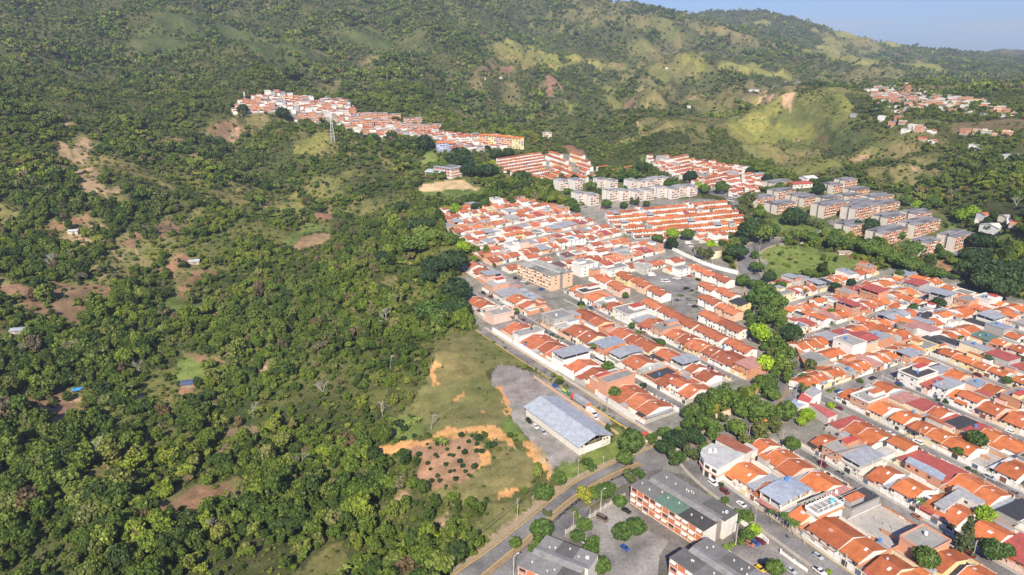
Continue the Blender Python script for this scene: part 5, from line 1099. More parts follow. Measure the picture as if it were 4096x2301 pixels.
def flats(x, y, rz, L, W, floors, col, ecol, label, group, roofc=(.33,.33,.35), lod=0, raised=True, name='apartment_block', segs=None, tile=None, z=None, awn=True, cat='apartment block'):
    """two slabs of flats with a stair gap between them: slabs run along local x, facades on the y sides"""
    r = random.Random(int(x*7+y)); z0 = height(x+math.cos(rz)*L/2, y+math.sin(rz)*L/2) if z is None else z
    t = thing(name, (x,y,z0), rz, label, cat, group)
    H = 2.75*floors+.35; gw = W*.16; sw = (W-gw)/2
    w = MB()
    slabs = ((0, 0, L-1.2 if raised else L), (sw+gw, 1.2 if raised else 0, L)) if W > 11 else ((0, 0, L),)
    if W <= 11: sw = W
    body = (.62,.60,.56)
    for y0, xa, xb in slabs: w.box(xa, xb, y0, y0+sw, -1.5, H, ecol, PL)
    if len(slabs) == 2:
        w.box(1.2, L-1.2, sw, sw+gw, -1.5, H-.6, (.30,.26,.24), CO)
    wo = w.build('wall', MATS, t)
    # facade panels with their windows, awnings and balconies, one part each
    bays = max(2, int(L/3.4))
    for side, ((y0, xa, xb), sg, yy) in enumerate(zip(slabs, (-1, 1), (0, slabs[-1][0]+sw))):
        o = (lambda p, q: (yy-q, yy-p)) if sg < 0 else (lambda p, q: (yy+p, yy+q))
        fp = MB(); u = o(-.02, .06); fp.box(xa+.12, xb-.12, u[0], u[1], .3, H-.35, col, BR)
        fo = fp.build('facade_panel', MATS, t); fr_ = MB()
        for f in range(floors+1): u = o(.05, .13); zb = .3+2.75*f-.25; fr_.box(xa, xb, u[0], u[1], zb, min(zb+.23, H-.05), ecol, PL)
        for b in range(bays+1): u = o(.05, .16); a = xa+(xb-xa)*b/bays; fr_.box(a-.09, a+.09, u[0], u[1], 0, H-.1, ecol, PL)
        fr_.build('facade_frame', MATS, t)
        for f in range(floors):
            zb = .3+2.75*f
            for b in range(bays):
                a = xa+(xb-xa)*b/bays; e = xa+(xb-xa)*(b+1)/bays
                if (lod and sg > 0) or (b+f) % 4 == 3: continue
                w_ = round(e-a-1.1, 2); part_copy('window', ('win', w_), lambda m: (m.box(0, w_, -.05, .05, 0, 1.2, (.05,.05,.055), DK), m.box(-.08, w_+.08, -.07, .04, -.1, 0, ecol, PL)), fo, (a+.55, yy+sg*.08, zb+.95))
                if awn and r.random() < (.55 if lod == 0 else .35):
                    c = r.randrange(3)
                    def mk(m, c=c):
                        q = [(0,.35),(sg*.95,0),(sg*.95,.06),(0,.41)]
                        m.prof(q if sg > 0 else q[::-1], 0, w_+.3, [(.78,.76,.7),(.72,.66,.52),(.75,.75,.75)][c], SH)
                    part_copy('awning', ('awn', w_, sg, c), mk, fo, (a+.4, yy+sg*.08, zb+1.95))
                elif r.random() < .4:
                    def mk(m): q = (0, sg*.75) if sg > 0 else (sg*.75, 0); m.box(0, w_+.3, q[0], q[1], 0, .1, (.6,.58,.55), CO); q = sorted((sg*.69, sg*.75)); m.box(0, w_+.3, q[0], q[1], .1, .95, (.74,.72,.68), PL)
                    part_copy('balcony', ('bal', w_, sg), mk, fo, (a+.4, yy+sg*.08, zb-.05))
        if len(slabs) == 1: break
    ew = MB()
    for y0, xa, xb in slabs:
        for f in range(floors):
            if lod == 0 and f > 0 or W <= 11: ew.box(xb-.02, xb+.04, y0+sw*.45, y0+sw*.62, 1.2+2.75*f, 2.2+2.75*f, (.06,.06,.06), DK)
    if ew.f and floors > 3: ew.build('end_window', MATS, t)
    rf = MB()
    for y0, xa, xb in slabs:
        if tile: gable(rf, xa-.4, xb+.4, y0, y0+sw, H+.05, 1.1, .6, tile, TI)
        else:
            k = 3
            for i in range(k):
                v = r.choice([1, .62, 1.2, .85]); c = tuple(q*v for q in roofc)
                if segs and y0 == 0: c = segs[i]
                a = xa-.3+(xb-xa+.6)*i/k; e = xa-.3+(xb-xa+.6)*(i+1)/k
                rf.box(a, e-.03, y0-.35, y0+sw+(.2 if len(slabs) == 2 else .35), H, H+.2, c, CO)
    if len(slabs) == 2 and raised:
        yc = sw+gw/2
        rf.prof([(sw-.9,H+.55),(yc,H+1.1),(sw+gw+.9,H+.55),(sw+gw+.9,H+.67),(yc,H+1.22),(sw-.9,H+.67)][::-1], L*.06, L*.97, tuple(q*(1.3 if lod == 0 else 1.0) for q in roofc), SH)
        for i in range(5): rf.box(L*(.08+.2*i), L*(.08+.2*i)+.15, sw-.6, sw-.45, H+.2, H+.6, (.4,.4,.4), CO); rf.box(L*(.08+.2*i), L*(.08+.2*i)+.15, sw+gw+.45, sw+gw+.6, H+.2, H+.6, (.4,.4,.4), CO)
    ro = rf.build('roof', MATS, t)
    if lod == 0:
        for i in range(int(L/5)*2):
            y0, xa, xb = slabs[i % len(slabs)]; vx = xa+2+(xb-xa-4)*r.random(); vy = y0+sw*r.uniform(.25,.75)
            v = MB(); v.cyl(vx, vy, H+.2, H+.65, .22, .22, 8, (.55,.52,.48), CO); v.cyl(vx, vy, H+.65, H+.95, .4, .3, 10, (.6,.56,.5), SH); v.build('roof_vent', MATS, ro)
        d = MB(); y0, xa, xb = slabs[-1]; cx, cy, cz = xb-2, y0+sw*.5, H+.9
        d.tube((cx,cy,H+.2),(cx,cy,cz),.08,.08,6,(.5,.5,.5),PA); k = 12; ring = [(cx+.75*math.cos(2*PI*j/k), cy-.25+.4*math.sin(2*PI*j/k), cz+.25+.62*math.sin(2*PI*j/k)) for j in range(k)]
        for j in range(k): d.face([(cx,cy-.1,cz),ring[j],ring[(j+1)%k]], (.8,.8,.8), PA); d.face([(cx,cy-.1,cz),ring[(j+1)%k],ring[j]], (.8,.8,.8), PA)
        d.build('satellite_dish', MATS, ro)
    RES.append(fpoly(x, y, rz, L, W)); return t
ORG = (.52,.19,.09); EW = (.56,.54,.50)
g1 = 'brick apartment blocks in the foreground'
rzF = math.atan2(-28.9, 22.4)
flats(49.2, 247.6, rzF, 37.5, 19.3, 3, ORG, (.68,.66,.60), 'long brick apartment block with grey roofs and one green roof patch beside the car park', g1, (.20,.195,.19), 0, segs=[(.19,.185,.18),(.13,.22,.17),(.075,.073,.072)]); landmark('the long brick apartment block', 72, 235)
flats(2.2, 200.3, math.atan2(-.51, .86), 21.5, 19, 3, ORG, (.60,.58,.54), 'grey roofed apartment block at the bottom edge beside the dual carriageway', g1, (.20,.195,.195), 0)
p = G('c', 330, 850, 8.6); flats(p[0]-19*.79, p[1]-19*.61, math.atan2(-28.9, 22.4), 32, 19, 3, ORG, (.60,.58,.55), 'grey roofed apartment block at the bottom edge next to the yellow car lot', g1, (.22,.215,.215), 0)
BEI = (.70,.50,.34)
flats(4.6, 540.9, math.atan2(-33.1, 26.1), 42, 21, 4, BEI, BEI, 'beige four storey apartment block above the small car park in the old town', None, (.33,.32,.30), 0); landmark('the beige apartment block', 26, 530)
# white blocks
gw_ = 'white apartment blocks at the upper end of the town'; WB = []
for i, (t, px, py) in enumerate([(2,1690,1440),(2,1800,1435),(2,1990,1430),(2,2065,1440),(4,1830,95),(4,1920,110),(2,2225,1440),(2,2290,1445),(2,2345,1440),(4,2065,75),(4,2160,75),(4,2250,80),(4,2340,70),(2,2400,1425),(2,2465,1420),(4,2440,50),(4,2530,60),(5,20,45),(5,95,40)]):
    X, Y, Z = G(t, px, py); u = FR['M']; rz = math.atan2(.54, .842)
    o = flats(X-6, Y, rz, 11, 13, 4, (.62,.46,.40), (.70,.68,.64), None, gw_, (.36,.36,.38), 1, False); WB.append([o, 'white and salmon four storey apartment block', X, Y])
# orange blocks on the right
go_ = 'orange brick apartment blocks beyond the meadow'; OB = []
for i, (t, px, py, L) in enumerate([(5,560,125,30),(5,705,175,32),(5,850,105,26),(5,720,70,30),(5,1060,205,42),(5,910,120,26),(5,1080,125,26),(5,1245,105,24),(5,1300,165,34),(5,1440,120,36),(5,1290,230,42),(5,1480,180,36),(5,1530,300,34),(5,1740,270,30),(5,1735,360,44),(5,1250,365,32),(5,1490,425,42),(5,1820,495,24),(5,2040,455,32),(5,680,5,34),(5,1130,20,30),(5,1290,60,28),(3,1215,1447,24)]):
    X, Y, Z = G(t, px, py); rz = math.atan2(.54, .842)
    o = flats(X, Y, rz, L*.98, 16 if L > 28 else 14, 4 if py > 200 else 3, (.54,.24,.13), (.60,.555,.48), None, go_, (.25,.245,.26), 1); OB.append([o, 'orange and grey flat roofed apartment block', X, Y])
# hill village blocks
gv = 'orange apartment blocks of the hill village'; VB = []
for t, px, py, L in [(2,250,905,22),(2,340,915,24),(2,60,930,22),(2,160,905,24),(2,260,960,22),(2,400,985,20),(2,480,945,28),(2,500,995,22),(2,620,995,28),(1,2250,905,20),(1,2370,915,22),(2,70,965,22),(2,160,960,18)]:
    X, Y, Z = G(t, px, py); rz = math.atan2(.35, .94)
    o = flats(X, Y, rz, L, 10, 4, ORG, (.62,.58,.52), None, gv, (.36,.36,.38), 1, False, z=Z-.5); VB.append([o, 'orange brick apartment block in the hill village', X, Y])
landmark('the cell tower', *G(1, 2510, 1075)[:2]); landmark('the sports field', *G(2, 830, 1400)[:2])
place_labels(WB+OB+VB); landmark('the white flats', 95, 735); landmark('the orange flats', 330, 640)
BL, YE = (.36,.44,.68), (.74,.60,.30); TL = (.66,.22,.08)
def coloured(px, py, L, c1, c2, label, rz=.3):
    X, Y, Z = G(2, px, py); flats(X, Y, rz, L, 10.5, 5, c1, c2, label, None, (.4,.4,.4), 1, False, tile=TL, z=Z-.5, awn=False)
coloured(722, 1155, 20, (.45,.50,.70), BL, 'blue five storey apartment tower with orange roof at the foot of the hill village', .25)
coloured(815, 1160, 10, ORG, BL, 'orange fronted apartment tower joined to the blue tower at the hill village', .5)
for px, py, L, c1, c2, lb in [(1045,1095,16,(.60,.30,.2),YE,'leftmost of the yellow and orange five storey blocks below the hill village'),(1110,1100,18,YE,YE,'pale yellow five storey block second from left below the hill village'),(1170,1105,17,(.58,.28,.2),BL,'orange five storey block with a blue end wall below the hill village'),(1230,1112,14,(.6,.32,.2),YE,'orange five storey block next to the last yellow end wall below the village'),(1290,1118,16,YE,(.76,.66,.40),'rightmost pale yellow five storey block below the hill village')]: coloured(px, py, L, c1, c2, lb, .12)
X, Y, Z = G(2, 870, 1090); flats(X, Y, .22, 40, 10, 4, (.68,.64,.56), (.68,.65,.58), 'long cream apartment block with weathered walls between blue and yellow towers', None, (.42,.30,.25), 1, False, z=Z-.5, awn=False, tile=(.5,.18,.09))
X, Y, Z = G(2, 1520, 1040); flats(X, Y, .1, 13, 9, 3, (.66,.55,.42), (.68,.58,.45), 'lone tan three storey building on the wooded slope with rooftop tanks', None, (.4,.38,.36), 1, False, z=Z-1, awn=False)
def shed_building(t, px, py, L, W, H, rz, roof, wall, label, name='warehouse', cat='warehouse', tile=False, pitch=.12):
    X, Y, Z = G(t, px, py); o = thing(name, (X,Y,Z-.3), rz, label, cat)
    w = MB(); w.prof([(0,-1.5),(W,-1.5),(W,H),(W/2,H+W*pitch),(0,H)], 0, L, wall, PL); w.build('wall', MATS, o)
    f = MB(); gable(f, -.5, L+.5, 0, W, H+.03, W*pitch, .6, roof, TI if tile else SH, .12); f.build('roof', MATS, o)
    d = MB(); d.box(L*.4, L*.4+2.5, -.06, .02, 0, H*.75, (.25,.24,.22), PA); d.build('door', MATS, o)
    if L > 10:
        for k in range(int(L/5)):
            v = MB(); v.box(2+5*k, 3.4+5*k, -.05, .02, H*.55, H*.8, (.06,.06,.06), DK); v.build('window', MATS, o)
    RES.append(fpoly(X, Y, rz, L, W)); return o
shed_building(5, 2380, 320, 45, 18, 5, .35, (.72,.70,.66), (.75,.73,.7), 'large white shed at the right edge beyond the green strip'); shed_building(5, 2440, 255, 46, 12, 4.5, -.55, (.75,.73,.7), (.78,.76,.73), 'second white shed behind the large one at the right edge')
shed_building(5, 2190, 260, 24, 11, 4, -.5, (.62,.58,.54), (.7,.68,.64), 'narrow pale roofed shed left of the white sheds'); shed_building(3, 2400, 1215, 40, 14, 5, .2, (.40,.42,.44), (.6,.58,.54), 'long grey roofed workshop among trees at the far right edge')
shed_building(3, 830, 1430, 26, 14, 6, .3, (.46,.10,.08), (.7,.66,.6), 'red roofed hall above the orange apartment blocks'); shed_building(3, 935, 1390, 14, 14, 7, .3, (.78,.76,.74), (.8,.78,.76), 'white peaked church hall behind the red roofed hall', 'church_hall', 'hall')
shed_building(3, 560, 1345, 22, 13, 4, .25, (.30,.42,.55), (.75,.74,.72), 'blue and white roofed hall beside the upper white houses', 'hall', 'hall')
for t, px, py, L, W, H, rz, rc, wc, lb in [(8,510,318,8,6,2.6,.2,(.55,.55,.55),(.6,.5,.4),'small pale hut on the bare clearing upper left'),(8,1425,548,8,6,2.5,.3,(.50,.54,.60),(.45,.36,.28),'grey roofed hut at the edge of a brown clearing mid left'),(8,2350,700,9,6,3,.35,(.58,.58,.58),(.75,.72,.68),'white hut under trees by the banana patch'),(9,1365,42,8,6,2.8,.3,(.09,.12,.22),(.32,.2,.14),'blue roofed hut on the bare slope lower left'),(8,75,1075,8,6,2.5,.2,(.35,.38,.42),(.4,.35,.3),'dark roofed hut at the far left edge'),(3,375,580,14,8,4,.1,(.8,.8,.78),(.8,.79,.77),'lone white house among trees on the far green hills'),(3,490,685,30,9,3,-.1,(.5,.52,.54),(.6,.58,.55),'long grey roofed shed below the hilltop tank'),(2,2445,525,16,10,5,.1,(.78,.77,.75),(.8,.78,.76),'white villa on the far wooded hillside'),(2,1135,915,8,7,4,.1,(.78,.76,.7),(.8,.78,.7),'small white and yellow house in the central valley woods'),(2,1300,910,18,8,3,.1,(.45,.3,.26),(.6,.35,.28),'low brick house in the central valley woods'),(2,1060,597,10,7,3,.1,(.5,.3,.22),(.62,.5,.42),'tan cottage below the bright green hilltop'),(2,1190,590,8,6,3,.1,(.55,.42,.35),(.66,.55,.45),'small hut right of the tan cottage below the green hilltop'),(3,590,895,10,7,3,.1,(.5,.3,.24),(.62,.48,.4),'brick cottage on the grassy slope below the hilltop tank'),(3,870,1065,14,9,3,.1,(.45,.22,.15),(.62,.5,.4),'rust roofed farmhouse beside a scar on the right slope'),(3,35,810,8,6,3,.1,(.8,.8,.78),(.8,.78,.75),'tiny white house in the woods left of the grassy knob'),(2,90,1095,11,8,3,.2,(.4,.36,.32),(.7,.66,.6),'grey roofed hut on the bare knoll below the cell tower'),(5,2275,215,16,10,5,.2,(.55,.18,.09),(.8,.78,.74),'rust roofed white house left of the white sheds'),(5,2440,225,14,9,4,.2,(.45,.44,.42),(.7,.62,.45),'cream house with terrace above the white sheds'),(5,1180,478,12,6,2.4,.1,(.42,.34,.28),(.6,.5,.42),'ruined brick shed on the meadow edge'),(5,1080,330,22,16,.5,.35,(.45,.47,.52),(.6,.6,.62),'pale walled pool enclosure between meadow and orange flats')]:
    shed_building(t, px, py, L, W, H, rz, rc, wc, lb, 'hut' if L < 9.5 else 'rural_house', 'hut' if L < 9.5 else 'house')
# school with canopy
def school():
    X, Y, Z = G(2, 700, 1318); o = thing('school', (X,Y,Z), -.75, 'brick banded school with a flat grey roof above the sports field', 'school'); L, W = 30, 22
    w = MB(); w.box(0, L, 0, W, -2, 10.5, (.68,.66,.62), PL); wo = w.build('wall', MATS, o)
    b = MB()
    for f in range(3): b.box(1, L-1, -.12, 0, .9+3.3*f, 2.2+3.3*f, ORG, BR); b.box(L, L+.12, 1, W-1, .9+3.3*f, 2.2+3.3*f, ORG, BR)
    b.build('facade_panel', MATS, o)
    for f in range(3):
        for k in range(6): part_copy('window', 'schoolwin', lambda m: m.box(0, 3.4, -.06, .04, 0, .9, (.06,.06,.07), DK), wo, (1.6+4.6*k, -.05, 2.25+3.3*f))
    r = MB(); r.box(-1, L+1, -1, W+1, 10.5, 11, (.40,.42,.46), CO); r.box(4, L-4, 3, W-4, 11, 11.3, (.2,.2,.22), CO); r.build('roof', MATS, o); RES.append(fpoly(X, Y, -.75, L, W))
    X, Y, Z = G(2, 632, 1338); o = thing('court_canopy', (X,Y,Z), -.35, 'grey arched canopy on slanted steel legs beside the school', 'canopy')
    r = MB(); n = 8; W = 20; L = 24
    for i in range(n):
        a, b = i/n, (i+1)/n; za, zb = 6.5+2.2*math.sin(PI*a), 6.5+2.2*math.sin(PI*b); r.prof([(W*a,za),(W*b,zb),(W*b,zb+.15),(W*a,za+.15)], -1, L+1, (.46,.50,.56), SH)
    r.build('roof', MATS, o)
    for k in range(4):
        for yy in (1, W-1): q = MB(); q.tube((.5+7.6*k,yy,-1),(.5+7.6*k,yy,7),.25,.18,6,(.75,.75,.75),PA); q.tube((.5+7.6*k,yy,4),(2.5+7.6*k,yy,7.1),.14,.12,5,(.75,.75,.75),PA); q.build('post', MATS, o)
school()
def cyl_tank(t, px, py, r, H, label, wall, roof):
    X, Y, Z = G(t, px, py); o = thing('water_reservoir', (X,Y,Z), 0, label, 'water tank'); m = MB(); m.cyl(0, 0, -2, H, r, r, 40, wall, PL, cap=False); m.build('wall', MATS, o)
    f = MB(); f.cyl(0, 0, H, H+.3, r+.25, r+.25, 40, roof, CO); f.cyl(0, 0, H+.3, H+1.0, r, 1, 40, roof, CO); f.build('roof', MATS, o); RES.append(fpoly(X-r, Y-r, 0, 2*r, 2*r, 2)); landmark('the round water reservoir' if r > 10 else 'the hilltop tank', X, Y)
cyl_tank(5, 188, 470, 12, 6.0, 'round cream water reservoir with a flat brown roof beside the white wall', (.74,.64,.45), (.20,.165,.14))
cyl_tank(3, 783, 632, 8, 6.5, 'white round water tank on top of the grassy hill', (.78,.77,.75), (.7,.69,.67))
# cell towers
def tower(t, px, py, H, wb, label):
    X, Y, Z = G(t, px, py); o = thing('cell_tower', (X,Y,Z), .3, label, 'tower'); m = MB(); c = (.72,.70,.70); n = max(4, int(H/4)); th = .16 if H > 25 else .12
    def cor(k, f): w = wb*(1-.8*f)/2; return ((-w,-w),(w,-w),(w,w),(-w,w))[k % 4]
    for i in range(n):
        a, b = i/n, (i+1)/n
        for k in range(4):
            p, q = cor(k, a), cor(k, b); p2, q2 = cor(k+1, a), cor(k+1, b)
            cc = c
            m.tube((p[0],p[1],H*a),(q[0],q[1],H*b),th,th,4,cc,PA); m.tube((p[0],p[1],H*a),(q2[0],q2[1],H*b),th*.6,th*.6,4,cc,PA); m.tube((p[0],p[1],H*b),(p2[0],p2[1],H*b),th*.6,th*.6,4,cc,PA)
    m.build('lattice', MATS, o); a = MB()
    for z in (.62, .78, .95):
        for k in range(3): g = 2*PI*k/3; w = wb*(1-.8*z)/2+.5; a.box(w*math.cos(g)-.25, w*math.cos(g)+.25, w*math.sin(g)-.25, w*math.sin(g)+.25, H*z-1.1, H*z+1.1, (.8,.8,.8), PA)
    a.build('antenna', MATS, o)
tower(1, 2510, 1078, 42, 5, 'tall lattice cell tower below the hill village'); tower(1, 1845, 757, 13, 2, 'small antenna mast at the left end of the hill village'); tower(2, 2528, 84, 34, 3, 'antenna mast on the far grassy ridge')
# walls and fences
def wall_line(pts, H, th, col, label, name='boundary_wall', cat='wall', cap=None, mat=PL, pillars=0, group=None):
    p = densify(pts, 3.0); x0, y0 = p[0]; z0 = height(x0, y0); o = thing(name, (x0,y0,z0), 0, label, cat, group); m = MB(); c = MB(); pl = MB()
    for i, (a, b) in enumerate(zip(p[:-1], p[1:])):
        dx, dy = b[0]-a[0], b[1]-a[1]; L = math.hypot(dx, dy); nx, ny = -dy/L*th/2, dx/L*th/2; za, zb = height(*a)-z0, height(*b)-z0
        f = lambda q, s, z: (q[0]+s*nx-x0, q[1]+s*ny-y0, z)
        for lo, hi, w, mb, cl in ((-.6, H, 1, m, col),)+(((H, H+.18, 1.5, c, cap),) if cap else ()):
            A = [f(a,-w,za+lo), f(b,-w,zb+lo), f(b,w,zb+lo), f(a,w,za+lo), f(a,-w,za+hi), f(b,-w,zb+hi), f(b,w,zb+hi), f(a,w,za+hi)]
            for q in ((3,2,1,0),(4,5,6,7),(0,1,5,4),(1,2,6,5),(2,3,7,6),(3,0,4,7)): mb.face([A[k] for k in q], cl, mat if mb is m else TI)
        if pillars and i % pillars == 0: pl.box(a[0]-x0-.22, a[0]-x0+.22, a[1]-y0-.22, a[1]-y0+.22, za, za+H+.45, col, PL)
    m.build('panel', MATS, o)
    if c.f: c.build('coping', MATS, o)
    if pl.f: pl.build('pillar', MATS, o)
    return o
wall_line([gxy('M', -372, 223.0), gxy('M', -300, 223.2)], 3.0, .25, (.80,.78,.75), 'long white wall along the yellow kerbed street above the grassy slope')
wall_line([gxy('M', -262, 223.2), gxy('M', -232, 222.6)], 3.2, .25, (.66,.64,.60), 'weathered white wall along the street opposite the warehouse')
wall_line(GL('l', [(1005,835),(1200,930),(1450,1045),(1700,1130),(1990,1200)]), 3.0, .25, (.80,.79,.76), 'long white wall curving round the water reservoir compound', pillars=2)
wall_line(GL('e', [(60,540),(140,640),(205,830),(240,900),(310,1070),(370,1240)])+GL('g', [(440,340),(500,470),(590,650),(660,800),(750,990)]), 3.0, .25, (.36,.25,.2), 'dark brick wall with orange coping along the right side of the avenue', cap=(.56,.22,.12), mat=BR)  # the shadow side facing the avenue is put into the dark wall colour
wall_line(GL('a', [(490,555),(690,490),(860,420),(990,330),(1080,230),(1180,90)]), 3.4, .3, (.72,.55,.42), 'peach wall with a clay coping curving along the avenue', cap=(.55,.26,.15))
wall_line(GL('n', [(1800,170),(1870,400),(1930,620)]), 2.4, .25, (.56,.25,.15), 'orange brick wall between terrace houses and the avenue', mat=BR)
wall_line(GL(5, [(540,405),(555,470),(620,610),(665,705)]), 1.8, .25, (.35,.32,.28), 'low dark wall on the avenue side of the green meadow'); wall_line(GL(5, [(1285,488),(1400,520),(1510,555)]), 2.2, .25, (.58,.54,.47), 'pale wall at the far edge of the green meadow')
wall_line(GL('c', [(820,628),(910,690),(1000,755)]), 2.2, .25, (.80,.79,.77), 'short white wall under street trees beside the apartment lawn'); wall_line(GL('c', [(1110,850),(1200,900),(1290,985)]), 2.2, .25, (.8,.79,.77), 'short white wall behind the parked red car')
wall_line(GL('c', [(1475,1115),(1680,1265),(1880,1400)]), 1.3, .25, (.80,.79,.77), 'low white wall with posts and rail along the lower car park', pillars=2)
wall_line(GL(6, [(1690,1135),(1830,1050),(1990,940),(2140,850)]), 1.6, .2, (.45,.42,.38), 'grey fence between the dual carriageway and the apartment car park', 'fence', 'fence', pillars=1)
wall_line([gxy('M', -300, 207.5), gxy('M', -226, 206.5)], 1.2, .3, (.62,.42,.28), 'low clay coloured retaining wall between yard and yellow kerbed street')
def gate_panel():
    a, b = G(6, 1795, 1050), G(6, 1875, 1000); o = thing('car_park_gate', (a[0],a[1],a[2]), math.atan2(b[1]-a[1], b[0]-a[0]), 'dark grey sheet metal gate at the car park entrance', 'gate'); L = math.hypot(b[0]-a[0], b[1]-a[1])
    m = MB(); m.box(.2, L-.2, -.05, .05, .2, 3.0, (.16,.17,.18), SH); m.build('panel', MATS, o)
    for x in (0, L-.15): q = MB(); q.box(x, x+.2, -.12, .12, 0, 3.4, (.5,.5,.5), PA); q.build('gate_post', MATS, o)
    a = G('a', 1120, 720); b = G('a', 1330, 640); o = thing('entrance_gate', a, math.atan2(b[1]-a[1], b[0]-a[0]), 'dark barred entrance gate under a narrow orange tiled roof beside the avenue', 'gate'); L = math.hypot(b[0]-a[0], b[1]-a[1])
    m = MB(); gable(m, -.5, L+.5, -1.2, 1.2, 4.0, .6, .3, (.64,.26,.10), TI); m.build('roof', MATS, o); m = MB()
    for i in range(14): m.box(.3+L*i/14, .42+L*i/14, -.05, .05, .1, 3.6, (.05,.05,.05), PA)
    m.build('bars', MATS, o); m = MB(); m.box(L-.6, L, -.6, .6, 0, 4, (.16,.36,.7), PL); m.box(0, .5, -.4, .4, 0, 4, (.75,.74,.72), PL); m.build('gate_post', MATS, o)
    X, Y, Z = G('o', 745, 790); o = thing('kiosk', (X-2,Y,Z), .4, 'small kiosk with a red awning roof at the road junction', 'kiosk'); m = MB(); m.box(0, 5, 0, 4, 0, 2.8, (.66,.5,.38), PL); m.build('wall', MATS, o); m = MB(); shed(m, -.3, 3.2, -1.2, 4.2, 2.7, 3.3, (.5,.10,.07), SH); m.build('roof', MATS, o); m = MB(); m.box(3.4, 5.2, -.1, 0, .3, 2.5, (.15,.4,.65), PA); m.build('panel', MATS, o)
gate_panel()
# corner shop with rounded front
def corner_shop():
    pts = [G('a', x, y, 7.5)[:2] for x, y in [(540,1285),(930,1060),(440,905),(300,985),(270,1060),(330,1165)]]
    x0, y0 = pts[0]; z0 = height(x0, y0); o = thing('corner_shop', (x0,y0,z0), 0, 'white two storey corner shop with a curved front and flat grey roof at the junction', 'shop building')
    P = [(x-x0, y-y0) for x, y in pts]; 
    if sum(P[i][0]*P[(i+1)%6][1]-P[(i+1)%6][0]*P[i][1] for i in range(6)) < 0: P = P[::-1]
    Q = P+[P[0]]; C_ = smooth(Q, 1)[:-1]; cx_ = sum(p[0] for p in P)/6; cy_ = sum(p[1] for p in P)/6
    m = MB(); m.prism(P, -.5, 7.3, (.74,.72,.69), PL); m.build('wall', MATS, o)
    m = MB(); m.prism([(cx_+(x-cx_)*1.03, cy_+(y-cy_)*1.03) for x, y in P], 7.3, 7.55, (.47,.48,.48), CO); r_ = m.build('roof', MATS, o)
    m = MB(); m.prism([(cx_+(x-cx_)*1.05, cy_+(y-cy_)*1.05) for x, y in P], 3.2, 3.5, (.66,.34,.2), PL); m.build('cornice', MATS, o)
    for i in range(6):
        a, b = P[i], P[(i+1) % 6]; L = math.hypot(b[0]-a[0], b[1]-a[1]); n = max(1, int(L/3)); e = ((b[0]-a[0])/L, (b[1]-a[1])/L); nn = (e[1], -e[0])
        if L > 13: continue
        for k in range(n):
            for zb, hh in ((.2, 2.6), (4.4, 1.5)):
                s0 = L*(k+.2)/n; s1 = L*(k+.8)/n; g = MB(); q = [(a[0]+e[0]*s+nn[0]*d, a[1]+e[1]*s+nn[1]*d) for s, d in ((s0,-.05),(s0,.06),(s1,.06),(s1,-.05))]
                g.prism(q, zb, zb+hh, (.05,.05,.055), DK); g.build('window' if zb > 1 else 'shop_front', MATS, o)
    for dx in (-1.2, 1.2): m = MB(); m.cyl(cx_+dx, cy_+2, 7.55, 9.0, .85, .75, 12, (.72,.71,.68), PA); m.cyl(cx_+dx, cy_+2, 9.0, 9.3, .75, .2, 12, (.72,.71,.68), PA); m.build('water_tank', MATS, r_)
    RES.append(np.array(pts)); landmark('the curved corner shop', cx_+x0, cy_+y0)
    pts = [G('a', x, y, 7.5)[:2] for x, y in [(930,1055),(1055,985),(670,765),(450,875)]]; a, b, c, d = pts
    L = math.hypot(d[0]-a[0], d[1]-a[1]); W = math.hypot(b[0]-a[0], b[1]-a[1]); rz = math.atan2(b[1]-a[1], b[0]-a[0])
    o = thing('rusty_roofed_store', (a[0],a[1],height(*a)), rz, 'store with a long rust streaked sheet roof behind the curved corner shop', 'shop building'); m = MB(); m.box(0, W, .35, L, -.5, 6.6, (.6,.57,.53), PL); m.build('wall', MATS, o)
    m = MB(); shed(m, -.3, W+.3, -.3, L+.3, 7.0, 7.5, (.33,.12,.07), SH); m.build('roof', MATS, o); RES.append(np.array(pts))
corner_shop()
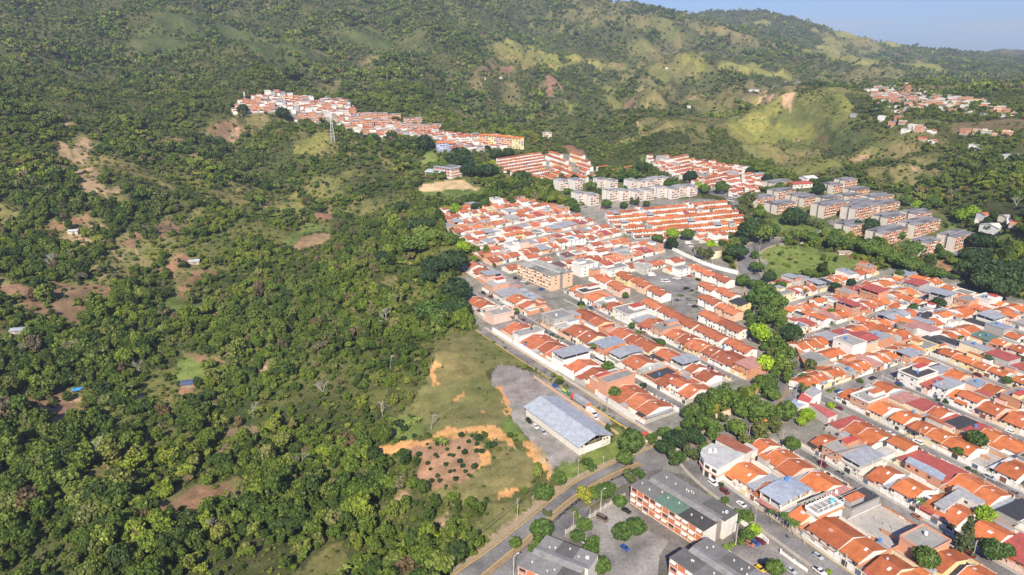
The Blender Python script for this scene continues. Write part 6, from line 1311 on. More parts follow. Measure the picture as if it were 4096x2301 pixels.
def terrace_house():
    pts = [G('c', x, y, 6.2)[:2] for x, y in [(1490,380),(1950,155),(1500,10),(1175,180)]]; a, b, c, d = pts      # near, right, far, left
    W = math.hypot(b[0]-a[0], b[1]-a[1]); L = math.hypot(d[0]-a[0], d[1]-a[1]); rz = math.atan2(b[1]-a[1], b[0]-a[0]); o = thing('terrace_house', (a[0],a[1],height(*a)), rz, 'two storey house under a broad blue grey curved sheet roof on white posts', 'house')
    m = MB(); m.box(.3, W-.5, .3, L-.3, -.5, 3.1, (.72,.66,.58), PL); m.box(.3, W-.5, .3, .45, 3.3, 4.3, (.74,.70,.62), PL); m.box(W-.65, W-.5, .45, L-.3, 3.3, 4.2, (.6,.3,.2), BR); m.box(.3, W-.5, L-.45, L-.3, 3.3, 5.8, (.6,.3,.2), BR); m.build('wall', MATS, o)
    m = MB(); m.box(0, W-.3, 0, L, 3.1, 3.3, (.5,.48,.46), CO); m.build('slab', MATS, o)
    m = MB(); n = 6
    for i in range(n):
        p, q = i/n, (i+1)/n; zp, zq = 6.0+1.4*math.sin(PI*(.1+.8*p)), 6.0+1.4*math.sin(PI*(.1+.8*q)); x0, x1 = -.4+(W+.8)*p, -.4+(W+.8)*q
        m.face([(x0,-.5,zp),(x1,-.5,zq),(x1,L+.5,zq),(x0,L+.5,zp)], (.36,.41,.50), SH); m.face([(x0,L+.5,zp-.12),(x1,L+.5,zq-.12),(x1,-.5,zq-.12),(x0,-.5,zp-.12)], (.36,.41,.50), SH); m.face([(x0,-.5,zp-.12),(x1,-.5,zq-.12),(x1,-.5,zq),(x0,-.5,zp)], (.36,.41,.50), SH)
    m.build('roof', MATS, o)
    for i in range(4):
        for yy in (.1, L*.5, L-.4): m = MB(); m.box((W-.6)*i/3, (W-.6)*i/3+.3, yy, yy+.3, 3.3, 6.5, (.78,.76,.72), PL); m.build('post', MATS, o)
    m = MB(); m.box(-2.2, -.1, 0, L, 2.7, 2.9, (.5,.2,.17), SH); m.build('porch_roof', MATS, o)
    m = MB(); m.cyl(W*.75, L-1.5, 7.2, 8.8, .9, .8, 12, (.06,.22,.52), PA); m.build('water_tank', MATS, o); RES.append(np.array(pts)); landmark('the blue roofed terrace house', *G('c', 1550, 190)[:2])
terrace_house()
def white_tower():
    X, Y, Z = G('c', 2000, 780); rz = math.atan2(.475, .88); o = thing('white_tower_house', (X,Y,Z), rz, 'narrow white three storey house with an open metal frame on its roof terrace', 'house')
    L, W = 15, 6; m = MB(); m.box(0, L, 0, W, -.4, 4.2, (.80,.79,.77), PL); m.box(.4, L-.4, .5, W-.5, 4.2, 6.2, (.62,.58,.52), PL); m.box(0, L, 0, W, 6.5, 7.0, (.80,.79,.77), PL); m.box(0, L, 0, .2, 7.0, 7.9, (.80,.79,.77), PL); m.box(0, .2, .2, W, 7.0, 7.9, (.8,.79,.77), PL); m.box(L-.2, L, .2, W, 7.0, 7.9, (.8,.79,.77), PL); m.box(.2, L-.2, W-.2, W, 7.0, 7.9, (.8,.79,.77), PL); m.box(.25, L-.25, .25, W-.25, 7.0, 7.04, (.36,.35,.34), CO); m.build('wall', MATS, o)
    m = MB(); shed(m, -.3, L, -.9, .5, 6.1, 6.45, (.62,.24,.12), TI); m.build('roof', MATS, o); m = MB(); c = (.78,.77,.74)
    for i in range(6):
        x = L*i/5
        for yy in (.1, W-.1): m.tube((x,yy,7.9),(x,yy,9.8),.09,.09,4,c,PA)
        m.tube((x,.1,9.8),(x,W-.1,9.8),.09,.09,4,c,PA)
    for yy in (.1, W-.1): m.tube((0,yy,9.8),(L,yy,9.8),.1,.1,4,c,PA)
    m.box(-.3, L+.3, W-.5, W+.5, 9.8, 9.95, (.4,.4,.36), SH); m.build('roof_frame', MATS, o); m = MB(); m.cyl(L-3, W/2, 7.0, 8.8, .95, .85, 12, (.16,.5,.62), PA); m.build('water_tank', MATS, o); RES.append(fpoly(X, Y, rz, L, W, 1)); landmark('the white tower house', X+6, Y+5)
    for k in range(5): m = MB(); m.box(1.2+2.7*k, 2.8+2.7*k, -.05, .02, 1.2, 2.4, (.05,.05,.055), DK); m.build('window', MATS, o)
white_tower()
def l_house(t, pts, z, label, col, wall, lm, reach=None):
    """flat L plan given by six roof corners"""
    P = [G(t, x, y, z)[:2] for x, y in pts]; x0, y0 = P[0]; z0 = height(x0, y0); o = thing('courtyard_house', (x0,y0,z0), 0, label, 'house'); Q = [(x-x0, y-y0) for x, y in P]
    if sum(Q[i][0]*Q[(i+1)%len(Q)][1]-Q[(i+1)%len(Q)][0]*Q[i][1] for i in range(len(Q))) < 0: Q = Q[::-1]
    cx_ = sum(a for a, b in Q)/len(Q); cy_ = sum(b for a, b in Q)/len(Q)
    m = MB(); m.prism([(cx_+(a-cx_)*.95, cy_+(b-cy_)*.95) for a, b in Q], -.5, z, wall, BR if wall[0]-wall[2] > .25 else PL); m.build('wall', MATS, o); m = MB(); m.prism(Q, z+.01, z+.2, col, SH); m.build('roof', MATS, o)
    for i in range(len(Q)):
        a, b = Q[i], Q[(i+1) % len(Q)]; L = math.hypot(b[0]-a[0], b[1]-a[1])
        if L < 4: continue
        e = ((b[0]-a[0])/L, (b[1]-a[1])/L); nn = (e[1], -e[0])
        for k in range(int(L/4)):
            s0, s1 = 1+4*k, 2.4+4*k; q = [(cx_+(a[0]+e[0]*s-cx_)*.95+nn[0]*d, cy_+(a[1]+e[1]*s-cy_)*.95+nn[1]*d) for s, d in ((s0,-.05),(s0,.06),(s1,.06),(s1,-.05))]; m = MB(); m.prism(q, z-1.9, z-.8, (.05,.05,.055), DK); m.build('window', MATS, o)
    RES.append(np.array(P)); landmark(lm, x0+cx_, y0+cy_)
l_house('d', [(1210,375),(1380,465),(1650,270),(1890,395),(2005,340),(1610,130)], 5.6, 'concrete courtyard house with an L shaped pale grey sheet roof behind the tall conifer', (.40,.40,.41), (.58,.56,.53), 'the L shaped grey roof')
l_house('b', [(775,1180),(850,1110),(1230,1290),(1400,1395),(1330,1480),(1100,1350)], 5.8, 'brick house with a long blue grey sheet roof along the third right hand street', (.36,.41,.50), (.58,.29,.19), 'the long blue roof')
def avenue_shop():
    for i, (t, pts, z, col, lb, wall) in enumerate([('a',[(1970,210),(2105,130),(1960,45),(1830,130)],7.0,(.40,.39,.38),'white walled avenue building with a flat grey slab roof',(.78,.76,.73)),('a',[(1905,300),(1975,215),(1810,135),(1735,250)],5.6,(.55,.12,.10),'avenue building part with a sloping red sheet roof',(.76,.74,.71)),('a',[(1700,385),(1880,310),(1700,230),(1640,275)],4.2,(.36,.42,.52),'blue grey sheet roofed lean to beside the tall avenue trees',(.6,.58,.55)),('a',[(2200,525),(2345,465),(2040,320),(1880,295)],4.6,(.54,.14,.12),'long narrow red roofed store behind the avenue trees',(.62,.58,.55))]):
        P = [G(t, x, y, z)[:2] for x, y in pts]; x0, y0 = P[0]; o = thing('roadside_store', (x0,y0,height(x0,y0)), 0, lb, 'shop building'); Q = [(x-x0, y-y0) for x, y in P]
        if sum(Q[k][0]*Q[(k+1)%4][1]-Q[(k+1)%4][0]*Q[k][1] for k in range(4)) < 0: Q = Q[::-1]
        cx_ = sum(a for a, b in Q)/4; cy_ = sum(b for a, b in Q)/4; m = MB(); m.prism([(cx_+(a-cx_)*.97, cy_+(b-cy_)*.97) for a, b in Q], -.5, z, wall, PL); m.build('wall', MATS, o); m = MB(); m.prism(Q, z+.01, z+.22, col, SH); m.build('roof', MATS, o); RES.append(np.array(P))
        d = MB(); a, b = Q[0], Q[1]; L = math.hypot(b[0]-a[0], b[1]-a[1]); e = ((b[0]-a[0])/L, (b[1]-a[1])/L); nn = (e[1], -e[0]); d.prism([(cx_+(a[0]+e[0]*s-cx_)*.97+nn[0]*q, cy_+(a[1]+e[1]*s-cy_)*.97+nn[1]*q) for s, q in ((L*.4,-.04),(L*.4,.06),(L*.6,.06),(L*.6,-.04))], .1, 2.6, (.2,.2,.2), DK); d.build('door', MATS, o)
    landmark('the red avenue store', *G('a', 1880, 220)[:2])
avenue_shop()
landmark('the yellow car', *G('c', 1170, 1350)[:2]); landmark('the tall conifer', *G('d', 1680, 1130)[:2])
for ph, a in [('the condominium car park', ('n',900,180)),('the red three storey house', ('e',2050,800)),('the large red roof', ('h',2050,640)),('the dark brown roofed tower', ('k',1990,930)),('the white villa with corner windows', ('b',1780,180)),('the half built upper floor', ('b',110,220)),('the brick unfinished block', ('o',330,300)),('the forest edge avenue', ('k',300,1250)),('the crossroads by the white wall', ('m',700,560)),('the palm beside the green car', ('m',1770,1100)),('the bare brick terrace', ('n',1300,960)),('the brick long block', ('f',1100,780)),('the long grey roofed hall', ('f',1800,700)),('the narrow concrete cottage', ('b',760,880)),('the pale concrete slab house', ('d',740,900))]:
    landmark(ph, *G(*a)[:2])
# ---------------------------------------------------------------- assemble: the largest houses in view as things, the rest as one far mass
def in_res(x, y):
    return any(inpoly(np.array([x]), np.array([y]), P)[0] for P in RES)
HOUSES = [q for q in HOUSES if not in_res(q['mx'], q['my'])]
for q in HOUSES:
    z = height(q['mx'], q['my']); q['z'] = z
    px, py = project(np.array([q['mx']]), np.array([q['my']]), np.array([z+2])); q['px'], q['py'] = float(px[0]), float(py[0])
    q['size'] = q['w']*q['D']/(q['mx']**2+q['my']**2)
vis = [q for q in HOUSES if -60 < q['px'] < 4156 and -60 < q['py'] < 2370]
# drop houses that would stand in another one
keep = []; grid = {}
for q in sorted(HOUSES, key=lambda q: -q['size']):
    k = (int(q['mx']//8), int(q['my']//8)); bad = False
    for i in (-1,0,1):
        for j in (-1,0,1):
            for p in grid.get((k[0]+i, k[1]+j), ()):
                if math.hypot(p['mx']-q['mx'], p['my']-q['my']) < .42*min(q['w']+p['w'], q['D']+p['D'], 15): bad = True
    if bad: continue
    grid.setdefault(k, []).append(q); keep.append(q)
HOUSES = keep
vis = [q for q in HOUSES if -60 < q['px'] < 4156 and -60 < q['py'] < 2370]
near = sorted(vis, key=lambda q: -q['size'])[:300]; nid = {id(q) for q in near}
print('HOUSES', len(HOUSES), 'in view', len(vis), 'far limit', near[-1]['my'])
def foundation(q, h):
    m, _ = h.part('plinth')
    m.box(.05, q['w']-.05, -.05, q['D']-.03, -2.5 if q['far'] else -.6, .08, (.45,.43,.40), CO)
far = MB(); HI = []
for q in HOUSES:
    isn = id(q) in nid
    h = house(q['style'], q['w'], q['D'], q['seed'], q['old'], 0 if isn else (1 if q['my'] < 900 else 2))
    foundation(q, h); zb = min(height(q['x'], q['y']), q['z'])
    if isn:
        look = h.desc+' house'
        if h.look: look += ' with '+h.look[-1]
        root = empty('house', (q['x'], q['y'], q['z'] if not q['far'] else zb), q['rz'], None, 'house', 'houses of the valley town')
        objs = []
        for name, par, m in h.parts:
            if not m.f: objs.append(None); continue
            p = objs[par] if par is not None and objs[par] is not None else root
            if p is not root and p.parent is not root: p = root
            objs.append(m.build(name, MATS, p))
        HI.append([root, look, q['mx'], q['my']])
    else:
        c, s_ = math.cos(q['rz']), math.sin(q['rz']); z = q['z']
        for name, par, m in h.parts: far.add(m, lambda p: (q['x']+c*p[0]-s_*p[1], q['y']+s_*p[0]+c*p[1], z+p[2]))
tag(far.build('distant_houses', MATS), 'far houses of the town and hillside villages, too small to tell apart', kind='stuff')
# ---------------------------------------------------------------- trees one by one
for k, a in {'roundB':('round',34,46,.085,101,LEAFB),'roundM':('round',34,46,.085,102,LEAFM),'roundD':('round',34,46,.085,103,LEAFD),'broadM':('broad',44,44,.08,104,LEAFM),'broadD':('broad',44,44,.08,105,LEAFD),'irrM':('irregular',34,40,.085,106,LEAFM),'irrO':('irregular',34,40,.085,107,LEAFO),'irrY':('irregular',30,34,.085,108,LEAFY),'tallM':('tall',34,40,.09,109,LEAFM),'tallO':('tall',34,40,.09,110,LEAFO),'broadO':('broad',40,40,.085,111,LEAFO),
  'fA':('round',30,40,.095,121,LEAF),'fB':('broad',34,40,.09,122,LEAF),'fC':('irregular',30,36,.095,123,LEAF),'fD':('broad',34,36,.095,124,LEAF),'fE':('tall',30,38,.1,125,LEAF),'fF':('irregular',34,34,.1,126,LEAF),'conif':('conifer',60,34,.09,127,LEAFO),'bushG':('bush',14,40,.12,128,LEAFM),'bushB':('bush',14,40,.12,129,LEAFB),'bushD':('bush',14,40,.12,130,LEAFD)}.items(): tree_kind(k, *a)
LOOK = {'roundB':'bright lime green round tree','roundM':'round mid green tree','roundD':'round dark green tree','broadM':'broad mid green tree','broadD':'broad dark umbrella tree','irrM':'loose mid green tree','irrO':'loose olive tree','irrY':'yellowish green tree','tallM':'tall mid green tree','tallO':'tall olive tree','broadO':'broad olive tree','conif':'tall narrow conifer',
  'fA':'round crowned forest tree','fB':'broad crowned forest tree','fC':'open branched forest tree','fD':'flat crowned forest tree','fE':'tall forest tree','fF':'ragged forest tree'}
def tree(key, x, y, z, rad, hs=1.0, name='tree', group='trees around the town', cat='tree', label=None):
    o = empty(name, (x,y,z), rnd.uniform(0, 6.28), label, cat, group, (rad,rad,rad*hs))
    cm, tm = TREEDEF[key]
    for nm, me in (('crown', cm),('trunk', tm)):
        c = bpy.data.objects.new(nm, me); C.objects.link(c); c.parent = o
    return o
TR = []
def crown_at(key, t, x, y, rpx, hs=1.0):
    """tree whose crown centre and half width are read off the photo; the trunk foot is found on the ground below it"""
    px, py = src(t, x, y); rp = rpx/TS[t][2]; zc = {'broad':.85,'tall':1.35,'conif':2.2}.get(key.rstrip('BMDOYABCEFG') if key != 'conif' else 'conif', 1.0)*hs
    rad = 3.0
    for _ in range(4):
        X, Y, Z = hit(px, py, rad*zc); d = math.sqrt(X*X+Y*Y+(CH-Z)**2); rad = rp*d/FO*.9
    zz = height(X, Y); TR.append([(key, X, Y, zz, rad, hs), LOOK[key], X, Y])
T_ = {
 'roundB':[('n',2030,760,185),('n',2120,1220,150),('l',1010,580,110),('l',1590,770,110),('a',1890,470,120),('a',1790,570,80),('c',1090,760,105),('k',310,215,110),('k',160,210,70),('k',410,790,130),('d',2000,540,140),('l',1860,950,50),],
 'roundM':[(4,640,900,110),(4,720,950,90),(4,620,320,90),('l',1230,590,110),('l',2050,1290,100),('a',1560,420,180),('a',820,660,160),('c',960,550,120),('c',650,310,60),('n',2060,220,220),('n',2200,480,170),('d',1110,1180,180),('d',2120,1060,170),('d',2300,1080,120),('h',110,80,110),('h',1870,730,110),('f',380,900,100),('b',1860,840,140),('b',1580,1030,80),('o',445,360,65),('m',2010,1270,110),('a',1660,910,130),('c',1400,1330,140),(6,1310,1200,52),(6,1510,1095,95),(6,2120,1120,85),(6,2220,1080,85),(6,1640,715,68),(6,1525,820,85),(6,1955,1370,80),(6,1780,1150,60),(6,2190,440,110),(6,2140,560,70),('e',1280,990,85),('h',1290,310,60),('h',2240,1160,90),('f',90,210,90),('e',540,620,60),('f',1000,520,55),('k',750,120,100),('m',610,430,65),('m',770,930,55),('m',2270,190,60),('n',100,650,60),('n',200,770,60),('n',540,910,80),(5,590,160,50),(5,460,665,55),(3,300,1410,60),(3,170,1420,45),(2,2480,1390,60),('l',1880,600,60)],
 'roundD':[('l',990,730,110),('e',1000,750,110),('g',480,200,230),('l',2190,520,210),('k',620,180,90),(5,660,640,55),(5,690,265,32),(4,800,880,80),(4,900,870,95),(4,870,740,125),('g',880,390,75),('f',870,800,130),(5,830,180,80),(5,900,190,60),(5,1420,260,70),(5,1310,260,60),(2,630,1075,75),(1,2130,850,55),(1,1830,820,45),(2,660,1030,0.1),(2,1260,1150,50),(2,1105,1115,28),(2,1170,1160,60),(2,890,1190,110),(2,960,1270,70),(2,1230,1200,0.1),('e',1380,500,130),('e',1690,390,95),(5,480,900,0.1),('h',2530,720,60),('a',1900,1020,0.1)],
 'broadM':[('n',2270,300,200),('l',2280,1080,130),(5,590,310,110),(5,650,290,90),(6,2000,810,100),(6,1910,830,75),('a',1200,420,240),('a',1050,330,0.1),('a',1350,170,150),('a',960,450,140),(5,620,740,95),(5,560,700,70),(2,750,1250,80),(2,840,1230,70),(5,1400,420,110),(5,1150,370,90),(5,1250,390,70),(5,880,330,80),(5,980,345,70),(5,1520,460,90),(5,1600,500,80),(5,1690,530,90),(5,1760,560,80),(5,1850,600,70),(5,1920,610,70),('f',620,150,130),('f',820,190,130),('f',1000,240,110),('f',1200,290,90),('f',1420,430,110),('f',1650,430,110),('f',2050,550,160),(5,1760,420,80),(5,1700,450,75),(5,1980,480,55),(5,2040,460,0.1),(5,1740,400,0.1),('l',780,660,120),(4,550,390,130),(4,690,330,90)],
 'broadD':[(4,840,520,150),(4,700,560,130),(4,660,640,95),(4,310,490,80),('l',2280,420,150),(5,2200,590,120),(5,2330,600,150),(5,2460,640,140),(5,2300,680,120),(5,2420,730,120),(5,2530,580,100),(5,2250,370,100),(5,2180,480,90),('l',1980,860,210),('l',2060,680,120),(6,2520,420,110),(6,2440,480,90),('a',120,780,200),('a',240,850,140),(2,1110,1290,100),(2,1030,1290,70),(2,1360,1330,80),(5,1550,20,50),(4,460,110,70),(4,380,230,80),(4,560,250,100),(4,650,240,80)],
 'irrM':[('a',130,470,130),('a',380,340,140),('a',560,300,150),('a',700,180,130),('a',330,560,150),('a',120,620,120),('a',480,150,130),('a',400,720,140),('a',950,150,100),('a',570,660,80),(6,1250,1110,0.1),(6,1110,110+1000,0.1),(6,1510,1200,60),(6,1750,985,45),(6,1910,1220,65),(6,2240,690,50),(6,1860,620,55),(5,700,1170,85),(5,790,1250,80),(5,760,1350,75),(5,700,1300,80),(5,640,930,75),(5,700,980,70),('g',430,1130,120),('g',100,1250,110),(7,470,200,80),(7,560,160,70),(7,660,60,60),(7,560,240,60),(5,130,410,0.1),('n',1960,560,0.1),('l',2250,900,70),('k',220,660,110),('k',1130,80,90),('k',1700,50,80),('k',2030,180,90),(2,1440,1310,0.1)],
 'irrO':[('l',1500,870,130),('a',430,560,100),('a',1300,480,140),('g',740,1110,110),('k',190,610,110),(5,480,60,70),(5,500,200,45),(6,2170,700,60),(6,1550,980,38),(5,660,890,70),('n',2300,760,110),('g',380,640,170),('g',300,480,160),('g',450,830,140),(5,450,130,50)],
 'irrY':[(6,1830,860,85),('a',480,370,80),('l',1530,880,0.1),('a',440,180,70)],
 'tallM':[('a',640,100,110),('a',780,300,110),('a',470,640,90),('e',1920,150,55)],
 'tallO':[('a',300,250,110),('a',160,400,110),('o',420,365,0.1),('k',900,1060,32)],
}
for k, v in T_.items():
    for t, x, y, r_ in v:
        if r_ > 1: crown_at(k, t, x, y, r_*(.9 if k[0] in 'b' else 1))
for t, x, y, r_, k in [(5,800,350,40,'irrM'),(5,530,470,35,'irrM'),(5,740,700,40,'irrM'),('q',1500,1375,26,'irrM'),('q',1560,1260,20,'roundM'),('q',1620,1240,16,'irrO'),('q',1350,1385,22,'irrM'),('q',1470,1320,22,'roundM'),('q',1850,1300,18,'irrM'),('q',1880,1345,18,'roundM'),(5,640,110,28,'irrM'),(5,790,215,35,'roundD'),(5,970,225,40,'irrO'),(5,1030,245,35,'irrM'),(5,1150,310,40,'roundM'),(5,1400,250,45,'roundD'),(5,1350,240,35,'broadM'),(5,1640,330,40,'roundM'),(5,1560,480,60,'broadM'),(5,1820,380,45,'irrM'),(5,1950,430,40,'irrM'),(5,2250,470,70,'broadD'),(5,1690,60,50,'roundM'),(5,1780,110,50,'roundB'),(5,1850,130,50,'irrM'),(5,1900,80,50,'roundM'),(5,2120,180,55,'roundB'),(5,2190,150,50,'roundB'),(5,2330,270,45,'broadM'),(2,1700,1440,30,'roundM'),(2,1890,1410,45,'irrM'),(2,1930,1440,35,'irrO'),(4,1740,80,45,'roundM'),(4,1760,120,40,'irrM'),(4,1690,110,40,'irrM'),(4,2000,90,45,'roundM'),(4,2130,100,35,'roundM'),(4,2210,70,40,'irrO'),(4,2300,90,30,'roundM'),(2,2150,1430,35,'irrM'),(2,2560,1420,40,'roundM'),(3,60,1330,60,'roundD'),(3,120,1400,35,'roundB'),(3,640,1345,45,'roundD'),(3,740,1410,45,'roundM'),(3,510,1290,40,'roundD'),(3,1030,1420,50,'roundD'),(2,2270,1260,60,'broadD'),(2,2200,1310,50,'roundM'),(2,2130,1330,50,'irrM'),(2,1760,1345,40,'roundD'),(2,1390,1380,40,'broadD'),(2,1660,1330,25,'tallM')]: crown_at(k, t, x, y, r_)
X, Y, Z = G('d', 1640, 1130); TR.append([('conif', X, Y, Z, 3.6, 1.05), 'tall narrow conifer', X, Y])
# largest forest trees in view become things of their own
def pick_forest(n):
    px, py = project(FP[:,0], FP[:,1], FP[:,2]+FP[:,4]); rd_ = np.min([np.hypot(FP[:,0]-p[0], FP[:,1]-p[1]) for l in (lane1, lane2, ave, stA) for p in densify(l, 6)], 0); d2 = FP[:,0]**2+FP[:,1]**2+(CH-FP[:,2])**2
    ok = (px > 5) & (px < 4090) & (py > 5) & (py < 2330) & (FP[:,6] < 6) & (rd_ > 8)
    sz = np.where(ok, FP[:,3]**2/d2, 0); idx = np.argsort(-sz)[:n]; return idx
la = 0; rr = random.Random(4)
for p, q in zip(densify(ave, 6)[:-1], densify(ave, 6)[1:]):
    L = math.hypot(q[0]-p[0], q[1]-p[1])+1e-6; la += L
    if la < 7 or p[1] > 490: continue
    la = 0
    for sg in (-1, 1):
        o_ = sg*rr.uniform(9.2, 11.5); x, y = p[0]-(q[1]-p[1])/L*o_, p[1]+(q[0]-p[0])/L*o_
        if min(math.hypot(t_[2]-x, t_[3]-y) for t_ in TR) < 5.5 or in_res(x, y) or min(math.hypot(h_['mx']-x, h_['my']-y)-.5*min(h_['w'], h_['D']) for h_ in HOUSES) < 2.5: continue
        k = rr.choice(['irrM','broadM','irrO','irrM','roundM','tallO']); TR.append([(k, x, y, height(x, y), rr.uniform(3, 4.4), 1.0), LOOK[k], x, y])
# the 300 trees that show largest become things; smaller ones join the forest mass
idx = [i for i in pick_forest(300) if not in_res(FP[i,0], FP[i,1])]
cand = [(a[0][4]**2*a[0][5]/(a[2]**2+a[3]**2+(CH-a[0][3])**2)*1.15, 0, a) for a in TR]+[(FP[i,3]*FP[i,4]/(FP[i,0]**2+FP[i,1]**2+(CH-FP[i,2])**2), 1, i) for i in idx]
cand.sort(key=lambda c: -c[0]); TR = []; idx = []; extra = []; XK = ['roundB','roundM','roundD','broadM','broadD','irrM','irrO','irrY','tallM','tallO','broadO']
for n_, kk in enumerate(XK): PROTO.objects.link(bpy.data.objects.new('growth_%02d' % (15+n_), TREEDEF[kk][0]))
for n_, (q, isf, a) in enumerate(cand):
    if isf:
        if n_ < 298:
            x, y, z, s, sz, rot, ty = FP[a]; key = 'f'+'ABCDEF'[int(ty)]; idx.append(a); TR.append([tree(key, x, y, z, s, sz/s, 'tree', 'trees of the valley forest'), LOOK[key], x, y])
    else:
        key, x, y, z, rad, hs = a[0]
        if n_ < 298: TR.append([tree(key, x, y, z, rad, hs), a[1], x, y])
        else: extra.append((x, y, z-.1, rad, rad*hs, rnd.uniform(0, 6.28), 15+XK.index(key)))
print('TREES', len(TR), 'forest', len(idx), 'moved', len(extra))
FPM = np.ones(len(FP), bool); FPM[np.array(idx, int)] = False
# keep the scattered growth off the modelled trees and buildings
for l in ROADL:
    for p in densify(l, 5):
        FPM &= np.hypot(FP[:,0]-p[0], FP[:,1]-p[1])-FP[:,3]*.6 > (5.5 if l in (lane1, lane2, stA) else 8.5)
for P in RES:
    FPM &= ~((np.abs(FP[:,0]-P[:,0].mean()) < 60) & (np.abs(FP[:,1]-P[:,1].mean()) < 60)) | ~inpoly(FP[:,0], FP[:,1], P)
instance_stuff('forest', np.concatenate([FP[FPM], np.array(extra)]) if extra else FP[FPM], PROTO, 'dense scrub and trees covering the hills and the valley floor')
for ph, a in [('the bare round clearing',(8,300,800)),('the pale eroded slope',(8,920,560)),('the brown clearing with hut',(8,1380,545)),('the dry maize field',(8,2350,370)),('the blue tarpaulin',(9,595,55)),('the blue roofed hut',(9,1400,30)),('the sandy track in the forest',(9,1500,850)),('the pale cliff',(6,420,930)),('the tree plantation plot',(6,780,620)),('the grassy slope by the yard',(6,900,200)),('the lower left reed slope',(9,600,760)),('the reed field at the bottom',(9,2400,1380)),('the bottom left corner',(9,150,1350)),('the yellow green bananas',(6,700,1290)),('the pale track scar',(9,1830,420)),('the left edge huts',(8,95,1060)),('the grassy gap',(8,1500,1320)),('the foot of the dual carriageway',(6,900,1400)),('the road junction',(6,2330,540)),('the upper avenue bend',(5,720,360)),('the dirt footpath',(6,760,380)),('the white reservoir wall',('l',1450,1040)),('the dark dense grove',(5,2330,640))]:
    landmark(ph, *G(*a)[:2])
place_labels(TR); place_labels(HI)
# ---------------------------------------------------------------- shrubs, bananas, palms, bare trees
SHR = []
for x, y, r_, in [(905,390,26),(960,440,20),(985,400,16),(1040,415,32),(1025,460,20),(1020,510,22),(1060,515,24),(650,460,14),(668,488,14),(725,460,20),(585,540,26),(710,540,18),(728,556,14),(800,500,16),(815,540,16),(845,545,18),(888,490,16),(930,520,26),(652,605,20),(672,650,16),(790,612,20),(895,590,24),(915,625,22),(1008,630,28),(822,668,18),(852,660,14),(938,665,18),(956,690,12),(975,700,14),(725,700,20),(745,735,20),(682,738,22),(865,720,22),(790,775,14),(440,310,40),(480,340,34),(380,420,20),(470,420,24),(550,400,22),(540,260,20),(1120,470,34),(1150,460,26)]:
    px, py = src(6, x, y); X, Y, Z = hit(px, py+r_/S9*.3); d = math.sqrt(X*X+Y*Y+(CH-Z)**2); rad = r_/S9*d/FO
    o = empty('shrub', (X,Y,Z-.1), rnd.uniform(0, 6), None, 'shrub', 'shrubs planted on the cleared plot', (rad,rad,rad*1.1)); c = bpy.data.objects.new('foliage', TREEDEF['bushD'][0]); C.objects.link(c); c.parent = o; SHR.append([o, 'dark green shrub', X, Y])
for t, x, y, r_ in [('c',580,80,42),('c',660,1030,55),('c',750,980,40),('c',560,390,90),('c',860,930,60),('c',500,380,60),('b',700,30,30),('g',1000,300,45),('g',1240,1370,45),('g',1340,1330,40),('g',1850,1170,60),('h',340,780,30),('h',300,800,30),('a',2210,120,35),('a',2290,85,30),('a',2240,330,60),('m',350,260,20),('n',120,650,45),('n',190,760,50),('n',280,830,20),('n',430,870,45),('m',2390,640,50),('m',2080,520,28),('m',850,440,30),('m',1110,0,0.1),('o',690,300,30),('c',2200,1385,40),('c',380,270,60),('c',330,230,50),('c',1900,330,70),('c',2000,370,50),('a',2170,1370,50),('a',2110,1370,35),('d',1430,700,70),('d',1210,860,60),('b',1280,250,30),('b',1400,280,40),('b',1080,830,60),('b',1200,900,50),('b',1730,1280,30),('b',1830,1330,30),('l',570,880,35),('l',800,1080,35),('l',280,615,28),('m',1250,820,28),('m',1320,840,28),('m',1600,320,60),('m',1610,360,40),('m',1740,400,25)]:
    if r_ < 1: continue
    px, py = src(t, x, y); rp = r_/TS[t][2]; X, Y, Z = hit(px, py+rp*.5); d = math.sqrt(X*X+Y*Y+(CH-Z)**2); rad = rp*d/FO; key = rnd.choice(['bushG','bushG','bushB','bushD'])
    o = empty('shrub', (X,Y,Z-.1), rnd.uniform(0, 6), None, 'shrub', 'garden shrubs in the town', (rad,rad,rad*1.1)); c = bpy.data.objects.new('foliage', TREEDEF[key][0]); C.objects.link(c); c.parent = o; SHR.append([o, {'bushG':'green garden bush','bushB':'bright green bush','bushD':'dark garden bush'}[key], X, Y])
place_labels(SHR)
def frond_plant(n, L, up, droop, wd, seed, hz=0):
    r = random.Random(seed); m = MB()
    for i in range(n):
        a = 2*PI*i/n+r.uniform(-.2,.2); u = up*r.uniform(.75,1.25); l = L*r.uniform(.8,1.1); p = []
        for k in range(6): s = k/5; p.append((l*s*math.cos(a), l*s*math.sin(a), hz+u*math.sin(s*1.7)*l*.6-droop*s*s*l))
        for k in range(5):
            w0 = wd*math.sin(PI*(k+.35)/6); w1 = wd*math.sin(PI*(k+1.35)/6); nx, ny = -math.sin(a), math.cos(a); c, d = p[k], p[k+1]
            m.face([(c[0]-nx*w0,c[1]-ny*w0,c[2]-.05),(c[0],c[1],c[2]+.06),(d[0],d[1],d[2]+.06),(d[0]-nx*w1,d[1]-ny*w1,d[2]-.05)]); m.face([(c[0],c[1],c[2]+.06),(c[0]+nx*w0,c[1]+ny*w0,c[2]-.05),(d[0]+nx*w1,d[1]+ny*w1,d[2]-.05),(d[0],d[1],d[2]+.06)])
    return m
BAN = [frond_plant(9, 2.6, 1.1, .35, .42, s, 1.6).mesh('leaves', [leaf_mat('banana_leaf', [(0,(.12,.17,.03)),(1,(.24,.24,.05))])]) for s in (1, 2)]
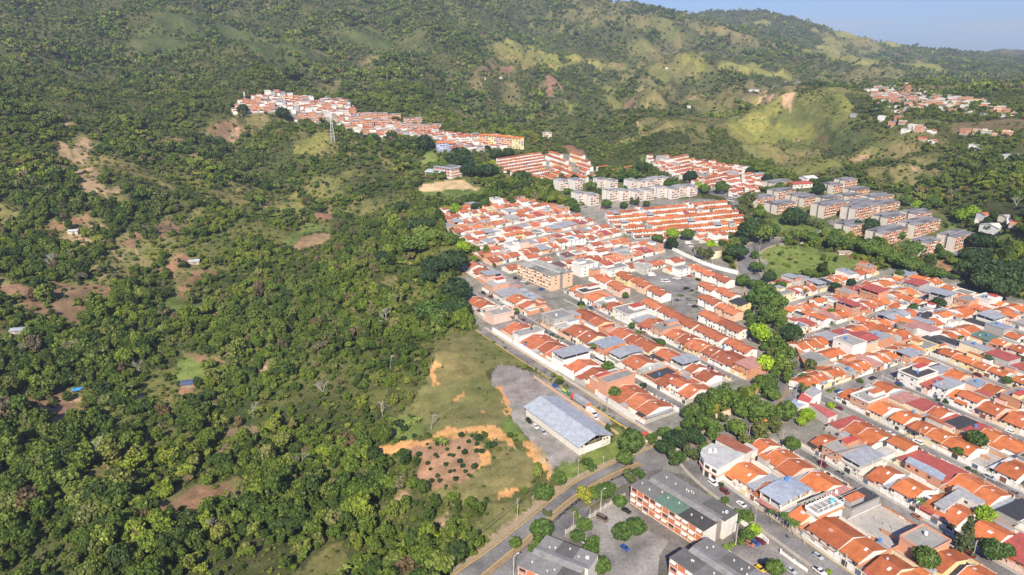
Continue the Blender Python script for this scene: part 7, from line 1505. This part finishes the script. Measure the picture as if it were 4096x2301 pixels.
PALM = frond_plant(16, 2.9, .75, .55, .34, 5, 6.5).mesh('fronds', [LEAFM]); ms = MB(); ms.tube((0,0,-.3),(0,0,1.8),.16,.1,7,(.25,.24,.12)); BST = ms.mesh('stem', [BARK]); ms = MB(); ms.tube((0,0,-.3),(.15,0,6.6),.17,.11,7,(.35,.31,.26)); PST = ms.mesh('trunk', [BARK])
PLN = []
def plant(name, t, x, y, me, st, sc_, look, grp, foot=0):
    X, Y, Z = G(t, x, y); o = empty(name, (X,Y,Z), rnd.uniform(0, 6), None, name.replace('_', ' '), grp, (sc_,)*3)
    for nm, q in (('leaves', me),('stem', st)): c = bpy.data.objects.new(nm, q); C.objects.link(c); c.parent = o
    PLN.append([o, look, X, Y])
for t, x, y, s in [(6,470,1265,1.2),(6,690,1300,1.3),(6,740,1310,1.2),(6,770,1330,1.1),(6,610,1340,1.1),(6,650,1290,1.2),(6,440,1380,1.1),(6,340,1420,1.1),(6,560,1420,1),(6,30,1440,1.2),(6,150,1440,1.1),(6,720,1400,1.1),(6,590,1440,1),(6,940,1200,1.1),(6,750,460,1.2),(6,775,480,1.1),(6,710,455,1),(6,500,340,1.1),(6,400,310,1.2),(6,370,300,1),(6,570,310,1.2),(9,1940,230,1.4),(9,1900,250,1.2),(9,1590,930,1.3),(9,1560,930,1.2),(9,620,770,1.3),(9,590,790,1.2),(9,2050,60,1.3),(9,2500,190,1.1),(9,1700,80,1.1),(4,190,690,1.2),(4,210,700,1.2),(4,150,690,1.2),(4,440,560,1.3),(4,480,555,1.3),(4,520,565,1.2),(4,560,690,1.1),(4,190,1340,1.1),(8,2250,740,1.3),(8,2290,730,1.2),(8,2320,745,1.2),(8,1500,890,1.2),(8,1470,800,1.2),(8,330,610,1.3),(8,300,640,1.2),(8,380,620,1.2),(8,2300,280,1.2),(8,2050,200,1.3),(8,2110,210,1.3),(8,2350,270,1.2),(8,2430,290,1.2)]:
    plant('banana_plant', t, x, y, BAN[rnd.randrange(2)], BST, s, 'yellow green banana plant', 'banana plants in the forest clearings')
for t, x, y, s in [('c',1335,640,.75),('c',1510,730,.9),('c',1600,810,.85),('c',1675,860,.9),('m',1765,1110,1.1),('n',1560,1010,.8),('n',810,330,1),('l',1600,310,1.0),('g',1265,230,1.0),('m',1000,480,.6),('m',1940,440,.8),('n',1950,470,.9),('l',2350,1160,.8),('n',430,260,.7),('n',555,265,.7),('m',560,590,.55),('e',750,690,.8),('d',980,510,.9),(8,1965,140,1.9),(3,120,1240,1.1),(3,180,1240,1.1)]:
    plant('palm_tree', t, x, y, PALM, PST, s, 'palm tree', 'palms along the streets')
def bare_mesh(seed):
    r = random.Random(seed); m = MB(); c = (.36,.33,.30)
    def br(p, d, L, w, k):
        q = [p[i]+d[i]*L for i in range(3)]; m.tube(p, q, w, w*.62, 5, c)
        if k:
            for i in range(3 if k > 1 else 4):
                e = [d[0]+r.uniform(-.7,.7), d[1]+r.uniform(-.7,.7), d[2]*.8+r.uniform(-.1,.35)]; n = math.sqrt(sum(v*v for v in e)); br(q, [v/n for v in e], L*r.uniform(.6,.85), w*.6, k-1)
    br((0,0,-.3), (0,0,1), 2.4, .2, 4); return m.mesh('branches', [BARK])
BM = [bare_mesh(s) for s in (1, 2, 3)]
for t, x, y, s in [(4,340,1000,1.5),(4,280,1060,1.2),(4,240,430,1.2),(6,680,350,1.2),(8,395,590,1.7),(9,2440,110,1.5),(9,1910,260,1.2),(9,2270,650,1.3),(9,2170,670,1),(9,740,580,1.5),(2,910,970,1.7),(2,540,480,2),(9,1610,1130,1.1),(8,1050,1370,1.3),(5,2030,60,1.6),(5,2510,130,1.5),(1,1770,1060,1.6),(1,2250,580,2),(1,700,590,1.6),(1,1925,680,2),(4,370,1330,1.2),(6,310,250,1.2)]:
    X, Y, Z = G(t, x, y); o = empty('bare_tree', (X,Y,Z), rnd.uniform(0, 6), None, 'bare tree', 'leafless grey trees in the forest', (s*1.1,)*3); c = bpy.data.objects.new('branches', BM[rnd.randrange(3)]); C.objects.link(c); c.parent = o; PLN.append([o, 'leafless grey tree', X, Y])
place_labels(PLN)
# ---------------------------------------------------------------- vehicles
GLS, BLK = (.02,.022,.025), (.018,.018,.018)
def car_parts(kind, col):
    P = []; b = MB(); L, W = {'sedan':(4.4,1.75),'hatch':(3.8,1.65),'suv':(4.6,1.85),'pickup':(5.0,1.85),'van':(5.2,1.95),'bus':(8.2,2.3),'truck':(6.6,2.2)}[kind]; l = L/2
    pr = {'sedan':[(-l,.35),(l,.35),(l,.75),(l-.9,.92),(-l+.75,.95),(-l,.85)],'hatch':[(-l,.35),(l,.35),(l,.78),(l-.8,.95),(-l+.15,.98),(-l,.8)],'suv':[(-l,.45),(l,.45),(l,1.0),(l-1.0,1.1),(-l+.1,1.12),(-l,1.0)],'pickup':[(-l,.5),(l,.5),(l,1.0),(l-1.1,1.1),(-l,1.05)],'van':[(-l,.4),(l,.4),(l,1.1),(l-.5,1.2),(-l,1.2)],'bus':[(-l,.45),(l,.45),(l,1.4),(-l,1.4)],'truck':[(-l,.5),(l,.5),(l,1.3),(l-2.0,1.3),(l-2.0,.85),(-l,.85)]}[kind]
    cp_ = {'sedan':[(-l+.6,.94),(l-1.15,.92),(l-1.75,1.42),(-l+1.2,1.42)],'hatch':[(-l+.08,.97),(l-1.0,.94),(l-1.55,1.46),(-l+.4,1.46)],'suv':[(-l+.1,1.1),(l-1.2,1.1),(l-1.65,1.75),(-l+.25,1.75)],'pickup':[(-.7,1.06),(l-1.35,1.09),(l-1.8,1.72),(-.5,1.72)],'van':[(-l+.05,1.19),(l-.6,1.19),(l-1.3,2.1),(-l+.1,2.1)],'bus':[(-l+.05,1.39),(l-.05,1.39),(l-.2,2.7),(-l+.1,2.7)],'truck':[(l-1.9,1.29),(l-.1,1.29),(l-.5,2.2),(l-1.8,2.2)]}[kind]
    yx = lambda q: [(a, z) for a, z in q]
    def ext(m, poly, y0, y1, c, mat):
        n = len(poly)
        for i in range(n): a, d = poly[i], poly[(i+1) % n]; m.face([(a[0],y0,a[1]),(a[0],y1,a[1]),(d[0],y1,d[1]),(d[0],y0,d[1])][::-1], c, mat)
        m.face([(x,y0,z) for x, z in poly], c, mat); m.face([(x,y1,z) for x, z in reversed(poly)], c, mat)
    ext(b, pr, -W/2, W/2, col, PA)
    top = [cp_[3], cp_[2]]; b.box(top[0][0]+.05, top[1][0]-.05, -W/2+.16, W/2-.16, cp_[2][1]-.01, cp_[2][1]+.05, col, PA)
    for x, z0, z1 in ((cp_[0][0]*.5+cp_[1][0]*.5, cp_[0][1], cp_[2][1]),): 
        for y in (-W/2+.085, W/2-.125): b.box(x-.06, x+.06, y, y+.04, z0, z1, col, PA)
    P.append(('body', b)); g = MB(); ext(g, cp_, -W/2+.1, W/2-.1, GLS, DK); P.append(('window', g))
    if kind == 'truck': c = MB(); c.box(-l, l-2.1, -W/2, W/2, .95, 2.9, (.74,.74,.73), SH); P.append(('cargo_box', c))
    if kind == 'pickup': c = MB(); c.box(-l+.1, -.85, -W/2+.15, W/2-.15, 1.05, 1.07, BLK, DK); P.append(('load_bed', c))
    for x in (-l+.85, l-.85):
        for y in (-W/2+.02, W/2-.22):
            w_ = MB(); k = 10; R_ = .33 if kind in ('sedan','hatch') else .42; ring = [(x+R_*math.cos(2*PI*i/k), R_+R_*math.sin(2*PI*i/k)) for i in range(k)]; ext(w_, ring, y, y+.2, BLK, DK); P.append(('wheel', w_))
    h_ = MB()
    for y in (-W/2+.1, W/2-.45): h_.box(l-.04, l+.03, y, y+.35, .62, .78, (.8,.8,.78), PA)
    P.append(('headlight', h_)); return P
CARM = {}
def vehicle(kind, col, cname, t, x, y, ang, word=None):
    k = (kind, cname)
    if k not in CARM: CARM[k] = [(n, m.mesh(n, MATS)) for n, m in car_parts(kind, col)]
    X, Y, Z = G(t, x, y); X, Y, Z = G(t, x, y, .6); o = empty('parked_car' if kind not in ('bus','truck') else kind, (X,Y,height(X,Y)+.08), ang, None, {'bus':'bus','truck':'truck','van':'van','pickup':'pickup truck'}.get(kind, 'car'), 'vehicles in the town')
    for n, me in CARM[k]: c = bpy.data.objects.new(n, me); C.objects.link(c); c.parent = o
    CARS.append([o, cname+' '+(word or {'sedan':'sedan','hatch':'hatchback','suv':'off road car','pickup':'pickup truck','van':'van','bus':'minibus','truck':'box truck'}[kind]), X, Y])
CARS = []
COL = {'white':(.78,.78,.77),'black':(.02,.02,.022),'silver':(.42,.44,.47),'dark red':(.16,.02,.03),'red':(.5,.05,.04),'blue':(.03,.09,.32),'yellow':(.75,.48,.03),'copper':(.36,.16,.10),'grey':(.2,.21,.22),'pale green':(.32,.5,.33),'dark green':(.03,.07,.06),'brown':(.16,.12,.09),'orange':(.6,.2,.05)}
aR = math.atan2(-.880, .475); aM = math.atan2(-.842, .54); aN = math.atan2(.54, .842)
for kd, cn, t, x, y, a in [('sedan','white','a',1625,60,1.35),('suv','dark red','a',2120,1225,aR),('pickup','grey','a',2390,1375,aR),('sedan','white','a',2360,125,.5),('suv','white','c',460,60,aR),('suv','dark red','c',640,190,aR),('sedan','white','c',885,375,aR+PI),('hatch','copper','c',1010,975,aR+.25),('hatch','blue','c',1095,960,aR+.25),('sedan','dark red','c',1175,935,aR+.25),('hatch','white','c',715,1140,aR+.1),('hatch','yellow','c',1170,1355,aR+.05),('suv','black','c',1240,1300,aR+.05),('sedan','silver','c',1630,1375,aR+.1),('hatch','silver','c',2040,1165,aR),('pickup','white','c',2065,1390,aR),
 ('sedan','black','d',300,225,aR),('sedan','grey','d',2440,215,aR),('sedan','black','c',2460,110,aR),('suv','black','m',130,165,aM),('sedan','silver','m',410,340,aM),('hatch','yellow','m',900,668,aM),('sedan','dark green','m',1170,795,aM),('sedan','pale green','m',1600,1045,aM),('sedan','black','m',1515,995,aM),('bus','white','m',1885,1190,aM),('suv','black','k',1225,1255,aN),('suv','grey','k',1270,1268,aN),('suv','white','k',1335,1305,aN),('sedan','brown','k',1400,1340,aN),('suv','blue','k',1615,1425,aN),
 ('sedan','white','l',550,1172,.3),('truck','white','l',695,1215,.3),('suv','white','l',860,1300,.4),('van','white','l',920,1305,.4),('sedan','white','l',1045,1250,.4),('sedan','white','l',1095,1262,.4),('sedan','red','l',1262,1222,.2),('sedan','yellow','l',1365,1265,aM),('suv','black','l',1395,1282,aM),('suv','black','l',1220,1412,.5),('sedan','black','l',1300,1440,.5),('suv','black','n',925,93,.4),('sedan','grey','n',1000,122,.4),('hatch','grey','n',1105,155,.5),('hatch','black','n',850,200,.2),('suv','grey','n',970,258,.2),('hatch','silver','n',970,333,.2),('suv','black','n',1060,368,0),('pickup','silver','n',1130,415,.6),('hatch','white','n',770,1072,aM),
 ('truck','white','l',1245,735,.4),('suv','white','l',1280,782,.3),('suv','white','l',1345,778,.8),('pickup','grey','l',1150,792,0),('bus','white','l',1880,88,aM),('sedan','white',5,905,388,.1),('suv','grey',5,790,372,.1),('sedan','grey',5,1160,240,.3),('sedan','black',5,1230,230,.9),('sedan','black',5,1210,215,.9),('suv','black',6,1415,288,aM-.15),('hatch','white',6,1465,328,aM-.15),('suv','silver',6,1522,373,aM-.15),('van','brown',6,1970,1022,-.75),('sedan','black',6,2150,962,-.8),('hatch','blue',6,2140,1243,-.8),('sedan','silver',6,1850,1188,.5),('sedan','black','o',610,288,aM),('truck','white',6,1885,225,aM),('sedan','white',6,1915,262,aM),('sedan','black',5,540,615,1.3),('hatch','silver','e',870,705,.6),('sedan','black','g',1270,200,.2),('suv','black','g',2115,1125,.5),('suv','blue','g',1430,1385,.5),('hatch','white',4,1950,122,.2),('hatch','red',4,1966,124,.2),('sedan','grey',4,1845,118,.2),('suv','white',2,1690,1210,aM),('sedan','grey',2,1880,1300,aM),('sedan','white',2,1090,1140,.3),('sedan','black',2,990,1100,.3),('sedan','black',2,930,1105,.3),('sedan','black','b',2440,0,0),('suv','black',5,2160,492,.2),('sedan','white',5,1990,430,.6),('pickup','grey','d',40,1300,aR)]:
    vehicle(kd, COL[cn], cn, t, x, y, a)
rc_ = random.Random(12)
def vehicle_xy(kind, cname, x, y, ang):
    px, py = project(np.array([x]), np.array([y]), np.array([height(x, y)+.6])); vehicle(kind, COL[cname], cname, 's', float(px[0]), float(py[0]), ang)
for fr_, n_, s0, s1 in (('R',254,-185,-105),('R',308,-210,-110),('R',357,-215,-110),('R',407,-270,-130),('R',449,-310,-190),('M',252.5,-430,-240),('M',302.5,-380,-245)):
    s_ = s0+rc_.uniform(0, 14)
    while s_ < s1:
        x, y = gxy(fr_, s_, n_+rc_.choice((-2.1, 2.1))); px, py = project(np.array([x]), np.array([y]), np.array([0.0])); a_ = math.atan2(FR[fr_][1], FR[fr_][0])
        if 0 < px[0] < 4096 and 0 < py[0] < 2301 and min(math.hypot(c_[2]-x, c_[3]-y) for c_ in CARS) > 6: vehicle_xy(rc_.choice(['sedan','sedan','hatch','suv','pickup']), rc_.choice(['white','white','silver','grey','black','dark red','blue','copper']), x, y, a_+PI*rc_.randrange(2))
        s_ += rc_.uniform(9, 34)
place_labels(CARS)
# articulated lorry beside the warehouse
X, Y, Z = G(6, 1815, 165); o = empty('lorry', (X,Y,height(X,Y)+.08), aM, 'long lorry with a grey box trailer and orange tail between warehouse and street', 'lorry')
m = MB(); m.box(-6, 5, -1.25, 1.25, 1.2, 3.7, (.40,.42,.46), SH); m.box(5.01, 5.4, -1.25, 1.25, 1.0, 3.2, (.62,.16,.05), PA); m.build('trailer', MATS, o); m = MB(); m.box(-8.6, -6.3, -1.2, 1.2, .6, 2.9, (.6,.08,.05), PA); m.build('cab', MATS, o)
for xx in (-7.6, 2.5, 3.8):
    for yy in (-1.2, .9):
        m = MB(); k = 12; ring = [(xx+.5*math.cos(2*PI*i/k), .5+.5*math.sin(2*PI*i/k)) for i in range(k)]
        for i in range(k): a, b = ring[i], ring[(i+1) % k]; m.face([(a[0],yy,a[1]),(b[0],yy,b[1]),(b[0],yy+.3,b[1]),(a[0],yy+.3,a[1])], BLK, DK)
        m.face([(p[0],yy,p[1]) for p in reversed(ring)], BLK, DK); m.face([(p[0],yy+.3,p[1]) for p in ring], BLK, DK); m.build('wheel', MATS, o)
for t, x, y, c, c2, lb in [(6,1685,70,(.05,.25,.10),(.75,.65,.05),'green dumpster heaped with yellow rubbish at the yard edge'),(6,1722,95,(.04,.18,.07),(.04,.18,.07),'dark green dumpster right of the yellow topped one'),(6,1612,28,(.03,.10,.35),(.05,.06,.08),'blue dumpster nearest the upper end of the yard'),(6,1775,125,(.04,.17,.07),(.05,.2,.08),'small green dumpster nearest the lorry')]:
    X, Y, Z = G(t, x, y); o = empty('dumpster', (X,Y,Z), aM, lb, 'dumpster'); m = MB(); m.prof([(-.9,.2),(.9,.2),(1.1,1.5),(-1.1,1.5)], -1.5, 1.5, c, PA); m.build('body', MATS, o); m = MB(); m.box(-1.55, 1.55, -1.15, 0, 1.5, 1.6, c2, PA); m.build('lid', MATS, o)
# ---------------------------------------------------------------- poles and lamps
PO = []
def pole(t, x, y, H, lamp=False, ang=0.6):
    X, Y, Z = G(t, x, y); o = empty('street_lamp' if lamp else 'utility_pole', (X,Y,Z), ang, None, 'street lamp' if lamp else 'utility pole', 'poles along the streets')
    m = MB(); c = (.62,.60,.57) if lamp else (.46,.40,.33); m.tube((0,0,-.3),(0,0,H),.15,.10,6,c,PL)
    m.build('pole', MATS, o); m = MB()
    if lamp:
        m.tube((0,0,H),(1.6,0,H+.7),.07,.06,5,c,PL); m.build('arm', MATS, o); m = MB(); m.box(1.4, 2.2, -.18, .18, H+.6, H+.78, (.75,.75,.73), PA); m.build('lamp_head', MATS, o)
    else:
        m.box(-1.1, 1.1, -.07, .07, H-.7, H-.55, c, WO); m.box(-.7, .7, -.06, .06, H-1.6, H-1.45, c, WO); m.build('crossarm', MATS, o)
    PO.append([o, 'curved street lamp' if lamp else 'wooden utility pole', X, Y])
for t, x, y, H, l in [(6,1328,1020,9.5,0),(6,1785,715,10,0),(6,1975,632,6,0),(6,1445,907,4,0),(6,850,1415,6.5,0),(6,1300,1447,8,1),(6,2003,200,9,0),(6,1750,1075,7,0),(6,1955,940,8,1),('c',1090,655,8,0),('c',800,990,9,1),('c',1830,975,6,0),('c',935,915,5,0),('c',2440,1330,6,0),('a',2080,1290,8,0),('a',1700,235,6,0),('a',1005,770,5,0),('a',1500,930,8,0),('b',970,905,8,0),('b',1390,240,7,0),('d',1800,1190,8,0),('m',560,940,7,0),('m',1010,560,8,0),('m',1880,1130,9,0),('m',2200,610,8,0),('n',440,820,9,0),('n',955,1100,7,1),('n',1350,1310,7,1),('n',710,350,7,0),('k',265,1200,9,0),('o',380,505,9,0),('o',645,240,6,0),('l',1310,1030,8,0),('l',1605,1070,8,1),('l',1065,810,9,0),('l',385,670,8,0),('l',2170,400,7,1),('l',2310,890,7,0),('e',1620,430,8,0),('e',980,870,7,0),('e',2030,390,7,0),('f',180,140,8,0),('f',590,250,7,0),('f',2285,670,12,0),('f',360,700,7,0),('g',2295,1210,6,0),('g',570,1440,6,0),('g',930,360,6,0),('h',105,1030,6,0),(5,880,380,6,1),(5,590,400,6,0),(2,1100,1225,8,0),(2,1340,1170,9,0),(3,1760,930,9,0),('q',2470,1240,8,0)]: pole(t, x, y, H, bool(l))
place_labels(PO)
def cables(pts, H, label):
    P = [G(t, x, y) for t, x, y in pts]; o = empty('power_line', P[0], 0, label, 'power line'); m = MB()
    for a, b in zip(P[:-1], P[1:]):
        for off in (-.9, 0, .9):
            q = []
            for k in range(9): f = k/8; q.append((a[0]+(b[0]-a[0])*f-P[0][0]+off*.6, a[1]+(b[1]-a[1])*f-P[0][1]+off*.6, a[2]+(b[2]-a[2])*f-P[0][2]+H-.5-2.4*f*(1-f)))
            for u, v in zip(q[:-1], q[1:]): m.tube(u, v, .045, .045, 4, (.05,.05,.05), DK)
    m.build('cable', MATS, o)
cables([(6,850,1415),(6,1328,1020),(6,1785,715),(6,2250,390)], 9.5, 'three overhead cables along the verge of the dual carriageway')
cables([('c',1090,655),('c',1830,975),('c',2440,1330)], 6, 'overhead cables along the street facing the apartment lawn'); cables([('m',560,940),('m',1010,560)], 7.5, 'overhead cables over the crossroads by the long white wall')
cables([('a',2080,1290),('b',970,905),('b',1390,240)], 7.5, 'overhead cables crossing the right hand streets')
# goals on the sports field
for x, y, lb in [(680,1415,'white goal frame at the left end of the sandy sports field'),(1000,1385,'white goal frame at the right end of the sandy sports field')]:
    X, Y, Z = G(2, x, y); o = empty('goal_frame', (X,Y,Z), 1.2, lb, 'goal'); m = MB(); c = (.85,.85,.85)
    for xx in (-3.5, 3.5): m.tube((xx,0,0),(xx,0,2.4),.12,.12,5,c,PA)
    m.tube((-3.5,0,2.4),(3.5,0,2.4),.12,.12,5,c,PA); m.build('frame', MATS, o)
# ---------------------------------------------------------------- people
SKIN = surf('skin_and_cloth', .8, .2, .05, 1, 4)
def person(t, x, y, rz, shirt, trousers, label, stride=.25, seat=0):
    X, Y, Z = G(t, x, y); o = empty('person', (X,Y,height(X,Y)+.1), rz, label, 'person')
    me = bpy.data.meshes.new('body'); s = stride
    V = [(0,0,.92),(0,0,1.15),(0,0,1.38),(0,0,1.50),(0,.02,1.66),(-.11,0,.88),(-.12,s*.6,.48),(-.12,s*.4-.08,.06),(-.12,s*.4+.08,.03),(.11,0,.88),(.12,-s*.2,.48),(.12,-s*.9,.08),(.12,-s*.9+.15,.04),(-.2,0,1.38),(-.25,-.06,1.12),(-.25,.1,.9),(.2,0,1.38),(.25,.06,1.12),(.26,.2,.92)]
    E_ = [(0,1),(1,2),(2,3),(3,4),(0,5),(5,6),(6,7),(7,8),(0,9),(9,10),(10,11),(11,12),(2,13),(13,14),(14,15),(2,16),(16,17),(17,18)]
    R_ = [.15,.14,.16,.06,.11,.10,.075,.05,.045,.10,.075,.05,.045,.07,.05,.04,.07,.05,.04]
    if seat: V = [(a, b, c+.0) for a, b, c in V]; V[6] = (-.16,.4,.86); V[7] = (-.16,.35,.45); V[8] = (-.16,.5,.42); V[10] = (.16,.4,.86); V[11] = (.16,.35,.45); V[12] = (.16,.5,.42); V[15] = (-.22,.45,1.05); V[18] = (.22,.45,1.05)
    me.from_pydata(V, E_, []); ob = bpy.data.objects.new('body', me); C.objects.link(ob); ob.parent = o
    md = ob.modifiers.new('skin', 'SKIN'); sv = me.skin_vertices[0].data
    for i, r_ in enumerate(R_): sv[i].radius = (r_, r_)
    sv[0].use_root = True; ob.modifiers.new('sub', 'SUBSURF').levels = 1
    t_ = NT('person_clothes'); z = t_.new('ShaderNodeSeparateXYZ'); tc = t_.new('ShaderNodeTexCoord'); t_.link(tc.outputs['Object'], z.inputs[0])
    rp = t_.new('ShaderNodeValToRGB'); rp.color_ramp.interpolation = 'CONSTANT'; el = rp.color_ramp.elements
    while len(el) < 4: el.new(.5)
    for e, (p_, c_) in zip(el, [(0,BLK),(.05,trousers),(.52,shirt),(.85,(.30,.17,.11))]): e.position = p_; e.color = tuple(c_)+(1,)
    t_.link(t_.math('DIVIDE', z.outputs[2], 1.8), rp.inputs[0]); t_.link(rp.outputs[0], t_.b.inputs['Base Color']); me.materials.append(t_.m)
    h_ = MB(); h_.cyl(0, .01, 1.70, 1.80, .105, .05, 8, (.02,.015,.012), PL); h_.build('hair', MATS, o); return o
person(6, 1063, 388, 1.2, (.35,.05,.08), (.05,.06,.10), 'person in a dark red shirt walking on the dirt path')
person('c', 1585, 895, aR+1.57, (.06,.07,.10), (.04,.05,.08), 'left of two people in dark clothes walking on the street', .3); person('c', 1572, 880, aR+1.57, (.10,.12,.16), (.03,.03,.05), 'right of two people in dark clothes walking on the street', .2)
person('o', 785, 405, aM+1.57, (.03,.03,.04), (.03,.03,.04), 'person in black standing on the lane beside brick houses', .1)
def moto(t, x, y, rz, label, plabel):
    X, Y, Z = G(t, x, y); o = empty('motorcycle', (X,Y,height(X,Y)+.1), rz, label, 'motorcycle'); m = MB(); m.box(-.12, .12, -.5, .45, .5, .85, (.25,.03,.03), PA); m.tube((0,.45,.8),(0,.7,.3),.05,.05,5,BLK,DK); m.tube((-.35,.4,1.05),(.35,.4,1.05),.03,.03,5,BLK,DK); m.build('frame', MATS, o)
    m = MB(); m.box(-.13, .13, -.55, .15, .86, .92, BLK, DK); m.build('seat', MATS, o)
    for yy in (-.6, .7):
        m = MB(); k = 12
        for i in range(k):
            a, b = 2*PI*i/k, 2*PI*(i+1)/k; m.face([(-.05,yy+.3*math.cos(a),.3+.3*math.sin(a)),(-.05,yy+.3*math.cos(b),.3+.3*math.sin(b)),(.05,yy+.3*math.cos(b),.3+.3*math.sin(b)),(.05,yy+.3*math.cos(a),.3+.3*math.sin(a))], BLK, DK)
        for xx in (-.05, .05): m.face([(xx,yy+.3*math.cos(2*PI*i/k),.3+.3*math.sin(2*PI*i/k)) for i in range(k)], (.1,.1,.1), DK)
        m.build('wheel', MATS, o)
    person(t, x, y, rz, (.05,.06,.09), (.04,.04,.06), plabel, 0, 1)
moto(6, 2520, 588, -1.2, 'left motorcycle crossing the road junction', 'left rider on a motorcycle at the junction'); moto(6, 2545, 592, -1.2, 'right motorcycle crossing the road junction', 'right rider on a motorcycle at the junction')
X, Y, Z = G(9, 590, 62); o = empty('tarpaulin', (X,Y,Z), .3, 'bright blue tarpaulin shelter on the forest slope lower left', 'tarpaulin'); m = MB(); gable(m, -3, 3, -2, 2, 1.6, .9, .2, (.05,.25,.62), SH, .05); m.build('sheet', MATS, o); m = MB()
for xx in (-2.8, 2.8):
    for yy in (-1.8, 1.8): m.tube((xx,yy,-.4),(xx,yy,1.6),.06,.06,5,(.4,.33,.25),WO)
m.build('post', MATS, o)
# ---------------------------------------------------------------- camera, light, air
cam = bpy.data.cameras.new('camera'); co = bpy.data.objects.new('camera', cam); C.objects.link(co)
co.location = (0,0,CH); co.rotation_euler = (PI/2-PITCH, 0, 0)
cam.sensor_width = 36; cam.lens = 36*FO/4096; cam.clip_start = 1; cam.clip_end = 30000
sc = bpy.context.scene; sc.camera = co
SUN_EL, SUN_AZ = math.radians(38), math.radians(7)      # the sun stands behind the camera; shadows run ahead and slightly right
sd = bpy.data.lights.new('sun', 'SUN'); sd.energy = 4.6; sd.angle = math.radians(.5); sd.color = (1,.90,.73)
so = bpy.data.objects.new('sun', sd); C.objects.link(so)
import mathutils
dirv = mathutils.Vector((math.sin(SUN_AZ)*math.cos(SUN_EL), math.cos(SUN_AZ)*math.cos(SUN_EL), -math.sin(SUN_EL)))
so.rotation_euler = dirv.to_track_quat('-Z', 'Y').to_euler(); so.location = (0,-200,400)
w = bpy.data.worlds.new('World'); sc.world = w; w.use_nodes = True
nt = w.node_tree; sky = nt.nodes.new('ShaderNodeTexSky'); sky.sky_type = 'NISHITA'; sky.sun_disc = False
sky.sun_elevation = SUN_EL; sky.sun_rotation = PI+SUN_AZ; sky.air_density = 1.0; sky.dust_density = .3; sky.ozone_density = 4.0
bg = nt.nodes['Background']; bg.inputs[1].default_value = .066
mx = nt.nodes.new('ShaderNodeMix'); mx.data_type = 'RGBA'; mx.blend_type = 'MULTIPLY'; mx.inputs[0].default_value = 1; mx.inputs[7].default_value = (.50,.71,1.22,1); nt.links.new(sky.outputs[0], mx.inputs[6])
tcw = nt.nodes.new('ShaderNodeTexCoord'); mpw = nt.nodes.new('ShaderNodeMapping'); mpw.inputs['Scale'].default_value = (4,4,34); mpw.inputs['Location'].default_value = (.3,0,.2); nt.links.new(tcw.outputs['Generated'], mpw.inputs['Vector'])
nzw = nt.nodes.new('ShaderNodeTexNoise'); nzw.inputs['Scale'].default_value = 1.0; nzw.inputs['Detail'].default_value = 5; nt.links.new(mpw.outputs[0], nzw.inputs['Vector'])
rpw = nt.nodes.new('ShaderNodeValToRGB'); rpw.color_ramp.elements[0].position = .52; rpw.color_ramp.elements[1].position = .8; rpw.color_ramp.elements[1].color = (.55,.55,.55,1); nt.links.new(nzw.outputs['Fac'], rpw.inputs[0])
mc = nt.nodes.new('ShaderNodeMix'); mc.data_type = 'RGBA'; mc.inputs[7].default_value = (6.2,5.4,5.6,1); nt.links.new(rpw.outputs[0], mc.inputs[0]); nt.links.new(mx.outputs[2], mc.inputs[6]); nt.links.new(mc.outputs[2], bg.inputs[0])
def haze():
    m = MB(); m.box(-9000, 9000, -400, 11500, -500, 1400)
    t = bpy.data.materials.new('air'); t.use_nodes = True; n = t.node_tree.nodes; n.remove(n['Principled BSDF'])
    v = n.new('ShaderNodeVolumePrincipled'); v.inputs['Color'].default_value = (.70,.82,1,1); v.inputs['Density'].default_value = 8e-5; v.inputs['Anisotropy'].default_value = .1
    t.node_tree.links.new(v.outputs[0], n['Material Output'].inputs['Volume'])
    o = m.build('haze', t); tag(o, kind='stuff')
haze()
sc.view_settings.view_transform = 'Standard'; sc.view_settings.look = 'None'; sc.view_settings.gamma = 1; sc.view_settings.exposure = 0.92
sc.cycles.max_bounces = 5; sc.cycles.diffuse_bounces = 3; sc.cycles.volume_bounces = 0; sc.cycles.use_denoising = True
